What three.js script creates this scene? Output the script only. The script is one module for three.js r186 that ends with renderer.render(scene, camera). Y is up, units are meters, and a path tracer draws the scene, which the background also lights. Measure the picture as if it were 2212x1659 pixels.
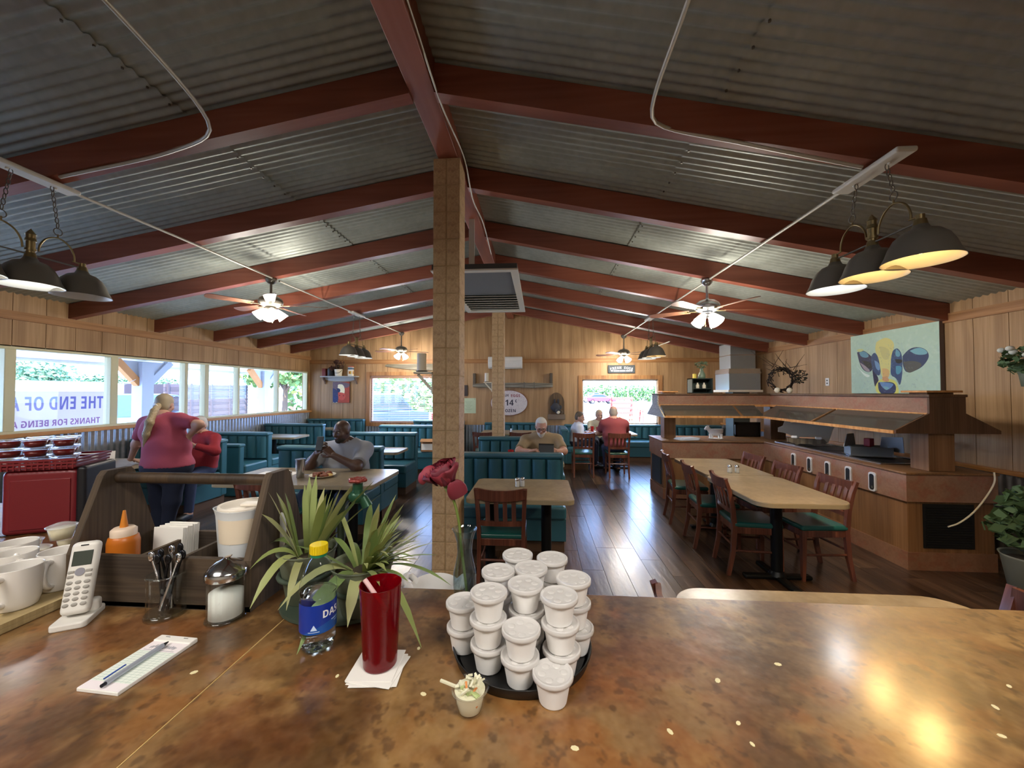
import * as THREE from 'three';
import { RoundedBoxGeometry } from 'three/addons/geometries/RoundedBoxGeometry.js';
import { mergeGeometries, mergeVertices, toCreasedNormals } from 'three/addons/utils/BufferGeometryUtils.js';
import { RectAreaLightUniformsLib } from 'three/addons/lights/RectAreaLightUniformsLib.js';
RectAreaLightUniformsLib.init();

// ---------- camera, sky, sun, exposure ----------
const scene = new THREE.Scene();
const camera = new THREE.PerspectiveCamera(90, 2212 / 1659, 0.05, 200);
camera.rotation.order = 'YXZ';
camera.position.set(0, 1.62, 0);
camera.rotation.set(THREE.MathUtils.degToRad(1.21), THREE.MathUtils.degToRad(4.07), 0);
scene.add(camera);
const renderer = new THREE.WebGLRenderer({ antialias: true });
renderer.toneMapping = THREE.LinearToneMapping;
renderer.toneMappingExposure = 1.62;
renderer.shadowMap.enabled = true;
scene.background = new THREE.Color().setRGB(3.8, 6.4, 12.5);
const sun = new THREE.DirectionalLight(new THREE.Color().setRGB(1, 0.95, 0.86), 20);
sun.position.set(9, 26, 12); sun.target.position.set(0, 0, -6);
sun.castShadow = true; sun.shadow.radius = 1;
Object.assign(sun.shadow.camera, { left: -45, right: 45, top: 45, bottom: -45, near: 1, far: 120 });
scene.add(sun, sun.target);
const KITCHEN = 14;                                        // radiance of the fluorescent panels behind the counter

// ---------- random, noise, textures ----------
let seed = 7;
function rnd() { seed = (seed * 1664525 + 1013904223) >>> 0; return seed / 4294967296; }
const rr = (a, b) => a + (b - a) * rnd();
function hash(x, y, s) { let h = (x * 374761393 + y * 668265263 + s * 974634777) | 0; h = Math.imul(h ^ (h >>> 13), 1274126177); return ((h ^ (h >>> 16)) >>> 0) / 4294967296; }
function vnoise(x, y, px, py, s) {
  const xi = Math.floor(x), yi = Math.floor(y), fx = x - xi, fy = y - yi, u = fx * fx * (3 - 2 * fx), v = fy * fy * (3 - 2 * fy);
  const m = (a, n) => ((a % n) + n) % n, x0 = m(xi, px), x1 = m(xi + 1, px), y0 = m(yi, py), y1 = m(yi + 1, py);
  const a = hash(x0, y0, s), b = hash(x1, y0, s), c = hash(x0, y1, s), d = hash(x1, y1, s);
  return a + (b - a) * u + (c - a) * v + (a - b - c + d) * u * v;
}
function fbm(u, v, fx, fy, oct, s) { let t = 0, a = 0.5, n = 0; for (let i = 0; i < oct; i++) { t += a * vnoise(u * fx, v * fy, fx, fy, s + i * 17); n += a; a *= 0.5; fx *= 2; fy *= 2; } return t / n; }
const lerp = (a, b, t) => a + (b - a) * t, clamp = (t, a = 0, b = 1) => Math.min(b, Math.max(a, t)), sstep = (a, b, t) => { t = clamp((t - a) / (b - a)); return t * t * (3 - 2 * t); };
const mix3 = (a, b, t) => [lerp(a[0], b[0], t), lerp(a[1], b[1], t), lerp(a[2], b[2], t)];
function tex(w, h, size, fn, srgb = true) {            // size: metres covered by one tile [x, y]
  const d = new Uint8Array(w * h * 4);
  for (let j = 0; j < h; j++) for (let i = 0; i < w; i++) { const c = fn((i + 0.5) / w, (j + 0.5) / h); const k = (j * w + i) * 4; const g = Array.isArray(c) ? c : [c, c, c]; d[k] = clamp(g[0], 0, 255); d[k + 1] = clamp(g[1], 0, 255); d[k + 2] = clamp(g[2], 0, 255); d[k + 3] = 255; }
  const t = new THREE.DataTexture(d, w, h); t.wrapS = t.wrapT = THREE.RepeatWrapping; t.magFilter = THREE.LinearFilter; t.minFilter = THREE.LinearMipmapLinearFilter; t.generateMipmaps = true;
  if (srgb) t.colorSpace = THREE.SRGBColorSpace;
  t.repeat.set(1 / size[0], 1 / size[1]); t.needsUpdate = true; return t;
}
function canvasTex(w, h, draw) {
  const c = document.createElement('canvas'); c.width = w; c.height = h; const g = c.getContext('2d'); draw(g, w, h);
  const t = new THREE.CanvasTexture(c); t.colorSpace = THREE.SRGBColorSpace; return t;
}
function mat(color, rough = 0.6, metal = 0, o = {}) { const P = o.clearcoat || o.transmission || o.sheen || o.ior; return new (P ? THREE.MeshPhysicalMaterial : THREE.MeshStandardMaterial)({ color, roughness: rough, metalness: metal, ...o }); }

// ---------- geometry helpers ----------
const V = (x, y, z) => new THREE.Vector3(x, y, z);
function put(g, x = 0, y = 0, z = 0, rx = 0, ry = 0, rz = 0) { if (rx || ry || rz) g.applyMatrix4(new THREE.Matrix4().makeRotationFromEuler(new THREE.Euler(rx, ry, rz, 'YXZ'))); return g.translate(x, y, z); }
const box = (w, h, d, x, y, z, rx, ry, rz) => put(new THREE.BoxGeometry(w, h, d), x, y, z, rx, ry, rz);
const rbox = (w, h, d, r, x, y, z, rx, ry, rz, seg = 2) => put(new RoundedBoxGeometry(w, h, d, seg, Math.min(r, w / 2.01, h / 2.01, d / 2.01)), x, y, z, rx, ry, rz);
const span = (x0, x1, y0, y1, z0, z1) => box(x1 - x0, y1 - y0, z1 - z0, (x0 + x1) / 2, (y0 + y1) / 2, (z0 + z1) / 2);
const rspan = (x0, x1, y0, y1, z0, z1, r = 0.01) => rbox(x1 - x0, y1 - y0, z1 - z0, r, (x0 + x1) / 2, (y0 + y1) / 2, (z0 + z1) / 2);
const cyl = (r0, r1, h, x = 0, y = 0, z = 0, rx, ry, rz, n = 24) => put(new THREE.CylinderGeometry(r1, r0, h, n), x, y, z, rx, ry, rz);   // r0 bottom, r1 top
const ball = (r, x, y, z, sx = 1, sy = 1, sz = 1, n = 16) => put(new THREE.SphereGeometry(r, n, Math.max(8, n * 0.7 | 0)).scale(sx, sy, sz), x, y, z);
const lathe = (pts, n = 32, x = 0, y = 0, z = 0) => put(new THREE.LatheGeometry(pts.map((p) => new THREE.Vector2(p[0], p[1])), n), x, y, z);
const tube = (pts, r, n = 8, seg, closed = false) => new THREE.TubeGeometry(new THREE.CatmullRomCurve3(pts.map((p) => Array.isArray(p) ? V(...p) : p), closed, 'centripetal'), seg || Math.max(6, pts.length * 5), r, n, closed);
function rod(a, b, r, n = 10, r2 = r) { a = V(...a); b = V(...b); const d = b.clone().sub(a), g = new THREE.CylinderGeometry(r2, r, d.length(), n); g.applyQuaternion(new THREE.Quaternion().setFromUnitVectors(V(0, 1, 0), d.clone().normalize())); return g.translate((a.x + b.x) / 2, (a.y + b.y) / 2, (a.z + b.z) / 2); }
function bar(a, b, w, t, up = [0, 0, 1]) {                // square bar from a to b: w across, t along "up"
  a = V(...a); b = V(...b); const y = b.clone().sub(a), L = y.length(); y.normalize(); const x = y.clone().cross(V(...up)).normalize(), z = x.clone().cross(y);
  const g = new THREE.BoxGeometry(w, L, t); g.applyMatrix4(new THREE.Matrix4().makeBasis(x, y, z)); return g.translate((a.x + b.x) / 2, (a.y + b.y) / 2, (a.z + b.z) / 2);
}
function poly(pts) { const s = new THREE.Shape(); pts.forEach((p, i) => i ? s.lineTo(p[0], p[1]) : s.moveTo(p[0], p[1])); s.closePath(); return s; }
function ext(shape, depth, bevel = 0, curve = 8) { return new THREE.ExtrudeGeometry(shape, { depth, bevelEnabled: bevel > 0, bevelThickness: bevel, bevelSize: bevel, bevelOffset: -bevel, bevelSegments: 2, curveSegments: curve }); }
function rrect(w, h, r, x = 0, y = 0) { const s = new THREE.Shape(), a = x - w / 2, b = y - h / 2; s.moveTo(a + r, b); s.lineTo(a + w - r, b); s.absarc(a + w - r, b + r, r, -Math.PI / 2, 0); s.lineTo(a + w, b + h - r); s.absarc(a + w - r, b + h - r, r, 0, Math.PI / 2); s.lineTo(a + r, b + h); s.absarc(a + r, b + h - r, r, Math.PI / 2, Math.PI); s.lineTo(a, b + r); s.absarc(a + r, b + r, r, Math.PI, Math.PI * 1.5); return s; }
function sweep(pts, ws, ts, up = [1, 0, 0]) {             // rectangular section along a polyline; ws across (along up), ts the other way
  const P = pts.map((p) => V(...p)), U = V(...up), n = P.length, pos = [], idx = [];
  for (let i = 0; i < n; i++) { const d = P[Math.min(i + 1, n - 1)].clone().sub(P[Math.max(i - 1, 0)]).normalize(), x = U.clone().addScaledVector(d, -U.dot(d)).normalize(), z = x.clone().cross(d); const w = (ws.length ? ws[i] : ws) / 2, t = (ts.length ? ts[i] : ts) / 2; for (const [a, b] of [[1, 1], [-1, 1], [-1, -1], [1, -1]]) { const q = P[i].clone().addScaledVector(x, a * w).addScaledVector(z, b * t); pos.push(q.x, q.y, q.z); } }
  for (let i = 0; i < n - 1; i++) for (let k = 0; k < 4; k++) { const a = i * 4 + k, b = i * 4 + (k + 1) % 4; idx.push(a, b, b + 4, a, b + 4, a + 4); }
  const e = (n - 1) * 4; idx.push(0, 2, 1, 0, 3, 2, e, e + 1, e + 2, e, e + 2, e + 3);
  let g = new THREE.BufferGeometry(); g.setAttribute('position', new THREE.Float32BufferAttribute(pos, 3)); g.setIndex(idx); g = toCreasedNormals(g, 0.7); g.setAttribute('uv', new THREE.Float32BufferAttribute(new Float32Array(g.attributes.position.count * 2), 2)); return g;
}
function ribbon(pts, ws, side, fold = 0) {                // a leaf: width ws along side, two strips with a fold
  const P = pts.map((p) => V(...p)), n = P.length, pos = [], idx = [];
  for (let i = 0; i < n; i++) { const d = P[Math.min(i + 1, n - 1)].clone().sub(P[Math.max(i - 1, 0)]).normalize(), x = V(...side).addScaledVector(d, -V(...side).dot(d)).normalize(), z = x.clone().cross(d); for (const a of [-1, 0, 1]) { const q = P[i].clone().addScaledVector(x, a * ws[i] / 2).addScaledVector(z, a === 0 ? 0 : fold * ws[i]); pos.push(q.x, q.y, q.z); } }
  for (let i = 0; i < n - 1; i++) for (let k = 0; k < 2; k++) { const a = i * 3 + k; idx.push(a, a + 1, a + 4, a, a + 4, a + 3); }
  const g = new THREE.BufferGeometry(); g.setAttribute('position', new THREE.Float32BufferAttribute(pos, 3)); g.setIndex(idx); g.computeVertexNormals(); g.setAttribute('uv', new THREE.Float32BufferAttribute(new Float32Array(n * 6), 2)); return g;
}
function boxUV(g, swap) { const p = g.attributes.position, n = g.attributes.normal, uv = new Float32Array(p.count * 2); for (let i = 0; i < p.count; i++) { const ax = Math.abs(n.getX(i)), ay = Math.abs(n.getY(i)), az = Math.abs(n.getZ(i)); let a, b; if (ay >= ax && ay >= az) { a = p.getX(i); b = p.getZ(i); } else if (ax >= az) { a = p.getZ(i); b = p.getY(i); } else { a = p.getX(i); b = p.getY(i); } uv[i * 2] = swap ? b : a; uv[i * 2 + 1] = swap ? a : b; } g.setAttribute('uv', new THREE.BufferAttribute(uv, 2)); return g; }
function join(list) {
  list = (Array.isArray(list) ? list.flat(9) : [list]).map((g) => { g = g.index ? g.toNonIndexed() : g; for (const k of Object.keys(g.attributes)) if (!['position', 'normal', 'uv', 'color'].includes(k)) g.deleteAttribute(k); return g; });
  return list.length === 1 ? list[0] : mergeGeometries(list, false);
}
const names = new Map();
function numbered(name) { const n = names.get(name) ?? 0; names.set(name, n + 1); return n ? name + '_' + String(n).padStart(3, '0') : name; }
function obj(name, list, material, parent = scene, o = {}) {
  let g = list.isBufferGeometry && o.shared ? list : join(list);
  if (!o.shared && !o.keepUV) boxUV(g, o.swap);
  const m = new THREE.Mesh(g, material); m.name = parent === scene ? numbered(name) : name; m.castShadow = m.receiveShadow = true;
  if (o.at) m.position.set(...o.at); if (o.turn) m.rotation.y = o.turn; if (o.label) m.userData.label = o.label;
  parent.add(m); return m;
}
function tag(o, label, category, group) { o.userData.label = label; o.userData.category = category; if (group) o.userData.group = group; return o; }
function thing(name, label, category, [x, y, z] = [0, 0, 0], turn = 0, group) { const o = new THREE.Group(); o.name = numbered(name); scene.add(o); o.position.set(x, y, z); o.rotation.y = turn; return tag(o, label, category, group); }
function struct(name, list, m, o = {}) { const r = list ? obj(name, list, m, scene, o) : new THREE.Group(); if (!list) { r.name = name; scene.add(r); } r.userData.kind = 'structure'; r.userData.label = o.label; return r; }
function dup(root, [x, y, z], turn, label, group) { const r = root.clone(); r.name = numbered(root.name.replace(/_\d{3}$/, '')); r.userData = { ...root.userData }; scene.add(r); r.position.set(x, y, z); r.rotation.set(0, turn, 0); if (label) r.userData.label = label; if (group) r.userData.group = group; return r; }
const shared = (list, swap) => boxUV(join(list), swap);
// ---------- materials ----------
const rgb = (r, g, b) => new THREE.Color().setRGB(r, g, b);
const M = {};
function woodTex(w, h, size, c0, c1, c2, s, fx = 24, fy = 2) {
  return tex(w, h, size, (u, v) => { const warp = fbm(u, v, 3, 2, 3, s + 50) * 0.12, g = fbm(u + warp, v, fx, fy, 4, s), f = fbm(u, v, fx * 8, fy * 2, 2, s + 9), k = fbm(u, v, 3, 2, 3, s + 31); let c = mix3(c0, c1, sstep(0.25, 0.75, g)); c = mix3(c, c2, sstep(0.5, 0.9, k) * 0.6); const d = (f - 0.5) * 26; return [c[0] + d, c[1] + d, c[2] + d]; });
}
const tPanel = woodTex(512, 512, [1.22, 2.4], [158, 122, 82], [180, 144, 102], [138, 102, 66], 11, 26, 2);
M.panel = mat(0xffffff, 0.62, 0, { map: tPanel });
M.panelDim = M.panel;
const tTrim = woodTex(256, 256, [0.4, 1.4], [150, 104, 60], [172, 124, 76], [120, 80, 44], 15, 10, 2);
M.trim = mat(0xffffff, 0.6, 0, { map: tTrim });
M.pine = mat(0xffffff, 0.55, 0, { map: woodTex(256, 256, [0.3, 1.2], [186, 128, 68], [206, 150, 90], [150, 96, 46], 21, 10, 2) });
M.brownWood = mat(0xffffff, 0.5, 0, { map: woodTex(512, 512, [1.2, 2.2], [106, 74, 44], [126, 90, 56], [86, 58, 34], 27, 20, 2) });
M.darkBoard = mat(0xffffff, 0.55, 0, { map: woodTex(256, 256, [0.8, 1.4], [84, 58, 36], [98, 68, 44], [66, 44, 28], 28, 14, 2) });
M.greyWood = mat(0xffffff, 0.85, 0, { map: woodTex(256, 256, [0.3, 1.0], [104, 98, 84], [142, 136, 120], [78, 70, 58], 33, 14, 2) });
const floorC = [[[44, 32, 25], [74, 55, 42], [34, 24, 19]], [[52, 38, 29], [82, 61, 46], [40, 29, 22]], [[38, 27, 21], [64, 47, 36], [30, 21, 17]], [[58, 43, 33], [90, 68, 51], [46, 33, 25]]];
M.floor = floorC.map((c, i) => mat(0xffffff, 0.28, 0, { map: woodTex(256, 512, [0.4, 1.6], c[0], c[1], c[2], 40 + i * 7, 12, 3), bumpMap: i === 0 ? null : null, clearcoat: 0.4, clearcoatRoughness: 0.22 }));
const tFloorBump = tex(256, 256, [0.5, 1.1], (u, v) => 255 * fbm(u, v, 14, 7, 4, 77), false);
M.floor.forEach((m) => { m.bumpMap = tFloorBump; m.bumpScale = 0.0018; });
M.rafter = mat(0xffffff, 0.42, 0, { map: woodTex(256, 512, [1.0, 2.5], [122, 66, 48], [146, 82, 60], [100, 52, 38], 61, 4, 2) });
const tCeil = tex(512, 512, [2.2, 2.2], (u, v) => { const g = fbm(u, v, 6, 6, 4, 71), f = fbm(u, v, 60, 60, 2, 72); const c = mix3([158, 163, 153], [180, 186, 177], g); const d = (f - 0.5) * 18; return [c[0] + d, c[1] + d, c[2] + d]; });
M.ceiling = mat(0xffffff, 0.46, 0.28, { map: tCeil });
const tGalv = tex(256, 256, [0.6, 0.6], (u, v) => { const g = fbm(u, v, 20, 20, 3, 81), k = fbm(u, v, 5, 5, 3, 85); return mix3([150, 156, 162], [196, 200, 204], clamp(g * 0.6 + k * 0.5)); });
M.galv = mat(0xffffff, 0.34, 0.85, { map: tGalv });
M.duct = mat(0x9fa8ab, 0.36, 0.6);
const tBlock = tex(512, 512, [0.8, 0.8], (u, v) => { const k = fbm(u, v, 5, 5, 4, 91), f = fbm(u, v, 70, 70, 2, 95), p = fbm(u, v, 30, 30, 3, 97); let c = mix3([164, 132, 94], [196, 164, 122], sstep(0.3, 0.7, k)); c = mix3(c, [122, 92, 62], sstep(0.6, 0.85, p) * 0.28); const d = (f - 0.5) * 30; return [c[0] + d, c[1] + d, c[2] + d]; });
M.block = mat(0xffffff, 0.7, 0, { map: tBlock, bumpMap: tex(256, 256, [0.4, 0.4], (u, v) => 255 * fbm(u, v, 24, 24, 4, 99), false), bumpScale: 0.002 });
M.mortar = mat(0xb59a6e, 0.9);
// counter: mottled rust-and-copper laminate
const tCounter = tex(1024, 1024, [1.1, 1.1], (u, v) => {
  const w1 = fbm(u, v, 4, 4, 4, 101), a = fbm(u + w1 * 0.2, v + w1 * 0.15, 7, 7, 5, 103), b = fbm(u, v + w1 * 0.1, 16, 16, 4, 107), c = fbm(u, v, 64, 64, 3, 109), e = fbm(u, v, 3, 3, 3, 113), q = fbm(u, v, 110, 110, 2, 117);
  let k = mix3([92, 64, 36], [138, 104, 64], sstep(0.3, 0.68, a));
  k = mix3(k, [150, 92, 42], sstep(0.46, 0.75, b) * 0.6 * sstep(0.3, 0.6, e)); k = mix3(k, [168, 132, 82], sstep(0.5, 0.8, fbm(u + 0.3, v + w1 * 0.2, 14, 14, 5, 121)) * 0.7); k = mix3(k, [62, 42, 26], sstep(0.56, 0.8, c) * 0.45);
  k = mix3(k, [110, 60, 30], sstep(0.45, 0.8, fbm(u, v + 0.4, 9, 9, 5, 131)) * 0.5);
  const d = (q - 0.5) * 22; return [k[0] + d, k[1] + d, k[2] + d];
});
M.counter = mat(0xffffff, 0.36, 0, { map: tCounter, bumpMap: tex(512, 512, [0.7, 0.7], (u, v) => 255 * fbm(u, v, 18, 18, 4, 141), false), bumpScale: 0.0012, clearcoat: 0.55, clearcoatRoughness: 0.17 });
M.copper = mat(0xffffff, 0.45, 0.0, { map: tex(256, 256, [0.9, 0.9], (u, v) => { const a = fbm(u, v, 5, 5, 4, 151), b = fbm(u, v, 14, 14, 3, 155); let k = mix3([126, 94, 74], [154, 118, 96], a); k = mix3(k, [140, 86, 64], sstep(0.5, 0.75, b) * 0.5); const d = (fbm(u, v, 60, 60, 2, 157) - 0.5) * 16; return [k[0] + d, k[1] + d, k[2] + d]; }) });
M.table = mat(0xffffff, 0.28, 0, { map: tex(512, 512, [0.9, 0.9], (u, v) => { const a = fbm(u, v, 8, 8, 5, 161), b = fbm(u, v, 40, 40, 3, 165); const k = mix3([122, 108, 86], [156, 140, 112], a); const d = (b - 0.5) * 24; return [k[0] + d, k[1] + d, k[2] + d]; }) });
M.tableEdge = mat(0x8f8268, 0.45);
const tVinyl = tex(256, 256, [0.12, 0.12], (u, v) => 255 * fbm(u, v, 40, 40, 2, 171), false);
M.vinyl = mat(rgb(0.026, 0.112, 0.148), 0.36, 0, { bumpMap: tVinyl, bumpScale: 0.0006, clearcoat: 0.2, clearcoatRoughness: 0.35 });
M.seatVinyl = mat(rgb(0.008, 0.085, 0.075), 0.3, 0, { clearcoat: 0.3, clearcoatRoughness: 0.2 });
M.chairWood = mat(0xffffff, 0.34, 0, { map: woodTex(256, 256, [0.2, 0.8], [86, 47, 34], [110, 64, 47], [70, 38, 28], 181, 10, 2), clearcoat: 0.3, clearcoatRoughness: 0.2 });
M.black = mat(0x141414, 0.45); M.blackMetal = mat(0x17191b, 0.4, 0.6); M.dark = mat(0x0b0b0c, 0.6);
M.kick = mat(0x5a4330, 0.7);
M.white = mat(0xe8e6e0, 0.5); M.cream = mat(0xe9e0c8, 0.55); M.chrome = mat(0xd8d8da, 0.14, 1); M.steel = mat(0xb9bcc0, 0.26, 1); M.brass = mat(0x8a7a55, 0.35, 0.9); M.pewter = mat(0x6f6a60, 0.4, 0.45);
M.whitePaint = mat(0xd9d5c8, 0.6); M.foam = mat(0xf1eeea, 0.55); M.paper = mat(0xece8e0, 0.85);
M.glass = mat(0xf4f8f7, 0.05, 0, { transmission: 1, ior: 1.7 });                                  // thin pane
M.pane = mat(0xffffff, 0.0, 0, { transmission: 1, ior: 1.3 });
M.plastic = mat(0xffffff, 0.12, 0, { transmission: 1, ior: 1.2 });
M.pvc = mat(0xcdc9bb, 0.45, 0.3);
// ---------- the room ----------
const XL = -6.08, XR = 4.5, ZB = -9.8, ZF = 3.0, RX = -0.73, RY = 3.70, SL = 0.1735, SR = 0.21;
const deckY = (x) => x < RX ? RY - (RX - x) * SL : RY - (x - RX) * SR;
// floor: sub-floor with planks laid along z
const floor = struct('floor', span(XL - 0.15, XR + 0.15, -0.14, -0.012, ZB - 0.15, ZF + 0.15), M.dark, { label: 'dark brown wood plank floor' });
{
  const W = 0.196, L = 1.52, gap = 0.003, list = [];
  const n = Math.ceil((XR - XL) / W);
  for (let i = 0; i < n; i++) { const off = (hash(i, 3, 5) * L); for (let z = ZB - off; z < ZF; z += L) { const z0 = Math.max(z, ZB), z1 = Math.min(z + L, ZF), x0 = XL + i * W, x1 = Math.min(x0 + W, XR); if (z1 - z0 < 0.02) continue; list.push([x0, x1, z0, z1]); } }
  const inView = (p) => { const x = (p[0] + p[1]) / 2, z = (p[2] + p[3]) / 2; return z < -1.3 && z > -9 && Math.abs(x / z) < 1.45; };
  const vis = list.filter(inView).sort((a, b) => Math.hypot(a[0] * 0.7, a[2]) - Math.hypot(b[0] * 0.7, b[2])).slice(0, 290), set = new Set(vis);
  const full = shared(box(W - gap, 0.012, L - gap));
  for (const p of vis) { const w = p[1] - p[0], l = p[3] - p[2], k = (hash((p[0] * 100) | 0, (p[2] * 100) | 0, 1) * 4) | 0; const g = Math.abs(l - L) < 0.01 && Math.abs(w - W) < 0.01 ? full : shared(box(w - gap, 0.012, l - gap)); obj('plank', g, M.floor[k], floor, { shared: true, at: [(p[0] + p[1]) / 2, -0.006, (p[2] + p[3]) / 2] }); }
  for (let k = 0; k < 4; k++) { const rest = list.filter((p, i) => !set.has(p) && i % 4 === k).map((p) => box(p[1] - p[0] - gap, 0.012, p[3] - p[2] - gap, (p[0] + p[1]) / 2, -0.006, (p[2] + p[3]) / 2)); const o = obj('planks', rest, M.floor[k], floor); o.userData.kind = 'stuff'; }
}
// ceiling: roof deck, corrugated sheets, rafters, ridge beam
const slab = (x0, x1) => { const g = ext(poly([[x0, deckY(x0) + 0.03], [x1, deckY(x1) + 0.03], [x1, deckY(x1) + 0.15], [x0, deckY(x0) + 0.15]]), ZF - ZB + 0.3); return g.translate(0, 0, ZB - 0.15); };
const ceiling = struct('ceiling', [slab(XL - 0.15, RX), slab(RX, XR + 0.15)], M.dark, { label: 'grey corrugated metal gable ceiling on red-brown rafters' });
{
  const pitch = 0.068, waves = 12, W = pitch * waves, amp = 0.0085, per = 8;
  function corr(x0, x1, dy) { const pos = [], idx = [], n = waves * per; for (let j = 0; j <= n; j++) for (const x of [x0, x1]) pos.push(x, deckY(x) + dy + amp * Math.cos(j / per * Math.PI * 2), -j / n * W); for (let j = 0; j < n; j++) { const a = j * 2; idx.push(a, a + 1, a + 3, a, a + 3, a + 2); } const g = new THREE.BufferGeometry(); g.setAttribute('position', new THREE.Float32BufferAttribute(pos, 3)); g.setIndex(idx); g.computeVertexNormals(); g.setAttribute('uv', new THREE.Float32BufferAttribute(new Float32Array(pos.length / 3 * 2), 2)); return boxUV(g); }
  const kinds = [corr(XL, -2.28, -0.002), corr(-2.4, RX, 0.006), corr(RX, 1.15, 0.006), corr(1.03, XR, -0.002)];
  const sc = [[-2.30, -2.36], [1.05, 1.11]].map((xs) => { const l = []; for (let j = 0; j < 12; j += 2) l.push(cyl(0.007, 0.007, 0.01, xs[0], deckY(xs[0]) - 0.014, -(j + 0.5) * pitch, 0, 0, 0, 6)); return shared(l); });
  for (let z = ZF; z > ZB; z -= W) kinds.forEach((g, i) => { if (z - W < ZB - 0.5) return; const s = obj('metal_sheet', g, M.ceiling, ceiling, { shared: true, at: [0, 0, z] }); if (i === 0 || i === 3) obj('screws', sc[i === 0 ? 0 : 1], M.pewter, s, { shared: true }).userData.kind = 'stuff'; });
  const rafter = (x0, x1) => shared(ext(poly([[x0, deckY(x0) - 0.012], [x1, deckY(x1) - 0.012], [x1, deckY(x1) - 0.2], [x0, deckY(x0) - 0.2]]), 0.09).translate(0, 0, -0.09), true);
  const gl = rafter(XL, RX - 0.08), gr = rafter(RX + 0.08, XR);
  for (let k = -6; k <= 4; k++) { const z = -4.53 - 1.112 * k; if (z > ZF - 0.2) continue; obj('rafter', gl, M.rafter, ceiling, { shared: true, at: [0, 0, z] }); obj('rafter', gr, M.rafter, ceiling, { shared: true, at: [0, 0, z] }); }
  obj('ridge_beam', rspan(RX - 0.08, RX + 0.08, 3.5, 3.72, ZB, ZF, 0.006), M.rafter, ceiling);
}
// walls
function corrWall(L, h, pitch = 0.076, amp = 0.009) { const per = 8, n = Math.round(L / pitch) * per, pos = [], idx = []; for (let j = 0; j <= n; j++) for (const y of [0, h]) pos.push(j / n * L, y, amp * Math.cos(j / per * Math.PI * 2)); for (let j = 0; j < n; j++) { const a = j * 2; idx.push(a, a + 3, a + 1, a, a + 2, a + 3); } const g = new THREE.BufferGeometry(); g.setAttribute('position', new THREE.Float32BufferAttribute(pos, 3)); g.setIndex(idx); g.computeVertexNormals(); g.setAttribute('uv', new THREE.Float32BufferAttribute(new Float32Array(pos.length / 3 * 2), 2)); return boxUV(g); }
const SILL = 1.135, WTOP = 2.15, WZ0 = -9.69, WZ1 = -0.4;
{ // left wall with a long ribbon window
  const top = deckY(XL) + 0.02;
  const w = struct('wall_left', [span(XL - 0.15, XL - 0.012, -0.02, SILL - 0.03, ZB - 0.15, ZF + 0.15), span(XL - 0.15, XL - 0.012, WTOP, top, ZB - 0.15, ZF + 0.15), span(XL - 0.15, XL - 0.012, SILL - 0.03, WTOP, ZB - 0.15, WZ0), span(XL - 0.15, XL - 0.012, SILL - 0.03, WTOP, WZ1, ZF + 0.15), span(XL - 0.02, XL, -0.02, top, ZB - 0.15, ZB - 0.012)], M.panel, { label: 'tan panelled side wall with long window band' });
  for (let z = ZB; z < ZF - 0.1; z += 0.305) obj('panel_board', span(XL - 0.012, XL, WTOP, top, z + 0.003, Math.min(z + 0.302, ZF)), M.panel, w);
  obj('panel_board', span(XL - 0.012, XL, SILL, WTOP, ZB, WZ0), M.panel, w);
  obj('rail', span(XL, XL + 0.022, 2.46, 2.56, ZB, ZF), M.trim, w, { swap: true });
  for (let z = ZB + 0.02; z < 2.5; z += 1.3) { const m = obj('metal_sheet', corrWall(Math.min(1.3, ZF - z), 1.09), M.galv, w, { shared: true, at: [XL + 0.012, 0, z], turn: -Math.PI / 2 }); }
  obj('chair_rail', rspan(XL - 0.02, XL + 0.06, SILL - 0.045, SILL, ZB, ZF, 0.006), M.pine, w, { swap: true });
}
{ // left window band
  const w = struct('window_1', null, null, { label: 'long band of fixed panes above the booths' }), x = XL - 0.06, mul = mat(0xd8d3ac, 0.55);
  obj('frame', [span(x - 0.05, x + 0.06, WTOP - 0.03, WTOP + 0.012, WZ0, WZ1), span(x - 0.05, x + 0.06, SILL, SILL + 0.03, WZ0, WZ1)], mul, w);
  const cuts = [-9.69, -8.56, -7.38, -6.63, -6.22, -5.09, -4.0, -2.8, -1.6, -0.4], wide = [0.06, 0.055, 0.05, 0.085, 0.06, 0.1, 0.1, 0.1, 0.1, 0.06];
  cuts.forEach((z, i) => obj('mullion', rspan(x - 0.05, x + 0.06, SILL + 0.03, WTOP - 0.03, z - wide[i] / 2, z + wide[i] / 2, 0.008), mul, w));
  for (let i = 0; i < cuts.length - 1; i++) obj('pane', span(x - 0.003, x + 0.003, SILL + 0.03, WTOP - 0.03, cuts[i] + wide[i] / 2, cuts[i + 1] - wide[i + 1] / 2), M.pane, w);
}
const BW = [[-4.43, -2.4, 0.83, 2.05], [1.085, 2.95, 0.815, 1.94]];
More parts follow.
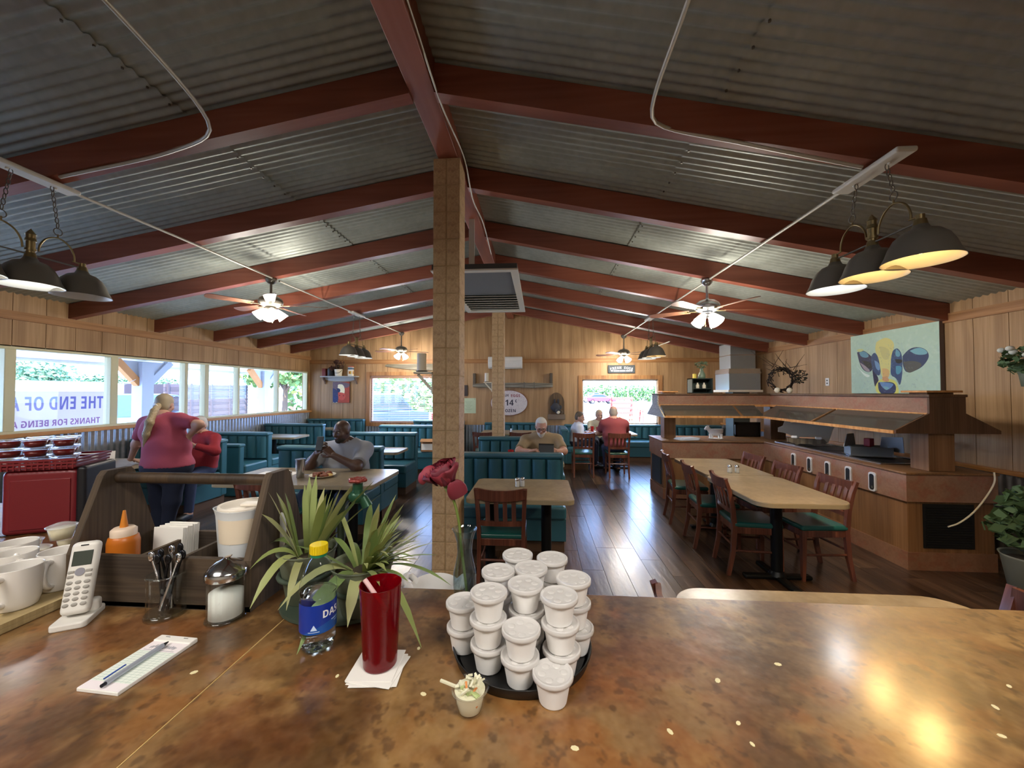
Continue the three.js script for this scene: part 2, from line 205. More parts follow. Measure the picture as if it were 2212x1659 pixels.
{ // back wall, gable end
  const sh = poly([[XL, -0.02], [XR, -0.02], [XR, deckY(XR) + 0.02], [RX, deckY(RX) + 0.02], [XL, deckY(XL) + 0.02]]);
  for (const [a, b, c, d] of BW) { const h = new THREE.Path(); h.moveTo(a, c); h.lineTo(a, d); h.lineTo(b, d); h.lineTo(b, c); h.closePath(); sh.holes.push(h); }
  const w = struct('wall_back', ext(sh, 0.138).translate(0, 0, ZB - 0.15), M.panel, { label: 'tan wood panelled end wall with two windows' });
  const cuts = []; for (let x = XL; x < XR - 0.05; x += 0.3022) cuts.push(x); cuts.push(XR); BW.forEach(([a, b]) => cuts.push(a, b)); cuts.sort((a, b) => a - b);
  for (let i = 0; i < cuts.length - 1; i++) {
    const a = cuts[i] + 0.0025, b = cuts[i + 1] - 0.0025; if (b - a < 0.01) continue; const m = (a + b) / 2, win = BW.find((q) => m > q[0] && m < q[1]);
    const top = [[b, deckY(b)], ...(a < RX && b > RX ? [[RX, deckY(RX)]] : []), [a, deckY(a)]];
    const up = (y) => obj('panel_board', ext(poly([[a, y], [b, y], ...top]), 0.012).translate(0, 0, ZB - 0.012), M.panel, w);
    if (win) { obj('panel_board', span(a, b, 0.78, win[2], ZB - 0.012, ZB), M.panel, w); up(win[3]); } else up(0.78);
  }
  obj('rail', span(XL, XR, 2.36, 2.47, ZB, ZB + 0.022), M.trim, w, { swap: true });
  for (let x = XL; x < XR - 0.1; x += 1.322) obj('metal_sheet', corrWall(1.322, 0.78), M.galv, w, { shared: true, at: [x, 0, ZB + 0.01] });
}
{ // back windows
  const casing = (w, [a, b, c, d]) => obj('casing', [span(a - 0.1, b + 0.1, d, d + 0.1, ZB, ZB + 0.025), span(a - 0.1, a, c - 0.1, d, ZB, ZB + 0.025), span(b, b + 0.1, c - 0.1, d, ZB, ZB + 0.025), span(a - 0.1, b + 0.1, c - 0.1, c, ZB, ZB + 0.03)], M.trim, w);
  BW.forEach((q, i) => {
    const [a, b, c, d] = q, w = struct('window_' + (i + 2), null, null, { label: i ? 'unshaded window beside the salad bar' : 'window with white horizontal blinds' });
    casing(w, q); const f = 0.035, z = ZB - 0.08, sash = i ? mat(0xe8e6dd, 0.5) : mat(0xb98a72, 0.5);
    obj('sash', [span(a, a + f, c, d, z - 0.03, z + 0.03), span(b - f, b, c, d, z - 0.03, z + 0.03), span(a, b, d - f, d, z - 0.03, z + 0.03), span(a, b, c, c + f, z - 0.03, z + 0.03)], sash, w);
    obj('pane', span(a + f, b - f, c + f, d - f, z - 0.003, z + 0.003), M.pane, w);
    if (!i) {
      const bl = mat(0xeeeee6, 0.6), bz = ZB - 0.018; obj('head_rail', span(a + 0.02, b - 0.02, d - 0.07, d - 0.005, bz - 0.025, bz + 0.025), mat(0x9a7258, 0.5), w);
      const g = shared(box(b - a - 0.06, 0.002, 0.045, 0, 0, 0, 0.12)); for (let k = 0; k < 25; k++) obj('slat', g, bl, w, { shared: true, at: [(a + b) / 2, d - 0.09 - k * 0.0455, bz] });
      obj('cord', [0.25, 0.52, 0.78].map((t) => cyl(0.0025, 0.0025, d - c - 0.08, lerp(a, b, t), (c + d) / 2, bz + 0.024, 0, 0, 0, 5)), bl, w);
    }
  });
}
{ // right wall: panels above, metal below
  const top = deckY(XR) + 0.02, w = struct('wall_right', [span(XR + 0.012, XR + 0.15, -0.02, top, ZB - 0.15, ZF + 0.15), span(XR, XR + 0.02, -0.02, top, ZB - 0.15, ZB - 0.012)], M.panel, { label: 'tan wood panelled side wall beside the salad bar' });
  for (let z = ZB; z < ZF - 0.1; z += 0.305) obj('panel_board', span(XR, XR + 0.012, 0.86, top, z + 0.0025, Math.min(z + 0.3025, ZF)), M.panel, w);
  obj('rail', span(XR - 0.022, XR, 2.385, 2.485, ZB, ZF), M.trim, w, { swap: true });
  for (let z = ZB; z < 2.8; z += 1.28) obj('metal_sheet', corrWall(1.28, 0.83), M.galv, w, { shared: true, at: [XR - 0.012, 0, z + 1.28], turn: Math.PI / 2 });
  obj('chair_rail', rspan(XR - 0.06, XR + 0.01, 0.83, 0.87, ZB, ZF, 0.006), M.pine, w, { swap: true });
  obj('baseboard', span(XR - 0.04, XR, 0, 0.06, ZB, ZF), M.pine, w, { swap: true });
}
struct('wall_front', ext(poly([[XL, -0.02], [XR, -0.02], [XR, deckY(XR) + 0.02], [RX, deckY(RX) + 0.02], [XL, deckY(XL) + 0.02]]), 0.15).translate(0, 0, ZF), mat(0xcfc6b4, 0.7), { label: 'pale wall behind the serving counter' });
// tiled columns under the ridge
function column(x, z, label) {
  const W = 0.22, c = thing('tiled_column', label, 'column', [x, 0, z], 0), H = 3.5, n = 16, ch = H / n;
  obj('core', span(-W / 2 + 0.004, W / 2 - 0.004, 0, H, -W / 2 + 0.004, W / 2 - 0.004), M.mortar, c);
  const g = shared(rbox(W / 2 - 0.006, ch - 0.006, W, 0.004, 0, 0, 0, 0, 0, 0, 1));
  for (let k = 0; k < n; k++) for (const s of [-1, 1]) obj('tile_block', g, M.block, c, { shared: true, at: [s * W / 4, (k + 0.5) * ch, 0] });
  return c;
}
const column1 = column(-0.74, -3.11, 'tan tiled square column standing in front of the dining booths');
const column2 = column(-0.745, -7.0, 'tan tiled square column further back, behind the man with the tablet');
// ---------- lamps, fans, conduits ----------
const COOL = rgb(0.92, 0.96, 1.0), WARM = rgb(1.0, 0.62, 0.22), FANC = rgb(1.0, 0.93, 0.82);
const glow = (c, k) => new THREE.MeshStandardMaterial({ color: 0xffffff, emissive: c, emissiveIntensity: k, roughness: 0.4 });
const G_cool = glow(COOL, 9), G_warm = glow(WARM, 9), G_fan = glow(FANC, 5);
const PEND = 2.2, FAN = 0.8;
function pointLight(parent, c, I, x, y, z, r = 1.5) { const l = new THREE.PointLight(c, I); l.position.set(x, y, z); l.castShadow = true; l.shadow.radius = r; parent.add(l); }
const shadeOut = lathe([[0.022, 0.19], [0.03, 0.185], [0.04, 0.165], [0.075, 0.15], [0.105, 0.12], [0.125, 0.08], [0.138, 0.04], [0.155, 0.004], [0.158, 0]], 40), shadeIn = lathe([[0.155, 0.0], [0.15, 0.006], [0.133, 0.042], [0.12, 0.08], [0.1, 0.116], [0.072, 0.144], [0.03, 0.158], [0.001, 0.16]], 40);
const M_shadeIn = mat(0xf2efe6, 0.35);
function chainGeo(x, z, y0, y1, z1) { const n = Math.max(3, Math.round((y1 - y0) / 0.036)), l = []; for (let i = 0; i < n; i++) l.push(put(new THREE.TorusGeometry(0.013, 0.003, 5, 10).scale(0.75, 1.45, 1), x, lerp(y0, y1, (i + 0.5) / n), lerp(z, z1, (i + 0.5) / n), 0, i % 2 ? Math.PI / 2 : 0, 0)); return l; }
function pendant(x, z, y, top, label, bulbs, cable, metal = M.pewter) {
  const p = thing('pendant_lamp', label, 'lamp', [x, y, z]), T = top - y, d = 0.285;
  obj('ceiling_bar', [rbox(0.11, 0.03, 0.46, 0.012, 0, T - 0.018, 0), ...[-0.12, 0.12].map((k) => cyl(0.008, 0.008, 0.012, 0, T - 0.036, k))], M.whitePaint, p);
  for (const s of [-1, 1]) {
    obj('chain', chainGeo(0, s * 0.14, 0.435, T - 0.03, s * 0.1), metal, p);
    obj('hanger_ring', put(new THREE.TorusGeometry(0.024, 0.0035, 6, 18), 0, 0.41, s * 0.14, 0, Math.PI / 2, 0), metal, p);
    obj('hanger_arc', [tube([[0, 0.24, s * 0.04], [0, 0.28, s * 0.045], [0, 0.34, s * 0.08], [0, 0.368, s * 0.14], [0, 0.34, s * 0.2], [0, 0.285, s * 0.232], [0, 0.235, s * 0.236]], 0.0055, 7, 30), cyl(0.005, 0.005, 0.03, 0, 0.378, s * 0.14), rod([0, 0.238, s * 0.225], [0, 0.232, s * 0.285], 0.0045)], M.brass, p);
  }
  obj('cross_rod', rod([0, 0.205, -d], [0, 0.205, d], 0.0055), metal, p);
  obj('centre_stem', [cyl(0.02, 0.022, 0.13, 0, 0.27, 0), cyl(0.028, 0.024, 0.02, 0, 0.3, 0), cyl(0.027, 0.027, 0.014, 0, 0.235, 0), put(new THREE.ConeGeometry(0.027, 0.04, 20), 0, 0.355, 0)], M.brass, p);
  bulbs.forEach((b, i) => {
    const k = (i - 1) * d, s = obj('lamp_shade', shadeOut.clone().translate(0, 0, k), metal, p);
    obj('shade_lining', shadeIn.clone().translate(0, 0, k), M_shadeIn, s);
    obj('socket', [cyl(0.03, 0.024, 0.03, 0, 0.2, k), cyl(0.018, 0.018, 0.03, 0, 0.225, k)], M.brass, p);
    const bulb = obj('bulb', [ball(0.032, 0, 0.075, k, 1, 1.15, 1), cyl(0.014, 0.018, 0.05, 0, 0.125, k)], b === 'off' ? mat(0xe8e8e4, 0.3) : b === 'warm' ? G_warm : G_cool, p);
    if (b !== 'off') { const l = new THREE.SpotLight(b === 'warm' ? WARM : COOL, b === 'warm' ? PEND * 1.4 : PEND, 0, 1.25, 0.7); l.position.set(0, 0.02, k); l.target.position.set(0, -1, k); l.castShadow = true; l.shadow.radius = 3; p.add(l, l.target); }
  });
  return p;
}
const XA = -3.3, XB = 1.95, rb = (x) => deckY(x) - 0.2;
pendant(XA, -2.25, 2.31, rb(XA) - 0.005, 'three-shade pendant lamp nearest on the window side, one shade unlit', ['off', 'cool', 'cool']);
pendant(XB, -2.38, 2.29, rb(XB) - 0.005, 'three-shade pendant lamp with two orange bulbs, above the serving counter', ['cool', 'warm', 'warm']);
pendant(XA, -6.72, 2.26, rb(XA) - 0.005, 'small far pendant lamp with three white shades near the wall shelf', ['cool', 'cool', 'cool']);
pendant(XB, -6.85, 2.22, rb(XB) - 0.005, 'far pendant lamp with one orange bulb, near the fresh eggs sign', ['cool', 'cool', 'warm']);
// ceiling fans
const bell = lathe([[0.012, 0.075], [0.024, 0.072], [0.032, 0.05], [0.042, 0.02], [0.05, -0.01], [0.056, -0.03], [0.05, -0.028], [0.038, 0.01], [0.02, 0.06], [0.001, 0.066]], 20);
const bladeG = (() => { const s = new THREE.Shape(); s.moveTo(0.19, -0.045); s.lineTo(0.6, -0.066); s.quadraticCurveTo(0.66, -0.066, 0.665, 0); s.quadraticCurveTo(0.66, 0.066, 0.6, 0.066); s.lineTo(0.19, 0.045); s.closePath(); return ext(s, 0.006).rotateX(-Math.PI / 2).rotateX(0.2); })();
const M_blade = mat(0xffffff, 0.5, 0, { map: woodTex(256, 128, [0.2, 0.7], [92, 58, 40], [116, 74, 50], [74, 44, 30], 191, 10, 2) });
function fan(x, z, y, turn, label, metal, dr = 0) {
  const f = thing('ceiling_fan', label, 'fan', [x, y, z], turn);
  obj('canopy', lathe([[0.001, 0], [0.062, 0], [0.066, -0.02], [0.055, -0.05], [0.03, -0.075], [0.001, -0.078]], 28), metal, f);
  obj('down_rod', [cyl(0.014, 0.014, 0.16 + dr, 0, -0.13 - dr / 2, 0), cyl(0.028, 0.02, 0.03, 0, -0.2 - dr, 0)], metal, f);
  obj('motor', lathe([[0.001, -0.2], [0.05, -0.205], [0.085, -0.215], [0.125, -0.245], [0.138, -0.275], [0.135, -0.305], [0.12, -0.325], [0.09, -0.34], [0.06, -0.345], [0.001, -0.345]], 36, 0, -dr, 0), metal, f);
  for (let i = 0; i < 5; i++) { const b = obj('blade', bladeG.clone().translate(0, -0.325 - dr, 0).rotateY(i * Math.PI * 0.4), M_blade, f, { swap: true }); obj('blade_bracket', [box(0.13, 0.006, 0.03, 0.15, -0.328, 0), box(0.05, 0.006, 0.07, 0.22, -0.322, 0, 0.2)].map((g) => g.translate(0, -dr, 0).rotateY(i * Math.PI * 0.4)), M.brass, b); }
  const k = obj('light_kit', [lathe([[0.001, -0.345], [0.06, -0.35], [0.065, -0.38], [0.04, -0.41], [0.001, -0.415]], 24), ...[0, 1, 2, 3].map((i) => rod([0.03, -0.38, 0], [0.085, -0.405, 0], 0.009).rotateY(i * Math.PI / 2 + 0.5))].map((g) => g.translate(0, -dr, 0)), metal, f);
  for (let i = 0; i < 4; i++) { const a = i * Math.PI / 2 + 0.5; obj('glass_bell', bell.clone().scale(1.15, 1.25, 1.15).translate(0, -0.09, 0).rotateZ(0.75).translate(0.06, -0.385 - dr, 0).rotateY(a), G_fan, f, { keepUV: true }); pointLight(f, FANC, FAN, Math.cos(a) * 0.2, -0.515 - dr, -Math.sin(a) * 0.2, 2); }
  for (const [px, pz, l] of [[0.03, 0.03, 0.12], [-0.03, 0.02, 0.09]]) obj('pull_chain', [cyl(0.0015, 0.0015, l, px, -0.415 - dr - l / 2, pz, 0, 0, 0, 5), cyl(0.006, 0.004, 0.02, px, -0.42 - dr - l, pz, 0, 0, 0, 8)], M.brass, f);
}
fan(XA - 0.06, -4.57, rb(XA), 0.3, 'dark ceiling fan with lit glass shades, nearest on the window side', M.pewter, 0.02);
fan(XB, -4.6, rb(XB), 0.05, 'silver ceiling fan with pull chains, nearest above the long table', M.steel, 0.04);
fan(XA, -8.98, rb(XA), 0.55, 'small far ceiling fan above the window with blinds', M.pewter, 0.13);
fan(XB, -9.02, rb(XB), 0.15, 'small far ceiling fan above the fresh eggs sign', M.pewter, 0.12);
// electrical conduit runs
function conduit(label, runs) { const c = thing('conduit', label, 'pipe'); for (const r of runs) obj('pipe', tube(r, 0.011, 8, 40), M.pvc, c); return c; }
conduit('thin metal conduit running along the ceiling on the window side', [[[-1.85, 3.38, -0.6], [-1.88, 3.34, -1.4], [-1.97, 3.27, -2.08], [-2.05, 3.24, -2.22], [-2.4, rb(-2.4) - 0.012, -2.32], [XA + 0.1, rb(XA + 0.1) - 0.012, -2.32]], [[XA, rb(XA) - 0.02, -2.46], [XA, rb(XA) - 0.014, -3.6], [XA, rb(XA) - 0.02, -4.5]], [[XA, rb(XA) - 0.02, -4.64], [XA, rb(XA) - 0.02, -6.5]], [[XA, rb(XA) - 0.02, -6.95], [XA, rb(XA) - 0.02, -8.92]]]);
conduit('thin metal conduit running along the ceiling on the salad bar side', [[[0.6, 3.26, -0.8], [0.62, 3.25, -1.6], [0.64, 3.2, -2.2], [0.72, 3.2, -2.3], [1.2, rb(1.2) - 0.012, -2.32], [XB - 0.08, rb(XB) - 0.012, -2.34]], [[XB, rb(XB) - 0.02, -2.6], [XB, rb(XB) - 0.02, -4.52]], [[XB, rb(XB) - 0.02, -4.68], [XB, rb(XB) - 0.02, -6.62]], [[XB, rb(XB) - 0.02, -7.08], [XB, rb(XB) - 0.02, -8.96]], [[XB + 0.9, rb(XB + 0.9) - 0.02, -8.6], [XB + 0.88, rb(XB + 0.9) - 0.02, -9.6]]]);
tag(obj('electrical_cable', tube([[RX + 0.09, 3.52, 0], [RX + 0.095, 3.49, -1], [RX + 0.09, 3.53, -1.8], [RX + 0.1, 3.48, -2.4], [RX + 0.13, 3.5, -3.0], [RX + 0.1, 3.46, -3.6], [RX + 0.11, 3.5, -4.2], [RX + 0.1, 3.44, -5.0]], 0.006, 6, 80), M.pvc), 'pale cable stapled along the side of the ridge beam', 'cable');
// fluorescent kitchen panels behind the counter
for (const [x, label] of [[-1.5, 'square fluorescent ceiling panel over the drink station behind the counter'], [1.1, 'square fluorescent ceiling panel over the till behind the counter']]) {
  const p = thing('kitchen_light', label, 'lamp', [x, 2.9, 0.62]); obj('housing', [rbox(1.26, 0.08, 0.66, 0.01, 0, 0.04, 0), span(-0.02, 0.02, 0.08, deckY(x) - 2.93, -0.02, 0.02)], M.white, p);
  obj('diffuser', box(1.2, 0.006, 0.6, 0, -0.002, 0), glow(rgb(1, 0.95, 0.88), 2), p);
  const l = new THREE.RectAreaLight(rgb(1, 0.95, 0.88), KITCHEN, 1.2, 0.6); l.position.set(0, -0.012, 0); l.rotation.set(-Math.PI / 2, 0, 0); p.add(l);
}
// suspended return-air box under the ridge
{
  const b = thing('ceiling_air_unit', 'white framed air return box hanging under the ridge beam behind the column', 'air unit', [0, 2.9, 0]);
  obj('casing', [span(-1.13, -1.11, 0, 0.06, -6.05, -3.95), span(-0.25, -0.23, 0, 0.06, -6.05, -3.95), span(-1.11, -0.25, 0, 0.06, -3.97, -3.95), span(-1.11, -0.25, 0, 0.06, -6.05, -6.03), span(-1.11, -0.25, 0.05, 0.06, -6.03, -3.97)], mat(0x4a4c4e, 0.6, 0.3), b);
  obj('frame', [span(-1.14, -1.06, -0.012, 0.004, -6.06, -3.94), span(-0.30, -0.22, -0.012, 0.004, -6.06, -3.94), span(-1.06, -0.3, -0.012, 0.004, -4.02, -3.94), span(-1.06, -0.3, -0.012, 0.004, -6.06, -5.96)], M.whitePaint, b);
  obj('filter_panel', span(-1.06, -0.3, 0, 0.006, -5.0, -4.02), mat(0x6b6e70, 0.8), b);
  for (let k = 0; k < 7; k++) obj('louvre', box(0.76, 0.006, 0.1, -0.68, 0.004, -5.07 - k * 0.135, 0.35), M.whitePaint, b);
  for (const z of [-4.1, -5.9]) obj('hanger_strap', span(-0.76, -0.7, 0.055, 0.6, z - 0.01, z + 0.01), M.pvc, b);
}
// ---------- outside ----------
const tAsph = tex(256, 256, [4, 4], (u, v) => { const a = fbm(u, v, 8, 8, 4, 201), b = fbm(u, v, 60, 60, 2, 203); return mix3([128, 126, 120], [158, 156, 150], a).map((c) => c + (b - 0.5) * 30); });
tag(obj('parking_lot', span(-90, 70, -0.4, -0.15, -120, 30), mat(0xffffff, 0.9, 0, { map: tAsph })), 'pale sunlit parking lot outside the windows', 'ground').userData.kind = 'structure';
const leafM = [mat(rgb(0.08, 0.17, 0.04), 0.8), mat(rgb(0.08, 0.16, 0.08), 0.8), mat(rgb(0.13, 0.22, 0.055), 0.8)];
function leaves(n, blobs, size) { // many small leaf quads in ellipsoids
  const pos = [], nor = [], uv = []; for (let i = 0; i < n; i++) { const b = blobs[(rnd() * blobs.length) | 0]; let x, y, z; do { x = rr(-1, 1); y = rr(-1, 1); z = rr(-1, 1); } while (x * x + y * y + z * z > 1); const c = V(b[0] + x * b[3], b[1] + y * b[4], b[2] + z * b[3]), a = V(rr(-1, 1), rr(-0.4, 0.4), rr(-1, 1)).normalize().multiplyScalar(size * rr(0.6, 1.3)), d = V(rr(-0.6, 0.6), rr(-1, 1), rr(-0.6, 0.6)).normalize().multiplyScalar(size * rr(0.5, 0.9)), nn = d.clone().cross(a).normalize(); const q = [c.clone().sub(a), c.clone().add(d), c.clone().add(a), c.clone().sub(d)]; for (const k of [0, 1, 2, 0, 2, 3]) { pos.push(q[k].x, q[k].y, q[k].z); nor.push(nn.x, nn.y, nn.z); uv.push(0, 0); } }
  const g = new THREE.BufferGeometry(); g.setAttribute('position', new THREE.Float32BufferAttribute(pos, 3)); g.setAttribute('normal', new THREE.Float32BufferAttribute(nor, 3)); g.setAttribute('uv', new THREE.Float32BufferAttribute(uv, 2)); return g;
}
function tree(x, z, h, r, label, k, group) { const t = thing('tree', label, 'tree', [x, -0.15, z], 0, group); obj('trunk', [rod([0, 0, 0], [0.05, h * 0.55, 0], 0.16, 8, 0.1), rod([0, h * 0.4, 0], [r * 0.5, h * 0.75, 0.2], 0.07, 6, 0.03), rod([0, h * 0.45, 0], [-r * 0.5, h * 0.75, -0.2], 0.07, 6, 0.03)], mat(0x5c4a3a, 0.9), t); obj('foliage', leaves(1500, [[0, h * 0.75, 0, r, h * 0.24], [r * 0.5, h * 0.68, 0.3, r * 0.6, h * 0.18], [-r * 0.55, h * 0.66, -0.3, r * 0.6, h * 0.18]], 0.14 + h * 0.012), leafM[k], t).userData.kind = 'stuff'; }
function hedge(x0, x1, z, h, d, k, label) { const n = Math.ceil((x1 - x0) / (h * 0.8)), t = thing('hedge', label, 'hedge', [0, -0.15, 0]), bl = []; for (let i = 0; i < n; i++) bl.push([lerp(x0, x1, (i + 0.5) / n), h * 0.5, z, h * 0.55, h * rr(0.45, 0.56)]); obj('stems', Array.from({ length: n }, (_, i) => rod([lerp(x0, x1, (i + 0.5) / n), 0, z], [lerp(x0, x1, (i + 0.5) / n), h * 0.6, z], 0.06, 6, 0.03)), mat(0x5c4a3a, 0.9), t); obj('foliage', leaves(n * 420, bl, 0.11 + h * 0.04), leafM[k], t).userData.kind = 'stuff'; }
// porch along the window wall
{
  const p = thing('porch', 'covered porch with white plank soffit outside the long window band', 'porch', [0, 0, 0]), wh = mat(0xe9e8e2, 0.6), post = mat(0xb4bac6, 0.75), brace = mat(0xc98a52, 0.7);
  obj('deck', span(-9.6, -6.25, -0.15, -0.02, -13, 3), mat(0xa9a49a, 0.9), p);
  for (let z = -13; z < 3; z += 0.25) obj('soffit_plank', ext(poly([[-9.45, 2.26], [-6.24, 2.62], [-6.24, 2.645], [-9.45, 2.285]]), 0.238).translate(0, 0, z), wh, p);
  obj('roof', ext(poly([[-9.6, 2.3], [-6.24, 2.7], [-6.24, 2.78], [-9.6, 2.38]]), 16).translate(0, 0, -13), mat(0x777b80, 0.6), p);
  obj('fascia', span(-9.6, -9.5, 2.2, 2.38, -13, 3), wh, p);
  for (const z of [-11.7, -7.95, -4.2, -0.5]) {
    obj('post', rspan(-8.94, -8.68, -0.02, 2.28, z - 0.13, z + 0.13, 0.01), post, p);
    for (const s of [-1, 1]) obj('brace', bar([-8.81, 1.8, z + s * 0.1], [-8.81, 2.32, z + s * 0.6], 0.12, 0.14, [0, 1, 0]), s > 0 ? brace : post, p);
    obj('gusset', ext(poly([[-0.15, 1.78], [0.15, 1.78], [0.5, 2.3], [-0.5, 2.3]]), 0.05).rotateY(Math.PI / 2).translate(-8.84, 0, z), post, p);
  }
}
{ // banner hung on the porch, printed side facing out
  const t = canvasTex(1024, 340, (g, w, h) => { g.fillStyle = '#f3f0f6'; g.fillRect(0, 0, w, h); g.save(); g.translate(w, 0); g.scale(-1, 1); g.fillStyle = '#7476c8'; const line = (t, x, y, px, wide) => { g.save(); g.font = 'bold ' + px + 'px sans-serif'; g.translate(x, y); g.scale(wide / g.measureText(t).width, 1); g.fillText(t, 0, 0); g.restore(); }; g.textBaseline = 'middle'; line('THE END OF A', 34, 100, 150, 470); g.fillStyle = '#9a70b0'; line('THANKS FOR BEING A', 52, 258, 72, 440); g.restore(); });
  const b = thing('banner', 'white banner with mirrored purple lettering hung outside the window', 'banner', [-8.4, 0.93, 0]);
  const g = new THREE.PlaneGeometry(2.9, 0.72, 24, 4); const pa = g.attributes.position; for (let i = 0; i < pa.count; i++) pa.setZ(i, 0.012 * Math.sin(pa.getX(i) * 5) * (0.4 - pa.getY(i))); g.computeVertexNormals();
  obj('cloth', g.rotateY(Math.PI / 2).translate(0, 0.345, -5.49), mat(0xffffff, 0.8, 0, { map: t, side: THREE.DoubleSide }), b, { keepUV: true });
  obj('rope', [rod([0, 0.7, -6.94], [-0.4, 1.0, -7.85], 0.006, 6), rod([0, 0.7, -4.05], [-0.4, 1.0, -4.2], 0.006, 6)], M.white, b);
}
// vehicles
const tyre = mat(0x1b1b1c, 0.85), carGlass = mat(rgb(0.02, 0.035, 0.05), 0.06, 0.2);
function vehicle(name, label, [x, z], turn, color, kind) {
  const c = thing(name, label, kind === 'car' ? 'car' : 'truck', [x, -0.15, z], turn), L = kind === 'car' ? 4.4 : 5.2, paint = mat(color, 0.3, 0.1, { clearcoat: 1, clearcoatRoughness: 0.1 });
  const s = new THREE.Shape(), h = L / 2; const P = kind === 'pickup' ? [[-h, 0.45], [-h, 0.98], [-0.35, 1.0], [-0.3, 1.02], [1.35, 1.0], [h - 0.12, 0.95], [h, 0.75], [h, 0.4]] : [[-h, 0.42], [-h + 0.02, 0.95], [-h + 0.3, 1.02], [1.0, 1.0], [h - 0.2, 0.82], [h, 0.62], [h, 0.38]];
  P.forEach((p, i) => i ? s.lineTo(...p) : s.moveTo(...p)); s.closePath();
  obj('body', ext(s, 1.68, 0.05).translate(0, 0, -0.84), paint, c);
  const cab = kind === 'pickup' ? [[-0.32, 1.0], [-0.2, 1.66], [0.75, 1.7], [1.35, 1.02]] : kind === 'suv' ? [[-h + 0.12, 1.0], [-h + 0.3, 1.62], [0.2, 1.68], [1.05, 1.0]] : [[-h + 0.45, 1.0], [-h + 1.05, 1.4], [0.2, 1.43], [1.05, 0.99]];
  obj('cabin', ext(poly(cab), 1.5, 0.05).translate(0, 0, -0.75), carGlass, c);
  obj('roof', ext(poly([[cab[1][0] - 0.02, cab[1][1] - 0.06], [cab[2][0] + 0.04, cab[2][1] - 0.06], [cab[2][0] - 0.02, cab[2][1] + 0.03], [cab[1][0] + 0.04, cab[1][1] + 0.03]]), 1.54, 0.02).translate(0, 0, -0.77), paint, c);
  obj('pillars', [[0, 1], [3, 2]].flatMap(([a, b]) => [-0.77, 0.77].map((z) => bar([...cab[a], z], [...cab[b], z], 0.09, 0.05))), paint, c);
  for (const wx of [-h + 0.85, h - 0.85]) for (const wz of [-0.78, 0.78]) { const w = obj('wheel', put(new THREE.CylinderGeometry(0.34, 0.34, 0.22, 24), wx, 0.34, wz, Math.PI / 2, 0, 0), tyre, c); obj('hub', put(new THREE.CylinderGeometry(0.19, 0.19, 0.24, 16), wx, 0.34, wz, Math.PI / 2, 0, 0), M.steel, w); }
  obj('headlamps', [-0.62, 0.62].map((z) => rbox(0.06, 0.14, 0.34, 0.02, h + 0.03, 0.72, z)), M.chrome, c); obj('tail_lamps', [-0.7, 0.7].map((z) => rbox(0.06, 0.28, 0.14, 0.02, -h - 0.02, 0.8, z)), mat(0x8a1512, 0.3), c);
  obj('bumpers', [rbox(0.16, 0.2, 1.7, 0.04, h + 0.04, 0.45, 0), rbox(0.16, 0.2, 1.7, 0.04, -h - 0.04, 0.48, 0)], M.steel, c); obj('number_plate', box(0.02, 0.15, 0.32, -h - 0.13, 0.55, 0), M.white, c);
}
vehicle('suv', 'blue and white parked vehicle behind the porch post', [-13.4, -11.9], -0.9, 0x3f7fb4, 'suv');
vehicle('pickup_truck', 'pale parked truck far beyond the banner', [-20, -13.5], -1.2, 0xeef0f2, 'pickup');
vehicle('suv', 'dark blue sport utility vehicle seen through the blinds', [-6.6, -15.6], 1.2, 0x16306a, 'suv');
vehicle('pickup_truck', 'white truck parked beside the blue vehicle outside the blinds', [-3.2, -17.5], 1.45, 0xf2f3f3, 'pickup');
vehicle('car', 'magenta red car parked far outside the unshaded window', [9.4, -60], 0.05, 0x9a1c4c, 'car');
vehicle('pickup_truck', 'white and red truck behind the magenta car', [9.0, -66.0], 0.4, 0xd8c0ba, 'pickup');
{ // low slatted trailer
  const t = thing('trailer', 'long brown slatted trailer parked beyond the porch', 'trailer', [-16.3, -0.15, -18]), m = mat(0x3c3236, 0.8), m2 = mat(0x4a3f42, 0.8);
  for (let k = 0; k < 9; k++) obj('board', rspan(-0.03, 0.03, 0.62 + k * 0.17, 0.77 + k * 0.17, -2.4, 2.4, 0.008), k % 2 ? m : m2, t);
  obj('bed', span(-1.9, 0.02, 0.5, 0.62, -2.4, 2.4), m, t); obj('back_side', span(-1.9, -1.85, 0.62, 2.15, -2.4, 2.4), m, t); obj('front_end', span(-1.9, 0, 0.62, 2.15, -2.4, -2.35), m2, t);
  for (const z of [-0.5, 0.5]) for (const x of [-1.75, -0.1]) obj('wheel', put(new THREE.CylinderGeometry(0.33, 0.33, 0.2, 20), x, 0.33, z, 0, 0, Math.PI / 2), tyre, t);
  for (let k = 0; k < 5; k++) obj('stake', span(0.03, 0.08, 0.5, 2.18, -2.3 + k * 1.13, -2.22 + k * 1.13), m, t);
}
{ const b = thing('far_building', 'long pale building with blue-grey roof far across the lot', 'building', [-32, -0.15, -22]); obj('wall', span(-4, 4, 0, 1.75, -4.5, 4.5), mat(0xe9e9e6, 0.8), b); obj('roof', ext(poly([[-4.4, 1.72], [4.4, 1.72], [0, 2.5]]), 9.4).translate(0, 0, -4.7), mat(0x9fb9c2, 0.7), b); for (let k = 0; k < 4; k++) obj('window', span(3.99, 4.03, 0.7, 1.4, -3.6 + k * 2.1, -2.6 + k * 2.1), carGlass, b); }
tree(-40, -28, 4.4, 2.2, 'bluish tree on the far horizon past the mullion', 1); tree(-42, -34, 3.7, 2.0, 'low tree on the far horizon above the banner', 1); tree(-40, -38, 3.4, 1.8, 'small tree on the horizon near the porch post', 1);
tree(-13.5, -19.5, 4.2, 2.2, 'leafy yellow-green tree behind the second porch post', 2); tree(-19.5, -29, 5.2, 2.2, 'green tree beyond the last pane of the window band', 0);
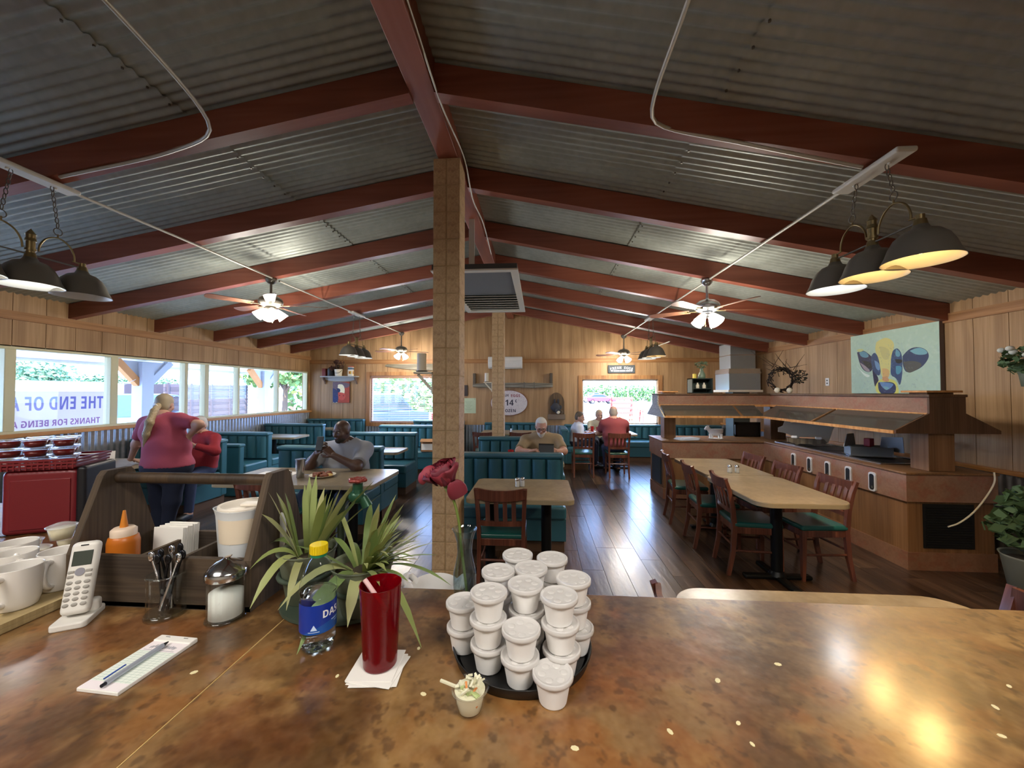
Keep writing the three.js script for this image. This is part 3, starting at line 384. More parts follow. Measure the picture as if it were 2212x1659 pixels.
hedge(-15, -1, -23, 3.2, 1, 2, 'bright green hedge seen through the blinds'); hedge(8, 26, -74, 3.1, 1, 0, 'green hedge across the lot outside the unshaded window');
{ // red slatted stand and red ladder
  const s = thing('slatted_stand', 'red slatted wooden stand outside the unshaded window', 'stand', [2.95, -0.15, -14]), red = mat(0xc4463a, 0.7), ye = mat(0xd9b45c, 0.7);
  for (let k = 0; k < 8; k++) obj('slat', rspan(-0.36, 0.36, 0.3 + k * 0.17, 0.39 + k * 0.17, -0.02, 0.02, 0.006), k > 3 ? red : ye, s); for (const x of [-0.36, 0.36]) obj('post', span(x - 0.03, x + 0.03, 0, 1.6, -0.06, -0.02), red, s); obj('legs', [-0.36, 0.36].map((x) => rod([x, 0, -0.8], [x, 1.5, -0.05], 0.025)), red, s);
  const l = thing('ladder', 'short red ladder leaning outside near the window edge', 'ladder', [3.24, -0.15, -12.5]); for (const x of [-0.08, 0.08]) obj('rail', bar([x, 0, 0.12], [x, 1.3, -0.12], 0.035, 0.05), red, l); for (let k = 0; k < 7; k++) obj('rung', rod([-0.08, 0.15 + k * 0.165, 0.09 - k * 0.03], [0.08, 0.15 + k * 0.165, 0.09 - k * 0.03], 0.014, 6), red, l); obj('prop', rod([0, 1.2, -0.1], [0, 0, -0.6], 0.02), red, l);
}
for (let k = 0; k < 3; k++) { const f = [12.8, 15.6, 20.5][k], p = thing('fence_post', ['pale fence post left of the hedge gap', 'tall pale post in front of the green hedge', 'thin pale post at the right of the hedge'][k], 'post', [f, -0.15, -69]); obj('shaft', rspan(-0.07, 0.07, 0, 2.4, -0.07, 0.07, 0.01), M.white, p); obj('cap', rbox(0.2, 0.05, 0.2, 0.01, 0, 2.42, 0), M.white, p); }
// ---------- booths ----------
const chW = 0.165;
function channelGeo(w, h) { const s = new THREE.Shape(); s.moveTo(-w / 2, 0); s.lineTo(-w / 2, 0.012); s.bezierCurveTo(-w / 2 + 0.004, 0.06, -w / 4, 0.075, 0, 0.075); s.bezierCurveTo(w / 4, 0.075, w / 2 - 0.004, 0.06, w / 2, 0.012); s.lineTo(w / 2, 0); s.closePath(); return shared(ext(s, h, 0, 8).rotateX(-Math.PI / 2).rotateY(Math.PI).translate(0, 0, 0)); }
function booth(label, x0, x1, z, o = {}) {
  const h = o.h ?? 0.93, L = x1 - x0, b = thing('booth', label, 'booth', [(x0 + x1) / 2, 0, z], o.turn || 0, 'teal vinyl booths');
  const n = Math.max(3, Math.round((L - 0.06) / chW)), w = (L - 0.06) / n, ch = h - 0.56, g = channelGeo(w - 0.002, ch), side = (s) => {
    for (let i = 0; i < n; i++) { const m = obj('channel_cushion', g, M.vinyl, b, { shared: true, at: [-L / 2 + 0.03 + (i + 0.5) * w, 0.5, s * 0.045] }); m.rotation.y = s > 0 ? 0 : Math.PI; }
    obj('seat', [rspan(-L / 2, L / 2, 0.33, 0.47, s > 0 ? 0.05 : -0.56, s > 0 ? 0.56 : -0.05, 0.035)], M.vinyl, b);
    obj('base', span(-L / 2 + 0.02, L / 2 - 0.02, 0, 0.34, s > 0 ? -0.03 : -0.5, s > 0 ? 0.5 : 0.03), M.kick, b);
    obj('skirt', span(-L / 2 + 0.005, L / 2 - 0.005, 0.12, 0.34, s > 0 ? 0.04 : -0.535, s > 0 ? 0.535 : -0.04), M.vinyl, b);
  };
  obj('backrest', rspan(-L / 2, L / 2, 0.12, h - 0.03, -0.05, 0.05, 0.015), M.vinyl, b);
  obj('top_roll', rspan(-L / 2 - 0.006, L / 2 + 0.006, h - 0.06, h, -0.075, 0.09, 0.028), M.vinyl, b);
  side(1); if (o.double) side(-1);
  return b;
}
booth('teal booth behind the person in red at the window table', XL + 0.06, -4.6, -5.33);
booth('teal booth second from the front along the window wall', XL + 0.06, -4.63, -6.33, { double: true });
booth('teal booth third from the front along the window wall', XL + 0.06, -4.69, -8.1, { double: true });
booth('teal booth in the far corner under the wall shelf', XL + 0.06, -4.52, -9.66);
booth('teal booth where the man in grey shirt is sitting', -3.35, -1.99, -4.78, { double: true });
booth('teal booth directly behind the man in grey shirt', -3.35, -2.09, -6.47);
booth('teal booth before the window with blinds, second behind the man', -3.35, -1.98, -7.9);
booth('teal booth against the wall under the window with blinds', -3.2, -1.9, -9.66, { h: 0.9 });
booth('teal booth facing the empty table beside the tiled column', -0.95, 0.27, -4.45, { h: 0.92 });
booth('teal booth where the bearded man with tablet is sitting', -0.94, 0.36, -5.96);
booth('teal booth on the wall under the oval egg sign', -1.37, 0.12, -9.66, { h: 0.86 });
booth('long teal banquette on the wall under the unshaded window', 0.62, 4.38, -9.66, { h: 0.82 });
booth('short teal side booth at the end of the banquette', -0.45, 0.45, -9.0, { turn: Math.PI / 2, h: 0.84 }).position.set(0.52, 0, -8.58);
{ const d = thing('booth_divider', 'low teal divider between the first two window booths', 'booth', [-5.25, 0, -5.7]); obj('panel', rspan(-0.7, 0.62, 0, 0.78, -0.05, 0.05, 0.02), M.vinyl, d); obj('cap', rspan(-0.71, 0.63, 0.76, 0.81, -0.065, 0.065, 0.02), M.vinyl, d); }
// ---------- tables ----------
function table(label, x0, x1, z0, z1, o = {}) {
  const y = 0.76, t = thing('dining_table', label, 'table', [(x0 + x1) / 2, 0, (z0 + z1) / 2], 0, 'laminate dining tables'), W = x1 - x0, D = Math.abs(z1 - z0), r = o.r ?? 0.06;
  obj('table_top', ext(rrect(W - 0.004, D - 0.004, r), 0.004).rotateX(-Math.PI / 2).translate(0, y - 0.004, 0), M.table, t);
  obj('table_edge', ext(rrect(W, D, r), 0.03, 0.004).rotateX(-Math.PI / 2).translate(0, y - 0.035, 0), M.tableEdge, t);
  for (const px of o.legs || (W > 1.3 ? [-W / 2 + 0.35, W / 2 - 0.35] : [0])) for (const pz of o.legsZ || [0]) { obj('pedestal', [cyl(0.045, 0.045, y - 0.08, px, y / 2, pz), cyl(0.1, 0.13, 0.03, px, y - 0.05, pz)], M.blackMetal, t); obj('foot', [rbox(0.56, 0.035, 0.07, 0.015, px, 0.02, pz), rbox(0.07, 0.035, 0.56, 0.015, px, 0.02, pz), cyl(0.07, 0.05, 0.04, px, 0.05, pz)], M.blackMetal, t); }
  return t;
}
table('empty table in front of the teal booth right of the column', -0.6, 0.28, -3.82, -3.08, { legs: [-0.28, 0.22] });
table('table of the bearded man with the tablet', -0.62, 0.3, -5.25, -4.62);
table('near half of the long table beside the salad bar', 1.7, 2.42, -4.14, -3.12, { r: 0.12, legsZ: [0.1] });
table('far half of the long table beside the salad bar', 1.74, 2.42, -5.16, -4.145, { r: 0.05, legsZ: [-0.1] });
table('table of the man in the grey shirt, holding his plate', -3.12, -1.54, -4.2, -3.42, { r: 0.08 });
table('window table where the standing woman leans', XL + 0.06, -4.72, -4.64, -4.06, { legs: [0.1] });
table('empty window table between the second and third booths', XL + 0.06, -4.66, -7.55, -6.98, { legs: [0.1] });
table('empty window table before the far corner booth', XL + 0.06, -4.7, -9.07, -8.72, { legs: [0.1] });
table('empty table between the booths behind the man in grey', -3.2, -2.02, -5.86, -5.36, { legs: [0.1] });
table('far table with shaker under the oval egg sign', -1.25, 0.0, -8.7, -7.95, { legs: [0] });
table('far table with three diners by the unshaded window', 1.02, 2.0, -8.7, -7.98, { legs: [0.1] });
table('table just beyond the counter on the salad bar side', 0.56, 1.72, -1.76, -1.1, { r: 0.14 });
table('small table just beyond the counter holding the white basket', -0.53, 0.1, -1.58, -1.06);
// ---------- chairs ----------
function makeChair() {
  const c = thing('wooden_chair', '', 'chair');
  const w = 0.185;
  obj('seat', [rbox(0.4, 0.045, 0.4, 0.02, 0, 0.45, 0.0)], M.seatVinyl, c);
  obj('seat_frame', [rbox(0.37, 0.06, 0.025, 0.006, 0, 0.4, 0.175), rbox(0.34, 0.06, 0.025, 0.006, 0, 0.4, -0.18), rbox(0.025, 0.06, 0.35, 0.006, 0.175, 0.4, 0), rbox(0.025, 0.06, 0.35, 0.006, -0.175, 0.4, 0)], M.chairWood, c);
  for (const s of [-1, 1]) {
    obj('leg', sweep([[s * 0.175, 0.42, 0.175], [s * 0.178, 0.2, 0.18], [s * 0.182, 0, 0.185]], [0.038, 0.034, 0.026], [0.038, 0.034, 0.026]), M.chairWood, c);
    obj('leg', sweep([[s * 0.182, 0, -0.245], [s * 0.18, 0.2, -0.205], [s * 0.18, 0.42, -0.19], [s * 0.184, 0.6, -0.205], [s * 0.19, 0.75, -0.235], [s * 0.196, 0.85, -0.268]], [0.026, 0.03, 0.032, 0.032, 0.034, 0.034], [0.03, 0.036, 0.04, 0.036, 0.03, 0.024]), M.chairWood, c);
    obj('stretcher', rod([s * 0.18, 0.22, -0.205], [s * 0.178, 0.22, 0.18], 0.011, 8), M.chairWood, c);
  }
  obj('stretcher', rod([-0.178, 0.26, 0.18], [0.178, 0.26, 0.18], 0.011, 8), M.chairWood, c);
  obj('stretcher', rod([-0.178, 0.26, -0.2], [0.178, 0.26, -0.2], 0.011, 8), M.chairWood, c);
  const arc = (y, z, bow, tw, th) => sweep([-0.19, -0.12, -0.05, 0.05, 0.12, 0.19].map((x) => [x, y - (tw > 0.07 ? 0.014 * (1 - (x / 0.19) ** 2) : 0), z - bow * (1 - (x / 0.19) ** 2)]), [tw, tw, tw, tw, tw, tw], [th, th, th, th, th, th], [0, 1, 0]);
  obj('top_rail', arc(0.81, -0.252, 0.028, 0.085, 0.022), M.chairWood, c);
  obj('lower_rail', arc(0.56, -0.2, 0.018, 0.04, 0.022), M.chairWood, c);
  for (let i = 0; i < 4; i++) { const x = -0.105 + i * 0.07, b = 1 - (x / 0.19) ** 2; obj('back_slat', sweep([[x, 0.56, -0.2 - 0.018 * b], [x, 0.68, -0.222 - 0.022 * b], [x, 0.79, -0.25 - 0.028 * b]], [0.036, 0.034, 0.036], [0.012, 0.012, 0.012]), M.chairWood, c); }
  return c;
}
const chair0 = makeChair(); let chairUsed = false;
function chair(x, z, turn, label) { if (!chairUsed) { chairUsed = true; chair0.position.set(x, 0, z); chair0.rotation.y = turn; chair0.userData.label = label; chair0.userData.group = 'red-brown slat-back chairs'; return chair0; } return dup(chair0, [x, 0, z], turn, label); }
const PI = Math.PI;
chair(-0.31, -3.32, PI, 'red-brown slat-back chair at the empty table right of the column');
chair(-2.5, -3.5, PI + 0.05, 'red-brown chair with its back behind the wooden caddy handle');
chair(1.93, -3.72, PI / 2 - 0.1, 'nearest chair on the window side of the long table');
chair(1.86, -4.3, PI / 2 - 0.08, 'middle chair on the window side of the long table');
chair(1.86, -5.02, PI / 2 - 0.12, 'farthest chair on the window side of the long table');
chair(2.43, -3.69, -PI / 2 + 0.06, 'nearest chair on the salad bar side of the long table');
chair(2.42, -4.36, -PI / 2 + 0.06, 'middle chair on the salad bar side of the long table');
chair(2.4, -4.98, -PI / 2 + 0.05, 'farthest chair on the salad bar side of the long table');
chair(0.84, -7.62, PI, 'empty chair at the far diners table, in front of the woman in white');
chair(1.5, -7.62, PI, 'chair where the man in the dark red shirt sits');
chair(-1.08, -7.62, PI, 'far chair left of the second tiled column');
chair(-0.36, -7.62, PI, 'far chair behind the bearded man, right of the second column');
chair(0.73, -1.42, PI / 2, 'chair whose post tip shows at the end of the counter table');
chair(1.61, -1.48, -PI / 2, 'chair at the far right end of the counter table');
// ---------- salad bar ----------
{
  const s = thing('salad_bar', 'L-shaped salad bar counter with copper-brown bands and chrome slots', 'salad bar', [0, 0, 0]), R = [3.36, 4.09, -6.68, -3.79], B = [1.88, 3.36, -6.68, -6.02], tan = mat(0xffffff, 0.6, 0, { map: M.copper.map, color: 0xe0d4c4 });
  const seg = (n, y0, y1, m, p) => obj(n, [span(R[0] - p, R[1] + p, y0, y1, R[2], R[3] + p), span(B[0] - p, B[1], y0, y1, B[2], B[3] + p)], m, s);
  seg('base_band', 0, 0.16, tan, 0.012); seg('panel', 0.16, 0.62, M.brownWood, 0); seg('upper_band', 0.62, 0.865, M.copper, 0.02);
  obj('counter_top', [rspan(3.33, 4.12, 0.865, 0.885, -6.7, -3.76, 0.006), rspan(1.85, 3.36, 0.865, 0.885, -6.7, -5.98, 0.006)], M.brownWood, s);
  obj('cold_well', [span(3.5, 4.0, 0.886, 0.89, -5.85, -4.2)], mat(0x1c1d1f, 0.25, 0.7), s);
  obj('well_rim', [span(3.44, 3.5, 0.886, 0.9, -5.9, -4.15), span(4.0, 4.04, 0.886, 0.9, -5.9, -4.15), span(3.5, 4.0, 0.886, 0.9, -5.9, -5.85), span(3.5, 4.0, 0.886, 0.9, -4.2, -4.15)], M.steel, s);
  for (let k = 0; k < 4; k++) obj('well_pan', [span(3.53, 3.97, 0.89, 0.893, -5.8 + k * 0.4, -5.45 + k * 0.4)], M.blackMetal, s);
  const M_slot = mat(0xdedede, 0.3, 0.3), slot = shared(ext(rrect(0.085, 0.19, 0.03), 0.012, 0.003, 6).rotateY(-PI / 2)), hole = shared(ext(rrect(0.052, 0.155, 0.022), 0.017, 0, 6).rotateY(-PI / 2));
  for (let k = 0; k < 5; k++) { const f = obj('slot_frame', slot, M_slot, s, { shared: true, at: [3.34, 0.722, -4.12 - k * 0.3] }); obj('slot_recess', hole, M.dark, f, { shared: true, at: [-0.0005, 0, 0] }); obj('slot_hook', box(0.012, 0.025, 0.014, -0.018, -0.05, 0.012), M.chrome, f); }
  const gr = obj('vent_frame', span(3.49, 3.92, 0.2, 0.6, -3.79, -3.783), M.dark, s); for (let k = 0; k < 17; k++) obj('vent_slat', span(3.51, 3.9, 0.215 + k * 0.022, 0.225 + k * 0.022, -3.783, -3.775), M.black, gr);
  obj('end_panel_left', span(1.862, 1.88, 0.2, 0.6, -6.55, -6.1), mat(0x20303a, 0.4), s);
}
{
  const g = thing('sneeze_guard', 'brown wooden sneeze-guard canopy standing on the salad bar', 'canopy', [0, 0, 0]);
  const smoke = mat(rgb(0.26, 0.23, 0.19), 0.08, 0, { transmission: 0.7, ior: 1.4 });
  const y0 = 1.415, y1 = 1.573, yl = 1.255;
  obj('fascia', [span(3.57, 3.86, y0, y1, -6.5, -3.79), span(1.88, 3.57, y0, y1, -6.5, -6.22)], M.copper, g);
  obj('top_board', [rspan(3.55, 3.88, y1, y1 + 0.025, -6.52, -3.77, 0.005), rspan(1.86, 3.55, y1, y1 + 0.025, -6.52, -6.2, 0.005)], M.darkBoard, g);
  obj('post', [rspan(3.6, 3.83, 0.885, 1.615, -4.02, -3.84, 0.006)], M.brownWood, g); obj('post', rspan(1.98, 2.16, 0.885, 1.615, -6.46, -6.28, 0.006), M.brownWood, g); obj('post', rspan(3.6, 3.83, 0.885, y0, -6.46, -6.28, 0.006), M.darkBoard, g);
  obj('post_cap', rspan(3.56, 3.87, 1.615, 1.635, -4.06, -3.8, 0.004), M.pine, g); obj('post_cap', rspan(1.95, 2.19, 1.615, 1.635, -6.49, -6.25, 0.004), M.pine, g);
  obj('end_board', ext(poly([[3.27, 1.24], [4.16, 1.24], [4.16, 1.27], [3.87, 1.425], [3.87, 1.585], [3.56, 1.585], [3.56, 1.425], [3.27, 1.27]]), 0.02).translate(0, 0, -3.8), M.darkBoard, g);
  obj('end_board', ext(poly([[5.9, 1.24], [6.82, 1.24], [6.5, 1.425], [6.5, 1.585], [6.22, 1.585], [6.22, 1.425]]), 0.02).rotateY(PI / 2).translate(1.86, 0, 0), mat(0xd8d4cc, 0.7, 0, { map: tex(128, 128, [0.2, 0.2], (u, v) => fbm(u, v, 30, 30, 2, 333) > 0.7 ? 60 : 215) }), g);
  const wing = (p) => obj('glass_wing', ext(poly([[0, 0], [0.3, -0.17], [0.3, -0.165], [0, 0.005]]), p.len).applyMatrix4(p.m), smoke, g), mx = (x, y, z, ry) => new THREE.Matrix4().makeRotationY(ry).setPosition(x, y, z);
  wing({ len: 1.07, m: mx(3.86, y0 + 0.005, -4.89, 0) }); wing({ len: 1.52, m: mx(3.86, y0 + 0.005, -6.45, 0) });
  wing({ len: 1.04, m: mx(3.57, y0 + 0.005, -3.82, PI) }); wing({ len: 1.15, m: mx(3.57, y0 + 0.005, -4.9, PI) });
  wing({ len: 1.1, m: mx(1.9, y0 + 0.005, -6.22, -PI / 2).multiply(new THREE.Matrix4().makeTranslation(0, 0, -1.1)) }); wing({ len: 0.3, m: mx(3.02, y0 + 0.005, -6.22, -PI / 2).multiply(new THREE.Matrix4().makeTranslation(0, 0, -0.3)) });
  obj('edge_strip', [span(3.262, 3.285, yl - 0.02, yl + 0.01, -6.0, -3.8), span(4.145, 4.17, yl - 0.02, yl + 0.01, -6.45, -3.8), span(1.88, 3.28, yl - 0.02, yl + 0.01, -5.94, -5.915)], M.pine, g);
  obj('fascia_trim', [span(3.555, 3.57, y0 - 0.02, y0 + 0.012, -6.2, -3.8), span(1.88, 3.56, y0 - 0.02, y0 + 0.012, -6.22, -6.205)], M.pine, g);
  obj('glass_divider', [bar([3.57, y0, -4.9], [3.27, yl, -4.9], 0.02, 0.03, [0, 0, 1]), bar([3.0, y0, -6.22], [3.0, yl, -5.92], 0.02, 0.03, [1, 0, 0])], M.brownWood, g);
}
tag(obj('rope', tube([[4.07, 0.9, -3.76], [4.06, 0.82, -3.75], [3.98, 0.68, -3.745], [3.86, 0.53, -3.745], [3.74, 0.44, -3.745], [3.66, 0.41, -3.745]], 0.007, 7, 40), M.cream), 'pale cord dangling over the vent of the salad bar', 'cord');
// ---------- serving counter ----------
const CT = 1.10;
{
  const c = thing('serving_counter', 'long copper-brown laminate serving counter in the foreground', 'counter', [0, 0, 0]);
  obj('counter_top', rspan(-0.5842, 3.0, CT - 0.04, CT, -1.012, -0.3, 0.004), M.counter, c);
  obj('counter_top', ext(poly([[-3.2, 0.3], [-0.586, 0.3], [-0.586, 1.1], [-1.38, 1.1], [-1.5, 1.2], [-1.76, 1.42], [-2.02, 1.64], [-3.2, 1.64]]), 0.036, 0.002).rotateX(-PI / 2).translate(0, CT - 0.038, 0), M.counter, c);
  obj('seam_filler', [span(-0.586, -0.5842, CT - 0.03, CT - 0.0006, -1.012, -0.3)], mat(0xc9a56a, 0.6), c);
  obj('cabinet', [span(-0.56, 2.95, 0, CT - 0.04, -0.97, -0.36), span(-1.4, -0.56, 0, CT - 0.04, -1.05, -0.36), span(-3.15, -1.4, 0, CT - 0.04, -1.08, -0.36), span(-3.15, -2.06, 0, CT - 0.04, -1.6, -1.08)], M.brownWood, c);
  obj('kick_board', [span(-0.56, 2.95, 0, 0.1, -0.975, -0.97), span(-1.33, -0.56, 0, 0.1, -1.055, -1.05)], M.black, c);
  const sp = [[0.454, -0.779], [0.32, -0.728], [0.199, -0.615], [0.051, -0.577], [0.311, -0.638], [0.313, -0.602], [0.697, -0.643], [0.828, -0.751], [-0.245, -0.775], [-0.2, -0.66], [-0.64, -0.68], [-0.37, -0.69], [0.42, -0.56], [0.52, -0.545], [0.75, -0.7], [0.18, -0.53], [0.36, -0.53]];
  obj('worn_specks', sp.map(([x, z], i) => put(new THREE.CylinderGeometry(0.0028 + 0.0022 * hash(i, 1, 2), 0.003 + 0.0022 * hash(i, 1, 2), 0.0006, 7).scale(1.35, 1, 0.9), x, CT + 0.0003, z, 0, i, 0)), mat(0xe8dcae, 0.6), c).userData.kind = 'stuff';
}
// lidded foam cups
const cupG = [lathe([[0.0, 0.0], [0.0225, 0.0], [0.0235, 0.002], [0.0305, 0.041], [0.0305, 0.043]], 28), lathe([[0.0315, 0.039], [0.0345, 0.0395], [0.035, 0.043], [0.0348, 0.047], [0.0335, 0.0485], [0.0305, 0.048], [0.029, 0.0455], [0.012, 0.045], [0.009, 0.0465], [0.0, 0.0465]], 28)];
{ const dots = []; for (let i = 0; i < 6; i++) dots.push(ball(0.0075, Math.cos(i * 1.047) * 0.019, 0.0448, Math.sin(i * 1.047) * 0.019, 1, 0.25, 1, 8)); cupG[1] = join([cupG[1], ...dots]); cupG.forEach((g) => boxUV(g)); }
const M_lid = mat(rgb(0.82, 0.79, 0.76), 0.3, 0, { transmission: 0.25, ior: 1.4 });
const cup0 = thing('lidded_cup', '', 'cup', [0, 0, 0], 0, 'white lidded portion cups on the tray'); obj('cup', cupG[0], M.foam, cup0, { shared: true }); obj('lid', cupG[1], M_lid, cup0, { shared: true });
const stacks = [['front-left stack', -0.097, -0.722, 3], ['front-right stack', 0.038, -0.715, 3], ['short front stack', -0.032, -0.69, 2], ['centre stack', -0.027, -0.757, 3], ['stack at the left rim', -0.088, -0.803, 3], ['stack behind the centre', -0.018, -0.824, 3], ['rearmost stack', -0.048, -0.89, 3], ['rear-right stack', 0.028, -0.873, 3], ['stack at the right rim', 0.07, -0.785, 3], ['half-hidden left stack', -0.153, -0.77, 2]];
let first = true;
for (const [where, x, z, n] of stacks) for (let k = 0; k < n; k++) {
  const lv = k === n - 1 ? 'top' : k === 0 ? 'bottom' : 'middle', label = `white lidded foam cup, ${lv} of the ${where} on the tray`, px = x + (hash(k, (x * 900) | 0, 4) - 0.5) * 0.006, pz = z + (hash(k, (z * 900) | 0, 5) - 0.5) * 0.006;
  if (first) { cup0.position.set(px, 1.1065, pz); cup0.userData.label = label; first = false; } else dup(cup0, [px, 1.1065 + k * 0.0472, pz], hash(k, (x * 99) | 0, 6) * 6, label);
}
dup(cup0, [0.022, CT, -0.663], 1.2, 'single white lidded foam cup standing on the counter before the tray');
tag(obj('round_tray', [lathe([[0.0, 0.0], [0.122, 0.0], [0.13, 0.003], [0.136, 0.02], [0.138, 0.021], [0.139, 0.019], [0.133, 0.001], [0.124, -0.0], [0, 0.0]].map(([r, y]) => [r, y]), 48), cyl(0.124, 0.126, 0.005, 0, 0.0035, 0, 0, 0, 0, 48)].map((g) => g.translate(-0.036, CT, -0.79)), M.black), 'round black rubber tray holding the stacked white cups', 'tray');
{ // coleslaw in a clear cup
  const s = thing('coleslaw_cup', 'small clear plastic cup heaped with pale coleslaw', 'cup', [-0.114, CT, -0.632]);
  obj('cup', lathe([[0, 0.001], [0.021, 0.001], [0.0215, 0.004], [0.0285, 0.036], [0.0315, 0.0375], [0.0315, 0.0385], [0.028, 0.038], [0.0205, 0.005], [0, 0.004]], 32), M.plastic, s);
  const sh = [[], [], []]; for (let i = 0; i < 150; i++) { const y = rr(0.006, 0.046), R = lerp(0.015, 0.022, y / 0.04) * Math.sqrt(rnd()), a = rr(0, 6.28), l = rr(0.006, 0.014); sh[i % 17 === 0 ? 1 : i % 5 === 0 ? 2 : 0].push(box(0.0035, 0.0022, l, Math.cos(a) * R, y + 0.004 * (1 - R / 0.026), Math.sin(a) * R, rr(-0.6, 0.6), rr(0, 6), rr(-0.5, 0.5))); }
  sh[0].push(box(0.004, 0.003, 0.03, -0.035, 0.043, 0.002, 0.1, 1.3, 0), box(0.004, 0.016, 0.004, 0.008, 0.05, 0, 0.2, 0, -0.2), box(0.004, 0.014, 0.004, 0.016, 0.05, 0.004, 0, 0, -0.3), cyl(0.019, 0.025, 0.03, 0, 0.02, 0));
  ['cabbage', 'carrot_shreds', 'green_shreds'].forEach((n, i) => { obj(n, sh[i], mat([0xe6e2c4, 0xd98a4a, 0xb9c98a][i], 0.6), s).userData.kind = 'stuff'; });
}
{ // rose in bud vase
  const x = -0.168, z = -0.862, v = thing('bud_vase', 'tall clear glass bud vase beside the cup tray', 'vase', [x, CT, z]), P = [[0, 0.002], [0.022, 0.0], [0.024, 0.008], [0.022, 0.03], [0.0225, 0.06], [0.026, 0.09], [0.0255, 0.115], [0.02, 0.14], [0.0165, 0.16], [0.018, 0.185], [0.024, 0.205], [0.0285, 0.213]];
  obj('glass', lathe([...P, [0.0275, 0.2125], [0.0228, 0.2045], [0.0166, 0.185], [0.0152, 0.16], [0.0185, 0.14], [0.024, 0.115], [0.0245, 0.09], [0.021, 0.06], [0.0205, 0.03], [0.02, 0.012], [0, 0.01]], 40), mat(0xe4ecee, 0.03, 0, { transmission: 1, ior: 1.6 }), v);
  obj('base_facets', Array.from({ length: 12 }, (_, i) => box(0.008, 0.014, 0.006, Math.cos(i * 0.5236) * 0.0225, 0.009, Math.sin(i * 0.5236) * 0.0225, 0, -i * 0.5236, 0.3)), mat(0xffffff, 0.03, 0, { transmission: 1, ior: 1.48, thickness: 0.004 }), v).userData.kind = 'stuff';
  const r = thing('rose', 'dark red drooping rose standing in the glass vase', 'rose', [x, CT, z]);
  obj('stem', tube([[0.012, 0.02, 0.006], [0.002, 0.1, 0.002], [-0.008, 0.17, 0], [-0.014, 0.23, 0], [-0.028, 0.285, 0.004], [-0.045, 0.315, 0.008]], 0.0032, 7, 40), mat(0x6a7a34, 0.6), r);
  const petals = [mat(rgb(0.2, 0.018, 0.034), 0.6, 0, { side: THREE.DoubleSide }), mat(rgb(0.29, 0.03, 0.05), 0.6, 0, { side: THREE.DoubleSide }), mat(rgb(0.13, 0.012, 0.026), 0.6, 0, { side: THREE.DoubleSide })];
  const C = V(-0.047, 0.335, 0.01), tilt = new THREE.Matrix4().makeRotationZ(0.35).multiply(new THREE.Matrix4().makeRotationX(0.25));
  const petal = (a, rad, h, open, wid) => { const g = new THREE.SphereGeometry(1, 12, 10, -wid / 2, wid, 0.72, 1.45), p = g.attributes.position; for (let i = 0; i < p.count; i++) { const y = p.getY(i), t = clamp((y + 0.5) / 1.44); const f = 1 + open * t * t; p.setXYZ(i, p.getX(i) * rad * f * lerp(0.75, 1, t), y * h + Math.sin(p.getZ(i) * 9) * 0.002, p.getZ(i) * rad * f * lerp(0.75, 1, t)); } g.rotateY(a); g.computeVertexNormals(); return g.applyMatrix4(tilt).translate(C.x, C.y, C.z); };
  let n = 0; for (const [cnt, rad, h, open, wid] of [[3, 0.008, 0.03, 0, 2.4], [4, 0.014, 0.032, 0.12, 2.0], [5, 0.021, 0.033, 0.25, 1.7], [6, 0.028, 0.033, 0.4, 1.45], [7, 0.034, 0.03, 0.6, 1.25], [5, 0.036, 0.026, 0.9, 1.1]]) for (let i = 0; i < cnt; i++) { const p = obj('petal', petal(i / cnt * 6.28 + n * 0.7, rad * rr(0.92, 1.06), h * rr(0.9, 1.06), open * rr(0.7, 1.3), wid), petals[n++ % 3], r, { keepUV: true }); }
  const dg = new THREE.SphereGeometry(0.03, 14, 10, 0, 6.3, 0.3, 1.7).scale(0.75, 1.05, 0.3); obj('petal', put(dg, -0.014, 0.3, 0.014, 0.35, 0.5, 0.45), petals[0], r, { keepUV: true });
  obj('petal', put(new THREE.SphereGeometry(0.024, 12, 8, 0, 3, 0.3, 1.6).scale(1, 0.7, 0.6), -0.082, 0.335, 0.016, 0, 0.4, 0.9), petals[1], r, { keepUV: true });
  obj('sepal', [ribbon([[-0.046, 0.312, 0.008], [-0.055, 0.306, 0.014], [-0.064, 0.305, 0.02]], [0.006, 0.008, 0.002], [0, 0, 1]), ribbon([[-0.046, 0.312, 0.008], [-0.038, 0.303, 0.014], [-0.034, 0.295, 0.02]], [0.006, 0.008, 0.002], [1, 0, 0])], mat(0x8a9a54, 0.6), r);
}
{ // red tumbler, straw, napkins
  const x = -0.302, z = -0.72;
  const nap = thing('napkins', 'fanned white paper napkins under the red tumbler', 'napkin', [x, CT, z + 0.008]); [[0, 0], [0.1, 0.004], [-0.12, 0.003], [0.05, -0.005]].forEach(([a, d], i) => obj('sheet', rbox(0.085, 0.0012, 0.085, 0.0005, d, 0.0008 + i * 0.0013, d, 0, a, 0), M.paper, nap));
  const t = thing('tumbler', 'tall red translucent plastic tumbler on the napkins', 'tumbler', [x, CT + 0.006, z]);
  obj('glass', lathe([[0, 0], [0.0295, 0], [0.031, 0.003], [0.0385, 0.15], [0.039, 0.151], [0.0375, 0.151], [0.0293, 0.006], [0, 0.006]], 40), mat(rgb(0.42, 0.002, 0.012), 0.14, 0, { transmission: 0.72, ior: 1.45 }), t);
  obj('drink', lathe([[0, 0.007], [0.0285, 0.007], [0.0335, 0.1], [0, 0.1]], 32), mat(rgb(0.1, 0.0015, 0.003), 0.1, 0, {}), t);
  tag(obj('straw', [rod([0.012, 0.103, 0.004], [-0.03, 0.158, 0.004], 0.0042, 12)].map((g) => g.translate(x, CT + 0.006, z)), mat(0xf3c9c6, 0.4)), 'pale pink straw leaning in the red tumbler', 'straw');
}
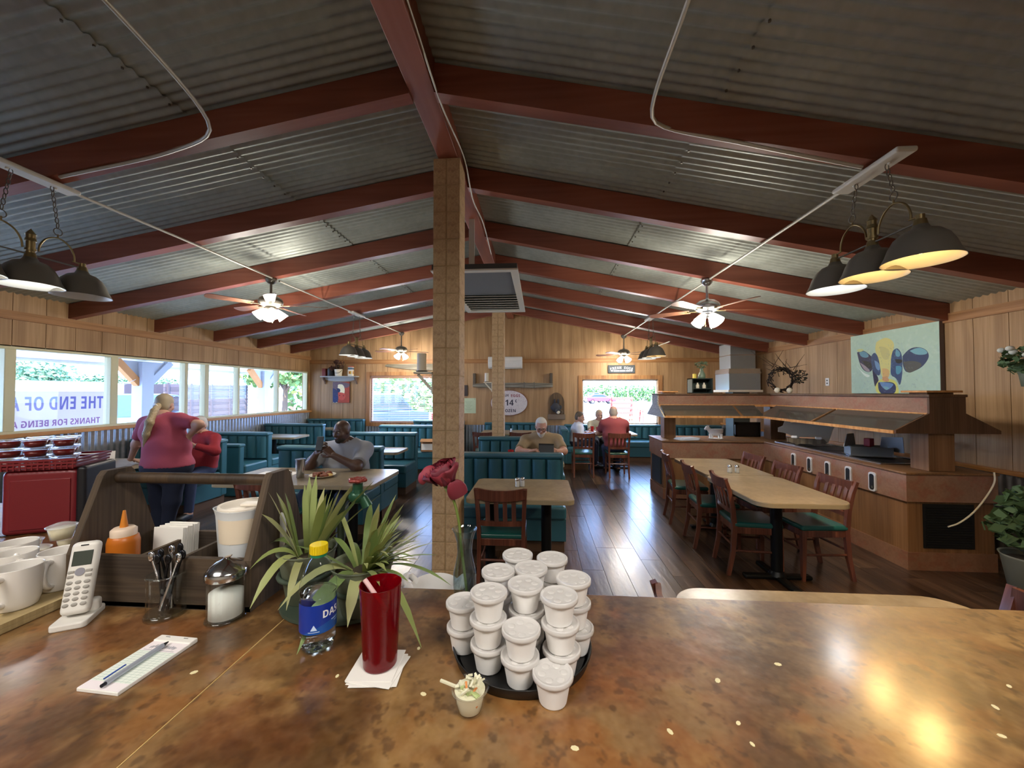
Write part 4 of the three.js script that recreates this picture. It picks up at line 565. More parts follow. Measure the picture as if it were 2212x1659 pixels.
{ // water bottle
  const x = -0.453, z = -0.767, b = thing('water_bottle', 'clear plastic water bottle with yellow cap and blue label', 'bottle', [x, CT, z]);
  const prof = [[0.0, 0.008], [0.012, 0.004], [0.026, 0.0], [0.031, 0.004], [0.0345, 0.02], [0.0335, 0.034], [0.0345, 0.042], [0.0345, 0.1], [0.0325, 0.106], [0.035, 0.114], [0.0352, 0.128], [0.032, 0.142], [0.027, 0.158], [0.019, 0.175], [0.0135, 0.183], [0.0135, 0.19]];
  obj('shell', lathe(prof, 48), mat(0xf6faff, 0.04, 0, { transmission: 1, ior: 1.3 }), b);
  obj('water', lathe([[0, 0.009], [0.012, 0.006], [0.026, 0.003], [0.03, 0.006], [0.0335, 0.02], [0.0325, 0.034], [0.0335, 0.043], [0.0335, 0.1], [0.0318, 0.106], [0.034, 0.114], [0, 0.114]], 40), mat(0xffffff, 0.0, 0, { transmission: 1, ior: 1.33, thickness: 0.06, attenuationColor: rgb(0.7, 0.85, 1), attenuationDistance: 0.25 }), b);
  obj('base_lobes', Array.from({ length: 5 }, (_, i) => ball(0.012, Math.cos(i * 1.257) * 0.02, 0.01, Math.sin(i * 1.257) * 0.02, 1, 0.8, 1, 12)), mat(0xffffff, 0.03, 0, { transmission: 1, ior: 1.3 }), b).userData.kind = 'stuff';
  const lt = canvasTex(1024, 256, (g, w, h) => { g.fillStyle = '#12359a'; g.fillRect(0, 0, w, h); g.fillStyle = '#1a55a8'; g.beginPath(); g.moveTo(300, h); g.quadraticCurveTo(600, 90, 1024, 170); g.lineTo(1024, h); g.fill(); g.fillStyle = '#0b2f7e'; g.fillRect(0, 0, 210, h); g.fillStyle = '#ffffff'; g.font = 'bold 92px sans-serif'; g.textBaseline = 'middle'; g.fillText('DASANI', 470, 92); g.strokeStyle = '#cfe4ff'; g.lineWidth = 6; for (const y of [60, 110]) { g.beginPath(); g.arc(140, y + 10, 18, 0, 6.3); g.stroke(); } g.fillStyle = '#cfe4ff'; g.fillRect(110, 160, 70, 60); g.beginPath(); g.moveTo(400, 170); g.lineTo(430, 220); g.lineTo(370, 220); g.fill(); g.fillRect(560, 165, 190, 7); g.fillRect(600, 190, 150, 6); g.fillRect(350, 232, 100, 5); });
  obj('label', new THREE.CylinderGeometry(0.0349, 0.0349, 0.056, 48, 1, true).translate(0, 0.071, 0).rotateY(-2.15), mat(0xffffff, 0.3, 0, { map: lt, side: THREE.DoubleSide }), b, { keepUV: true });
  obj('cap', [cyl(0.0165, 0.0165, 0.018, 0, 0.199, 0), ...Array.from({ length: 24 }, (_, i) => box(0.0018, 0.016, 0.0018, Math.cos(i * 0.2618) * 0.0165, 0.199, Math.sin(i * 0.2618) * 0.0165, 0, -i * 0.2618))], mat(0xe8cc14, 0.4), b); obj('cap_ring', cyl(0.0155, 0.0155, 0.005, 0, 0.187, 0), mat(0x1d7a52, 0.4), b);
}
{ // plant stand with pots, faucet ornament
  const s = thing('pot_stand', 'grey-green metal stand holding the plant pots, with red valve wheel', 'plant stand', [-0.49, CT, -0.915]), gm = mat(0x4d5a4c, 0.6, 0.3);
  obj('base', [cyl(0.13, 0.13, 0.008, 0, 0.008, 0).scale(1.05, 1, 0.72), ...[[-0.085, 0.05], [0.085, 0.05], [0, -0.06]].map(([x, z]) => cyl(0.008, 0.008, 0.01, x, 0.005, z))], gm, s);
  const ring = (x, y, z, r) => put(new THREE.TorusGeometry(r, 0.0055, 8, 36).rotateX(PI / 2), x, y, z);
  obj('ring', ring(-0.085, 0.075, -0.01, 0.062), gm, s); obj('ring', ring(0.075, 0.068, 0.03, 0.06), gm, s);
  const pipe = mat(0x39443a, 0.45, 0.6), grn = mat(rgb(0.015, 0.07, 0.035), 0.35, 0.3);
  obj('pipe', tube([[-0.005, 0.01, -0.02], [-0.005, 0.15, -0.02], [-0.005, 0.225, -0.02], [0.002, 0.25, -0.018], [0.02, 0.262, -0.014], [0.045, 0.264, -0.01]], 0.0085, 10, 40), pipe, s);
  obj('valve_body', [ball(0.017, 0.04, 0.262, -0.01, 1.25, 1, 1), cyl(0.012, 0.012, 0.03, 0.042, 0.28, -0.01), put(new THREE.CylinderGeometry(0.011, 0.013, 0.026, 14), 0.062, 0.25, -0.008, 0, 0, 0.5), cyl(0.015, 0.013, 0.01, 0.042, 0.275, -0.01, 0, 0, 0, 8)], grn, s);
  obj('valve_wheel', [...Array.from({ length: 6 }, (_, i) => ball(0.0075, 0.042 + Math.cos(i * 1.047) * 0.017, 0.303, -0.01 + Math.sin(i * 1.047) * 0.017, 1, 0.7, 1, 8)), put(new THREE.TorusGeometry(0.017, 0.0042, 8, 24).rotateX(PI / 2), 0.042, 0.303, -0.01), cyl(0.007, 0.007, 0.014, 0.042, 0.3, -0.01), box(0.034, 0.004, 0.005, 0.042, 0.303, -0.01), box(0.005, 0.004, 0.034, 0.042, 0.303, -0.01)], mat(rgb(0.22, 0.035, 0.028), 0.3, 0.2), s);
}
const M_leaf = [mat(rgb(0.3, 0.36, 0.1), 0.55, 0, { transmission: 0.25, side: THREE.DoubleSide }), mat(rgb(0.38, 0.42, 0.14), 0.55, 0, { transmission: 0.25, side: THREE.DoubleSide }), mat(rgb(0.44, 0.44, 0.18), 0.55, 0, { transmission: 0.25, side: THREE.DoubleSide }), mat(rgb(0.2, 0.28, 0.08), 0.55, 0, { transmission: 0.25, side: THREE.DoubleSide })];
function pottedGrass(label, x, z, rTop, rBot, h, y, list) {
  const p = thing('potted_plant', label, 'plant', [x, y, z]), pm = mat(0x6d7460, 0.55, 0.15);
  obj('pot', lathe([[0, 0.0], [rBot, 0.0], [rTop, h], [rTop + 0.004, h + 0.003], [rTop + 0.003, h + 0.006], [rTop - 0.004, h], [rBot - 0.003, 0.006], [0, 0.006]], 36), pm, p);
  obj('soil', cyl(lerp(rBot, rTop, 0.8) - 0.004, lerp(rBot, rTop, 0.85) - 0.004, 0.01, 0, h * 0.83, 0), mat(0x3a3022, 0.95), p);
  list.forEach(([az, len, up, droop, w], i) => { const n = 9, pts = [], ws = [], d = [Math.cos(az), Math.sin(az)], s0 = rTop * 0.3; for (let k = 0; k <= n; k++) { const t = k / n, out = s0 + len * (1 - up * 0.85) * t + len * 0.12 * t * t * droop, yy = h * 0.85 + len * up * t * (1.12 - 0.12 * t) - len * droop * t * t * 0.75; pts.push([d[0] * out, yy, d[1] * out]); ws.push(w * (0.45 + 1.1 * Math.sin(Math.PI * Math.min(1, 0.12 + t * 0.75))) * (t > 0.8 ? (1 - t) * 5 * 0.95 + 0.05 : 1)); } obj('leaf', ribbon(pts, ws, [-d[1], 0.15, d[0]], 0.1), M_leaf[i % 4], p, { keepUV: true }); });
}
{
  const A = []; for (let i = 0; i < 14; i++) A.push([rr(0, 6.28), rr(0.15, 0.23), rr(0.82, 0.98), rr(0, 0.18), rr(0.009, 0.012)]);
  for (const [az, len, up, dr] of [[0.35, 0.3, 0.68, 0.05], [0.1, 0.33, 0.62, 0.04], [-0.15, 0.31, 0.56, 0.08], [0.5, 0.27, 0.6, 0.1], [0.0, 0.29, 0.72, 0.05], [-0.4, 0.28, 0.7, 0.1], [0.7, 0.25, 0.75, 0.1], [3.0, 0.2, 0.86, 0.1], [2.8, 0.2, 0.72, 0.2], [3.3, 0.19, 0.62, 0.75], [2.6, 0.17, 0.6, 0.85], [1.8, 0.2, 0.55, 1.05], [1.3, 0.17, 0.5, 1.1]]) A.push([az, len, up, dr, rr(0.011, 0.015)]);
  pottedGrass('strap-leaved green plant in the left grey-green pot of the stand', -0.575, -0.925, 0.065, 0.045, 0.115, CT + 0.013, A);
  const B = []; for (let i = 0; i < 62; i++) { const az = i < 44 ? rr(-1.2, 1.0) : rr(0, 6.28), up = i < 22 ? rr(0.6, 0.95) : rr(0.3, 0.75); B.push([az, rr(0.14, 0.235), up, rr(0.05, 0.45), rr(0.006, 0.012)]); }
  B.push([2.45, 0.22, 0.5, 0.9, 0.018], [1.9, 0.19, 0.42, 1.2, 0.02], [0.55, 0.24, 0.42, 1.15, 0.012], [0.9, 0.17, 0.4, 1.2, 0.014], [1.35, 0.14, 0.42, 1.1, 0.016], [0.2, 0.27, 0.35, 0.5, 0.011]);
  pottedGrass('spiky green grass plant in the right grey-green pot behind the tumbler', -0.415, -0.885, 0.068, 0.045, 0.105, CT + 0.013, B);
}
{ // sugar shaker
  const s = thing('sugar_shaker', 'ribbed glass sugar shaker with domed chrome lid', 'shaker', [-0.722, CT, -0.848]);
  const flute = (r, y0, y1) => { const sh = new THREE.Shape(); for (let i = 0; i <= 48; i++) { const a = i / 48 * 6.2832, q = r + 0.0012 * Math.cos(a * 12); i ? sh.lineTo(Math.cos(a) * q, Math.sin(a) * q) : sh.moveTo(Math.cos(a) * q, Math.sin(a) * q); } return ext(sh, y1 - y0).rotateX(-PI / 2).translate(0, y0, 0); };
  obj('glass', [flute(0.037, 0.006, 0.1), lathe([[0, 0], [0.04, 0], [0.0415, 0.004], [0.038, 0.008], [0, 0.008]], 36)], M.glass, s); obj('sugar', [lathe([[0, 0.008], [0.0335, 0.008], [0.0335, 0.062], [0, 0.07]], 32)], mat(0xf0ece4, 0.9), s);
  obj('lid', lathe([[0.0395, 0.094], [0.042, 0.096], [0.042, 0.108], [0.039, 0.112], [0.034, 0.12], [0.02, 0.13], [0.008, 0.135], [0.006, 0.139], [0, 0.139]], 36), M.chrome, s); obj('pour_flap', box(0.012, 0.002, 0.01, 0.004, 0.14, 0, 0, 0.4, 0.2), M.chrome, s);
  const j = thing('cutlery_jar', 'clear glass jar full of dark-handled cutlery', 'jar', [-0.872, CT, -0.85]);
  obj('glass', [flute(0.036, 0.008, 0.095), lathe([[0, 0], [0.04, 0], [0.041, 0.006], [0.037, 0.012], [0, 0.01]], 36), put(new THREE.TorusGeometry(0.037, 0.0025, 8, 32).rotateX(PI / 2), 0, 0.095, 0)], M.glass, j);
  for (let i = 0; i < 9; i++) { const a = i * 0.7, r0 = 0.012, k = tag(obj('spoon', [rod([Math.cos(a + 2) * r0, 0.015, Math.sin(a + 2) * r0], [Math.cos(a) * 0.026, 0.125 + 0.004 * (i % 4), Math.sin(a) * 0.026], 0.003, 6), ball(0.009, Math.cos(a) * 0.028, 0.132 + 0.004 * (i % 4), Math.sin(a) * 0.028, 0.8, 1.3, 0.55, 10)].map((g) => g.translate(-0.872, CT, -0.85)), i % 3 ? mat(0x2a2a2c, 0.25, 0.8) : M.chrome), 'dark metal spoon standing handle-up in the glass jar', 'cutlery', 'cutlery in the glass jar'); }
}
{ // order pad and pen
  const p = thing('order_pad', 'white guest-check order pad lying on the counter', 'order pad', [-0.757, CT, -0.69], -0.06);
  const t = canvasTex(256, 400, (g, w, h) => { g.fillStyle = '#e9efe4'; g.fillRect(0, 0, w, h); g.fillStyle = '#f3e9ea'; g.fillRect(0, 0, w, 96); g.fillRect(0, h - 56, w, 56); g.strokeStyle = '#b9c9bd'; g.lineWidth = 2; for (let y = 100; y < h - 60; y += 18) { g.beginPath(); g.moveTo(6, y); g.lineTo(w - 6, y); g.stroke(); } for (const x of [34, 190, 222]) { g.beginPath(); g.moveTo(x, 96); g.lineTo(x, h - 58); g.stroke(); } g.strokeStyle = '#b0acb2'; g.lineWidth = 9; g.beginPath(); for (let i = 0; i < 40; i++) g.lineTo(40 + i * 4.4, 56 + 9 * Math.sin(i * 1.9) + 4 * Math.sin(i * 0.7)); g.stroke(); g.fillStyle = '#c6c2c4'; g.fillRect(20, 84, 210, 6); });
  obj('stack', rbox(0.084, 0.006, 0.14, 0.001, 0, 0.003, 0), M.paper, p); obj('top_sheet', new THREE.PlaneGeometry(0.083, 0.13).rotateX(-PI / 2).translate(0, 0.0064, 0.004), mat(0xffffff, 0.8, 0, { map: t }), p, { keepUV: true }); obj('binding', [rbox(0.086, 0.009, 0.018, 0.002, 0, 0.0045, -0.066)], M.paper, p); obj('staple', [-0.02, 0.022].map((x) => box(0.01, 0.0012, 0.0012, x, 0.0096, -0.068)), M.chrome, p).userData.kind = 'stuff';
  const e = thing('pen', 'silver and blue ballpoint pen across the order pad', 'pen', [-0.757, CT + 0.0115, -0.69], -0.06);
  obj('barrel', [rod([0.004, 0, 0.06], [0.0, 0, -0.04], 0.0045, 12)], mat(0xb9bfcc, 0.35, 0.4), e); obj('tip', [rod([0.0, 0, -0.04], [-0.001, 0, -0.052], 0.004, 10, 0.001)], M.dark, e); obj('clip', [bar([-0.003, 0.005, 0.058], [-0.005, 0.005, 0.022], 0.0025, 0.0015, [0, 1, 0])], mat(0x2a4fa8, 0.35), e); obj('button', rod([0.004, 0, 0.06], [0.0045, 0, 0.067], 0.003, 10), mat(0x1b1e28, 0.4), e);
}
{ // cordless phone on its cradle
  const p = thing('cordless_phone', 'white cordless phone standing in its charging cradle', 'phone', [-1.058, CT, -0.83], 0.5), w = mat(0xdedad2, 0.45), k2 = mat(0x9a968e, 0.5);
  obj('cradle', [ext(rrect(0.062, 0.088, 0.01), 0.008, 0.003).rotateX(-PI / 2).translate(0, 0.003, 0.018), rbox(0.06, 0.03, 0.024, 0.008, 0, 0.024, -0.0)], w, p);
  const T = new THREE.Matrix4().makeRotationX(-0.3).setPosition(0, 0.02, 0.03), tr = (g) => g.applyMatrix4(T);
  obj('handset', [tr(rbox(0.05, 0.155, 0.024, 0.011, 0, 0.077, 0))], w, p);
  obj('screen', tr(rbox(0.034, 0.032, 0.002, 0.001, 0, 0.118, 0.0118)), mat(0x40463f, 0.2), p); obj('earpiece', tr(rbox(0.014, 0.0025, 0.002, 0.001, 0, 0.146, 0.012)), M.dark, p); obj('navigation_button', tr(put(new THREE.CylinderGeometry(0.0085, 0.0085, 0.003, 20), 0, 0.089, 0.0122, PI / 2, 0, 0)), mat(0x8c8a92, 0.4), p);
  for (const [x, y] of [[-0.015, 0.09], [0.015, 0.09], [-0.015, 0.08], [0.015, 0.08]]) obj('soft_key', tr(rbox(0.011, 0.006, 0.003, 0.002, x, y, 0.012)), k2, p);
  for (let r = 0; r < 5; r++) for (let c = -1; c < 2; c++) obj('key', tr(put(new THREE.SphereGeometry(0.0058, 12, 8).scale(1, 0.72, 0.35), c * 0.0145, 0.067 - r * 0.0115, 0.0118)), k2, p);
}
{ // wooden tool caddy
  const x0 = -1.16, x1 = -0.682, zf = -0.872, zb = -1.075, c = thing('wooden_caddy', 'dark wooden tool-box caddy with round handle, holding condiments', 'caddy', [0, CT, 0]), dw = mat(0xffffff, 0.75, 0, { map: woodTex(256, 256, [0.3, 0.7], [58, 46, 34], [82, 66, 48], [40, 30, 22], 401, 10, 2) }), zm = (zf + zb) / 2;
  obj('floor_board', span(x0, x1, 0, 0.012, zb, zf), dw, c, { swap: true }); obj('front_board', rspan(x0 + 0.016, x1 - 0.016, 0.0, 0.122, zf - 0.014, zf, 0.002), dw, c, { swap: true }); obj('back_board', rspan(x0 + 0.016, x1 - 0.016, 0.0, 0.115, zb, zb + 0.014, 0.002), dw, c, { swap: true });
  for (const x of [x0, x1 - 0.018]) obj('end_board', ext(poly([[zf, 0], [zf, 0.12], [zm + 0.04, 0.3], [zm + 0.03, 0.312], [zm - 0.03, 0.312], [zm - 0.04, 0.3], [zb, 0.115], [zb, 0]].map(([z, y]) => [-z, y])), 0.018, 0.001).rotateY(PI / 2).translate(x, 0, 0), dw, c);
  obj('handle', put(new THREE.CylinderGeometry(0.0145, 0.0145, x1 - x0, 18), (x0 + x1) / 2, 0.288, zm, 0, 0, PI / 2), mat(0xffffff, 0.6, 0, { map: dw.map, color: 0xd8c8b0 }), c);
  obj('divider', span(x0 + 0.155, x0 + 0.165, 0.012, 0.11, zb + 0.014, zf - 0.014), dw, c); obj('divider', span(x0 + 0.27, x0 + 0.28, 0.012, 0.11, zb + 0.014, zf - 0.014), dw, c);
  const m = thing('sauce_bottle', 'orange squeeze bottle with pointed orange tip in the caddy', 'bottle', [-1.093, CT + 0.013, -0.945]), or = mat(rgb(0.52, 0.14, 0.012), 0.35, 0, {});
  obj('bottle', lathe([[0, 0], [0.03, 0], [0.033, 0.004], [0.033, 0.115], [0.03, 0.128], [0.024, 0.132], [0, 0.132]], 32), or, m); obj('cap', lathe([[0.0255, 0.128], [0.0265, 0.13], [0.0265, 0.146], [0.02, 0.152], [0, 0.152]], 28), mat(0xe2cbb4, 0.45), m); obj('nozzle', lathe([[0.009, 0.15], [0.007, 0.165], [0.003, 0.195], [0, 0.196]], 18), mat(rgb(0.6, 0.2, 0.02), 0.4), m);
  const ns = thing('napkin_stack', 'stack of folded white napkins standing in the caddy', 'napkins', [-1.035, CT + 0.013, -1.01]); for (let i = 0; i < 14; i++) obj('napkin', rbox(0.088 - 0.001 * (i % 3), 0.125, 0.0034, 0.0012, 0.001 * (i % 2), 0.066 - 0.001 * (i % 4), -i * 0.0038, -0.05, 0, 0, 1), M.paper, ns);
  const p = thing('milk_pitcher', 'translucent white plastic pitcher standing in the caddy', 'pitcher', [-0.777, CT + 0.013, -0.968], 0.1), pw = mat(rgb(0.78, 0.8, 0.8), 0.35, 0, { transmission: 0.2, side: THREE.DoubleSide });
  const g = lathe([[0, 0], [0.046, 0], [0.048, 0.004], [0.056, 0.19], [0.058, 0.205], [0.0595, 0.207], [0.056, 0.207], [0.045, 0.006], [0, 0.006]], 36), pp = g.attributes.position; for (let i = 0; i < pp.count; i++) { const yy = pp.getY(i), t = sstep(0.15, 0.207, yy), a = Math.atan2(pp.getZ(i), pp.getX(i)), l = Math.max(0, Math.cos(a - 2.9)); pp.setX(i, pp.getX(i) * (1 + 0.22 * t * l ** 6)); } g.computeVertexNormals();
  obj('body', g, pw, p); obj('band', lathe([[0.0535, 0.125], [0.0565, 0.185], [0.0572, 0.185], [0.0542, 0.125]], 36), mat(0xe6d6bd, 0.5), p); obj('lid', [lathe([[0.056, 0.2], [0.059, 0.208], [0.058, 0.214], [0.05, 0.212], [0.042, 0.203], [0, 0.203]], 36), rbox(0.05, 0.008, 0.03, 0.004, 0.02, 0.212, 0)], mat(0xe9dfcf, 0.45), p);
  obj('handle', tube([[0.054, 0.19, 0], [0.09, 0.185, 0], [0.1, 0.16, 0], [0.096, 0.1, 0], [0.08, 0.055, 0], [0.05, 0.05, 0]], 0.008, 8, 40), pw, p); obj('milk', lathe([[0, 0.007], [0.043, 0.007], [0.049, 0.12], [0, 0.12]], 30), mat(0xf4f3ee, 0.5), p);
}
{ // mugs on a wooden board
  tag(obj('wooden_board', [rspan(-1.75, -1.15, CT, CT + 0.012, -1.0, -0.62, 0.003), span(-1.162, -1.15, CT + 0.012, CT + 0.022, -1.0, -0.62)], mat(0xffffff, 0.6, 0, { map: woodTex(128, 128, [0.2, 0.5], [170, 148, 104], [190, 168, 124], [150, 128, 86], 431, 8, 2) })), 'pale wooden board under the white mugs', 'board');
  const m0 = thing('mug', 'front white mug with its handle toward the camera', 'mug', [0, 0, 0], 0, 'white mugs on the wooden board'), china = mat(0xe4dfd8, 0.22, 0, { clearcoat: 0.6, clearcoatRoughness: 0.1 });
  obj('body', lathe([[0, 0], [0.03, 0], [0.034, 0.004], [0.038, 0.02], [0.0405, 0.06], [0.0415, 0.095], [0.0405, 0.097], [0.039, 0.094], [0.037, 0.03], [0.03, 0.012], [0, 0.01]], 36), china, m0); obj('handle', tube([[0, 0.08, 0.039], [0, 0.082, 0.056], [0, 0.066, 0.068], [0, 0.04, 0.066], [0, 0.022, 0.05], [0, 0.02, 0.037]], 0.0068, 8, 30), china, m0);
  const at = [[-1.235, -0.835, 0.35, 'front white mug with its handle toward the camera'], [-1.245, -0.925, 0.5, 'white mug beside the phone, handle toward the camera'], [-1.35, -0.905, 1.2, 'white mug behind the front mug, seen over its rim'], [-1.36, -0.805, 0.6, 'white mug at the left edge of the picture'], [-1.435, -0.965, 1.0, 'rearmost white mug beside the clear cups']];
  at.forEach(([x, z, r, l], i) => { if (i) dup(m0, [x, CT + 0.012, z], r, l); else { m0.position.set(x, CT + 0.012, z); m0.rotation.y = r; } });
  const c0 = thing('clear_cup', 'clear plastic dressing cup in front of the dispenser, left of the group', 'cup', [0, 0, 0], 0, 'clear dressing cups'); obj('cup', lathe([[0, 0.001], [0.024, 0.001], [0.032, 0.04], [0.035, 0.042], [0.035, 0.043], [0.031, 0.0425], [0.0235, 0.004], [0, 0.004]], 28), M.plastic, c0); obj('lid', lathe([[0.0355, 0.041], [0.036, 0.044], [0.03, 0.047], [0.012, 0.054], [0, 0.055]], 28), mat(0xffffff, 0.25, 0, { transmission: 0.75, ior: 1.3 }), c0); obj('dressing', lathe([[0, 0.005], [0.0235, 0.005], [0.0305, 0.038], [0, 0.038]], 20), mat(0xd9cfae, 0.5), c0);
  const cs = [[-1.64, -1.13, 0], [-1.55, -1.175, 0], [-1.535, -1.075, 0], [-1.385, -1.06, 0], [-1.46, -1.03, 0], [-1.4, -0.985, 0], [-1.5, -1.115, 0.056]], nm = ['left of the group', 'rear of the group', 'middle of the group', 'nearest the caddy', 'front of the group', 'front beside the phone', 'stacked on top of the others'];
  cs.forEach(([x, z, y], i) => { const l = 'clear plastic dressing cup before the red dispenser, ' + nm[i]; if (i) dup(c0, [x, CT + y, z], i, l); else { c0.position.set(x, CT, z); c0.userData.label = l; } });
}
{ // red dispenser with basket of sauce cups
  const a = 0.42, d = thing('napkin_dispenser', 'red plastic napkin dispenser with black back, left end of the counter', 'dispenser', [-1.865, CT, -1.37], a), red = mat(rgb(0.17, 0.008, 0.014), 0.38, 0, { clearcoat: 0.3, clearcoatRoughness: 0.3 });
  obj('body', rbox(0.21, 0.235, 0.18, 0.02, 0, 0.1175, 0), red, d); obj('face_plate', rbox(0.165, 0.18, 0.006, 0.003, 0.005, 0.11, 0.0905), red, d); obj('back', rbox(0.03, 0.24, 0.19, 0.012, 0.115, 0.12, -0.002), mat(0x17171d, 0.4), d); obj('foot', [[-0.1, -0.07], [0.1, -0.07], [-0.1, 0.07], [0.1, 0.07]].map(([x, z]) => cyl(0.012, 0.012, 0.004, x, 0.001, z)), M.black, d).userData.kind = 'stuff';
  const by = CT + 0.2355, b = thing('red_basket', 'red woven plastic basket on top of the dispenser', 'basket', [-1.885, by, -1.36], a); obj('floor_mesh', box(0.24, 0.004, 0.19, 0, 0.002, 0), red, b);
  for (let k = 0; k < 3; k++) obj('band', [box(0.25 + k * 0.006, 0.008, 0.004, 0, 0.01 + k * 0.012, 0.098 + k * 0.002), box(0.25 + k * 0.006, 0.008, 0.004, 0, 0.01 + k * 0.012, -0.098 - k * 0.002), box(0.004, 0.008, 0.196 + k * 0.004, 0.126 + k * 0.002, 0.01 + k * 0.012, 0), box(0.004, 0.008, 0.196 + k * 0.004, -0.126 - k * 0.002, 0.01 + k * 0.012, 0)], red, b);
  obj('ribs', Array.from({ length: 16 }, (_, i) => box(0.004, 0.036, 0.003, -0.12 + i * 0.016, 0.018, 0.1)), red, b).userData.kind = 'stuff';
  const s0 = thing('sauce_cup', '', 'cup', [0, 0, 0], 0, 'red sauce cups in the basket'); obj('cup', lathe([[0, 0.001], [0.025, 0.001], [0.032, 0.028], [0.035, 0.029], [0.035, 0.03], [0.031, 0.03], [0.0245, 0.004], [0, 0.004]], 28), M.plastic, s0); obj('sauce', lathe([[0, 0.005], [0.0245, 0.005], [0.0305, 0.027], [0, 0.027]], 24), mat(rgb(0.13, 0.008, 0.008), 0.3), s0); obj('lid', lathe([[0.0355, 0.029], [0.0362, 0.033], [0.034, 0.035], [0.029, 0.034], [0, 0.034]], 28), mat(0xffffff, 0.08, 0, { transmission: 0.9, ior: 1.3 }), s0);
  let i = 0; for (let k = 0; k < 3; k++) for (const [u, v, w] of [[-0.085, 0.05, 'front left'], [-0.012, 0.052, 'front middle'], [0.064, 0.045, 'front right'], [-0.05, -0.03, 'rear left'], [0.03, -0.035, 'rear right']]) { const px = -1.885 + u * Math.cos(a) + v * Math.sin(a) + (hash(k, i, 2) - 0.5) * 0.006, pz = -1.36 - u * Math.sin(a) + v * Math.cos(a), l = `clear-lidded cup of red sauce, ${['bottom', 'middle', 'top'][k]} layer, ${w} in the basket`; if (i++) dup(s0, [px, by + 0.005 + k * 0.0355, pz], i, l); else { s0.position.set(px, by + 0.005, pz); s0.userData.label = l; } }
  tag(obj('paper_sign', [rbox(0.22, 0.25, 0.003, 0.001, -2.02, CT + 0.127, -1.575, -0.1, 0.3, 0.02), box(0.1, 0.003, 0.06, -2.06, CT + 0.0015, -1.575)], M.paper), 'blank white paper sign propped behind the red dispenser', 'paper');
}
{ // white basket with twisted handles on the table beyond
  const b = thing('white_basket', 'white ceramic basket with knotted handles beyond the counter edge', 'basket', [-0.366, 0.761, -1.33]), m = mat(0xe9e7e4, 0.4);
  obj('bowl', lathe([[0, 0], [0.06, 0], [0.068, 0.02], [0.08, 0.17], [0.084, 0.19], [0.081, 0.192], [0.076, 0.17], [0.062, 0.015], [0, 0.012]], 32), m, b);
  for (const s of [-1, 1]) obj('handle', [tube([[s * 0.07, 0.175, 0.03], [s * 0.095, 0.205, 0.025], [s * 0.1, 0.215, 0], [s * 0.095, 0.205, -0.025], [s * 0.07, 0.18, -0.03]], 0.011, 8, 26), ball(0.016, s * 0.083, 0.19, 0.03, 1, 1, 1), ball(0.014, s * 0.1, 0.2, 0.02, 1, 1, 1)], m, b);
}
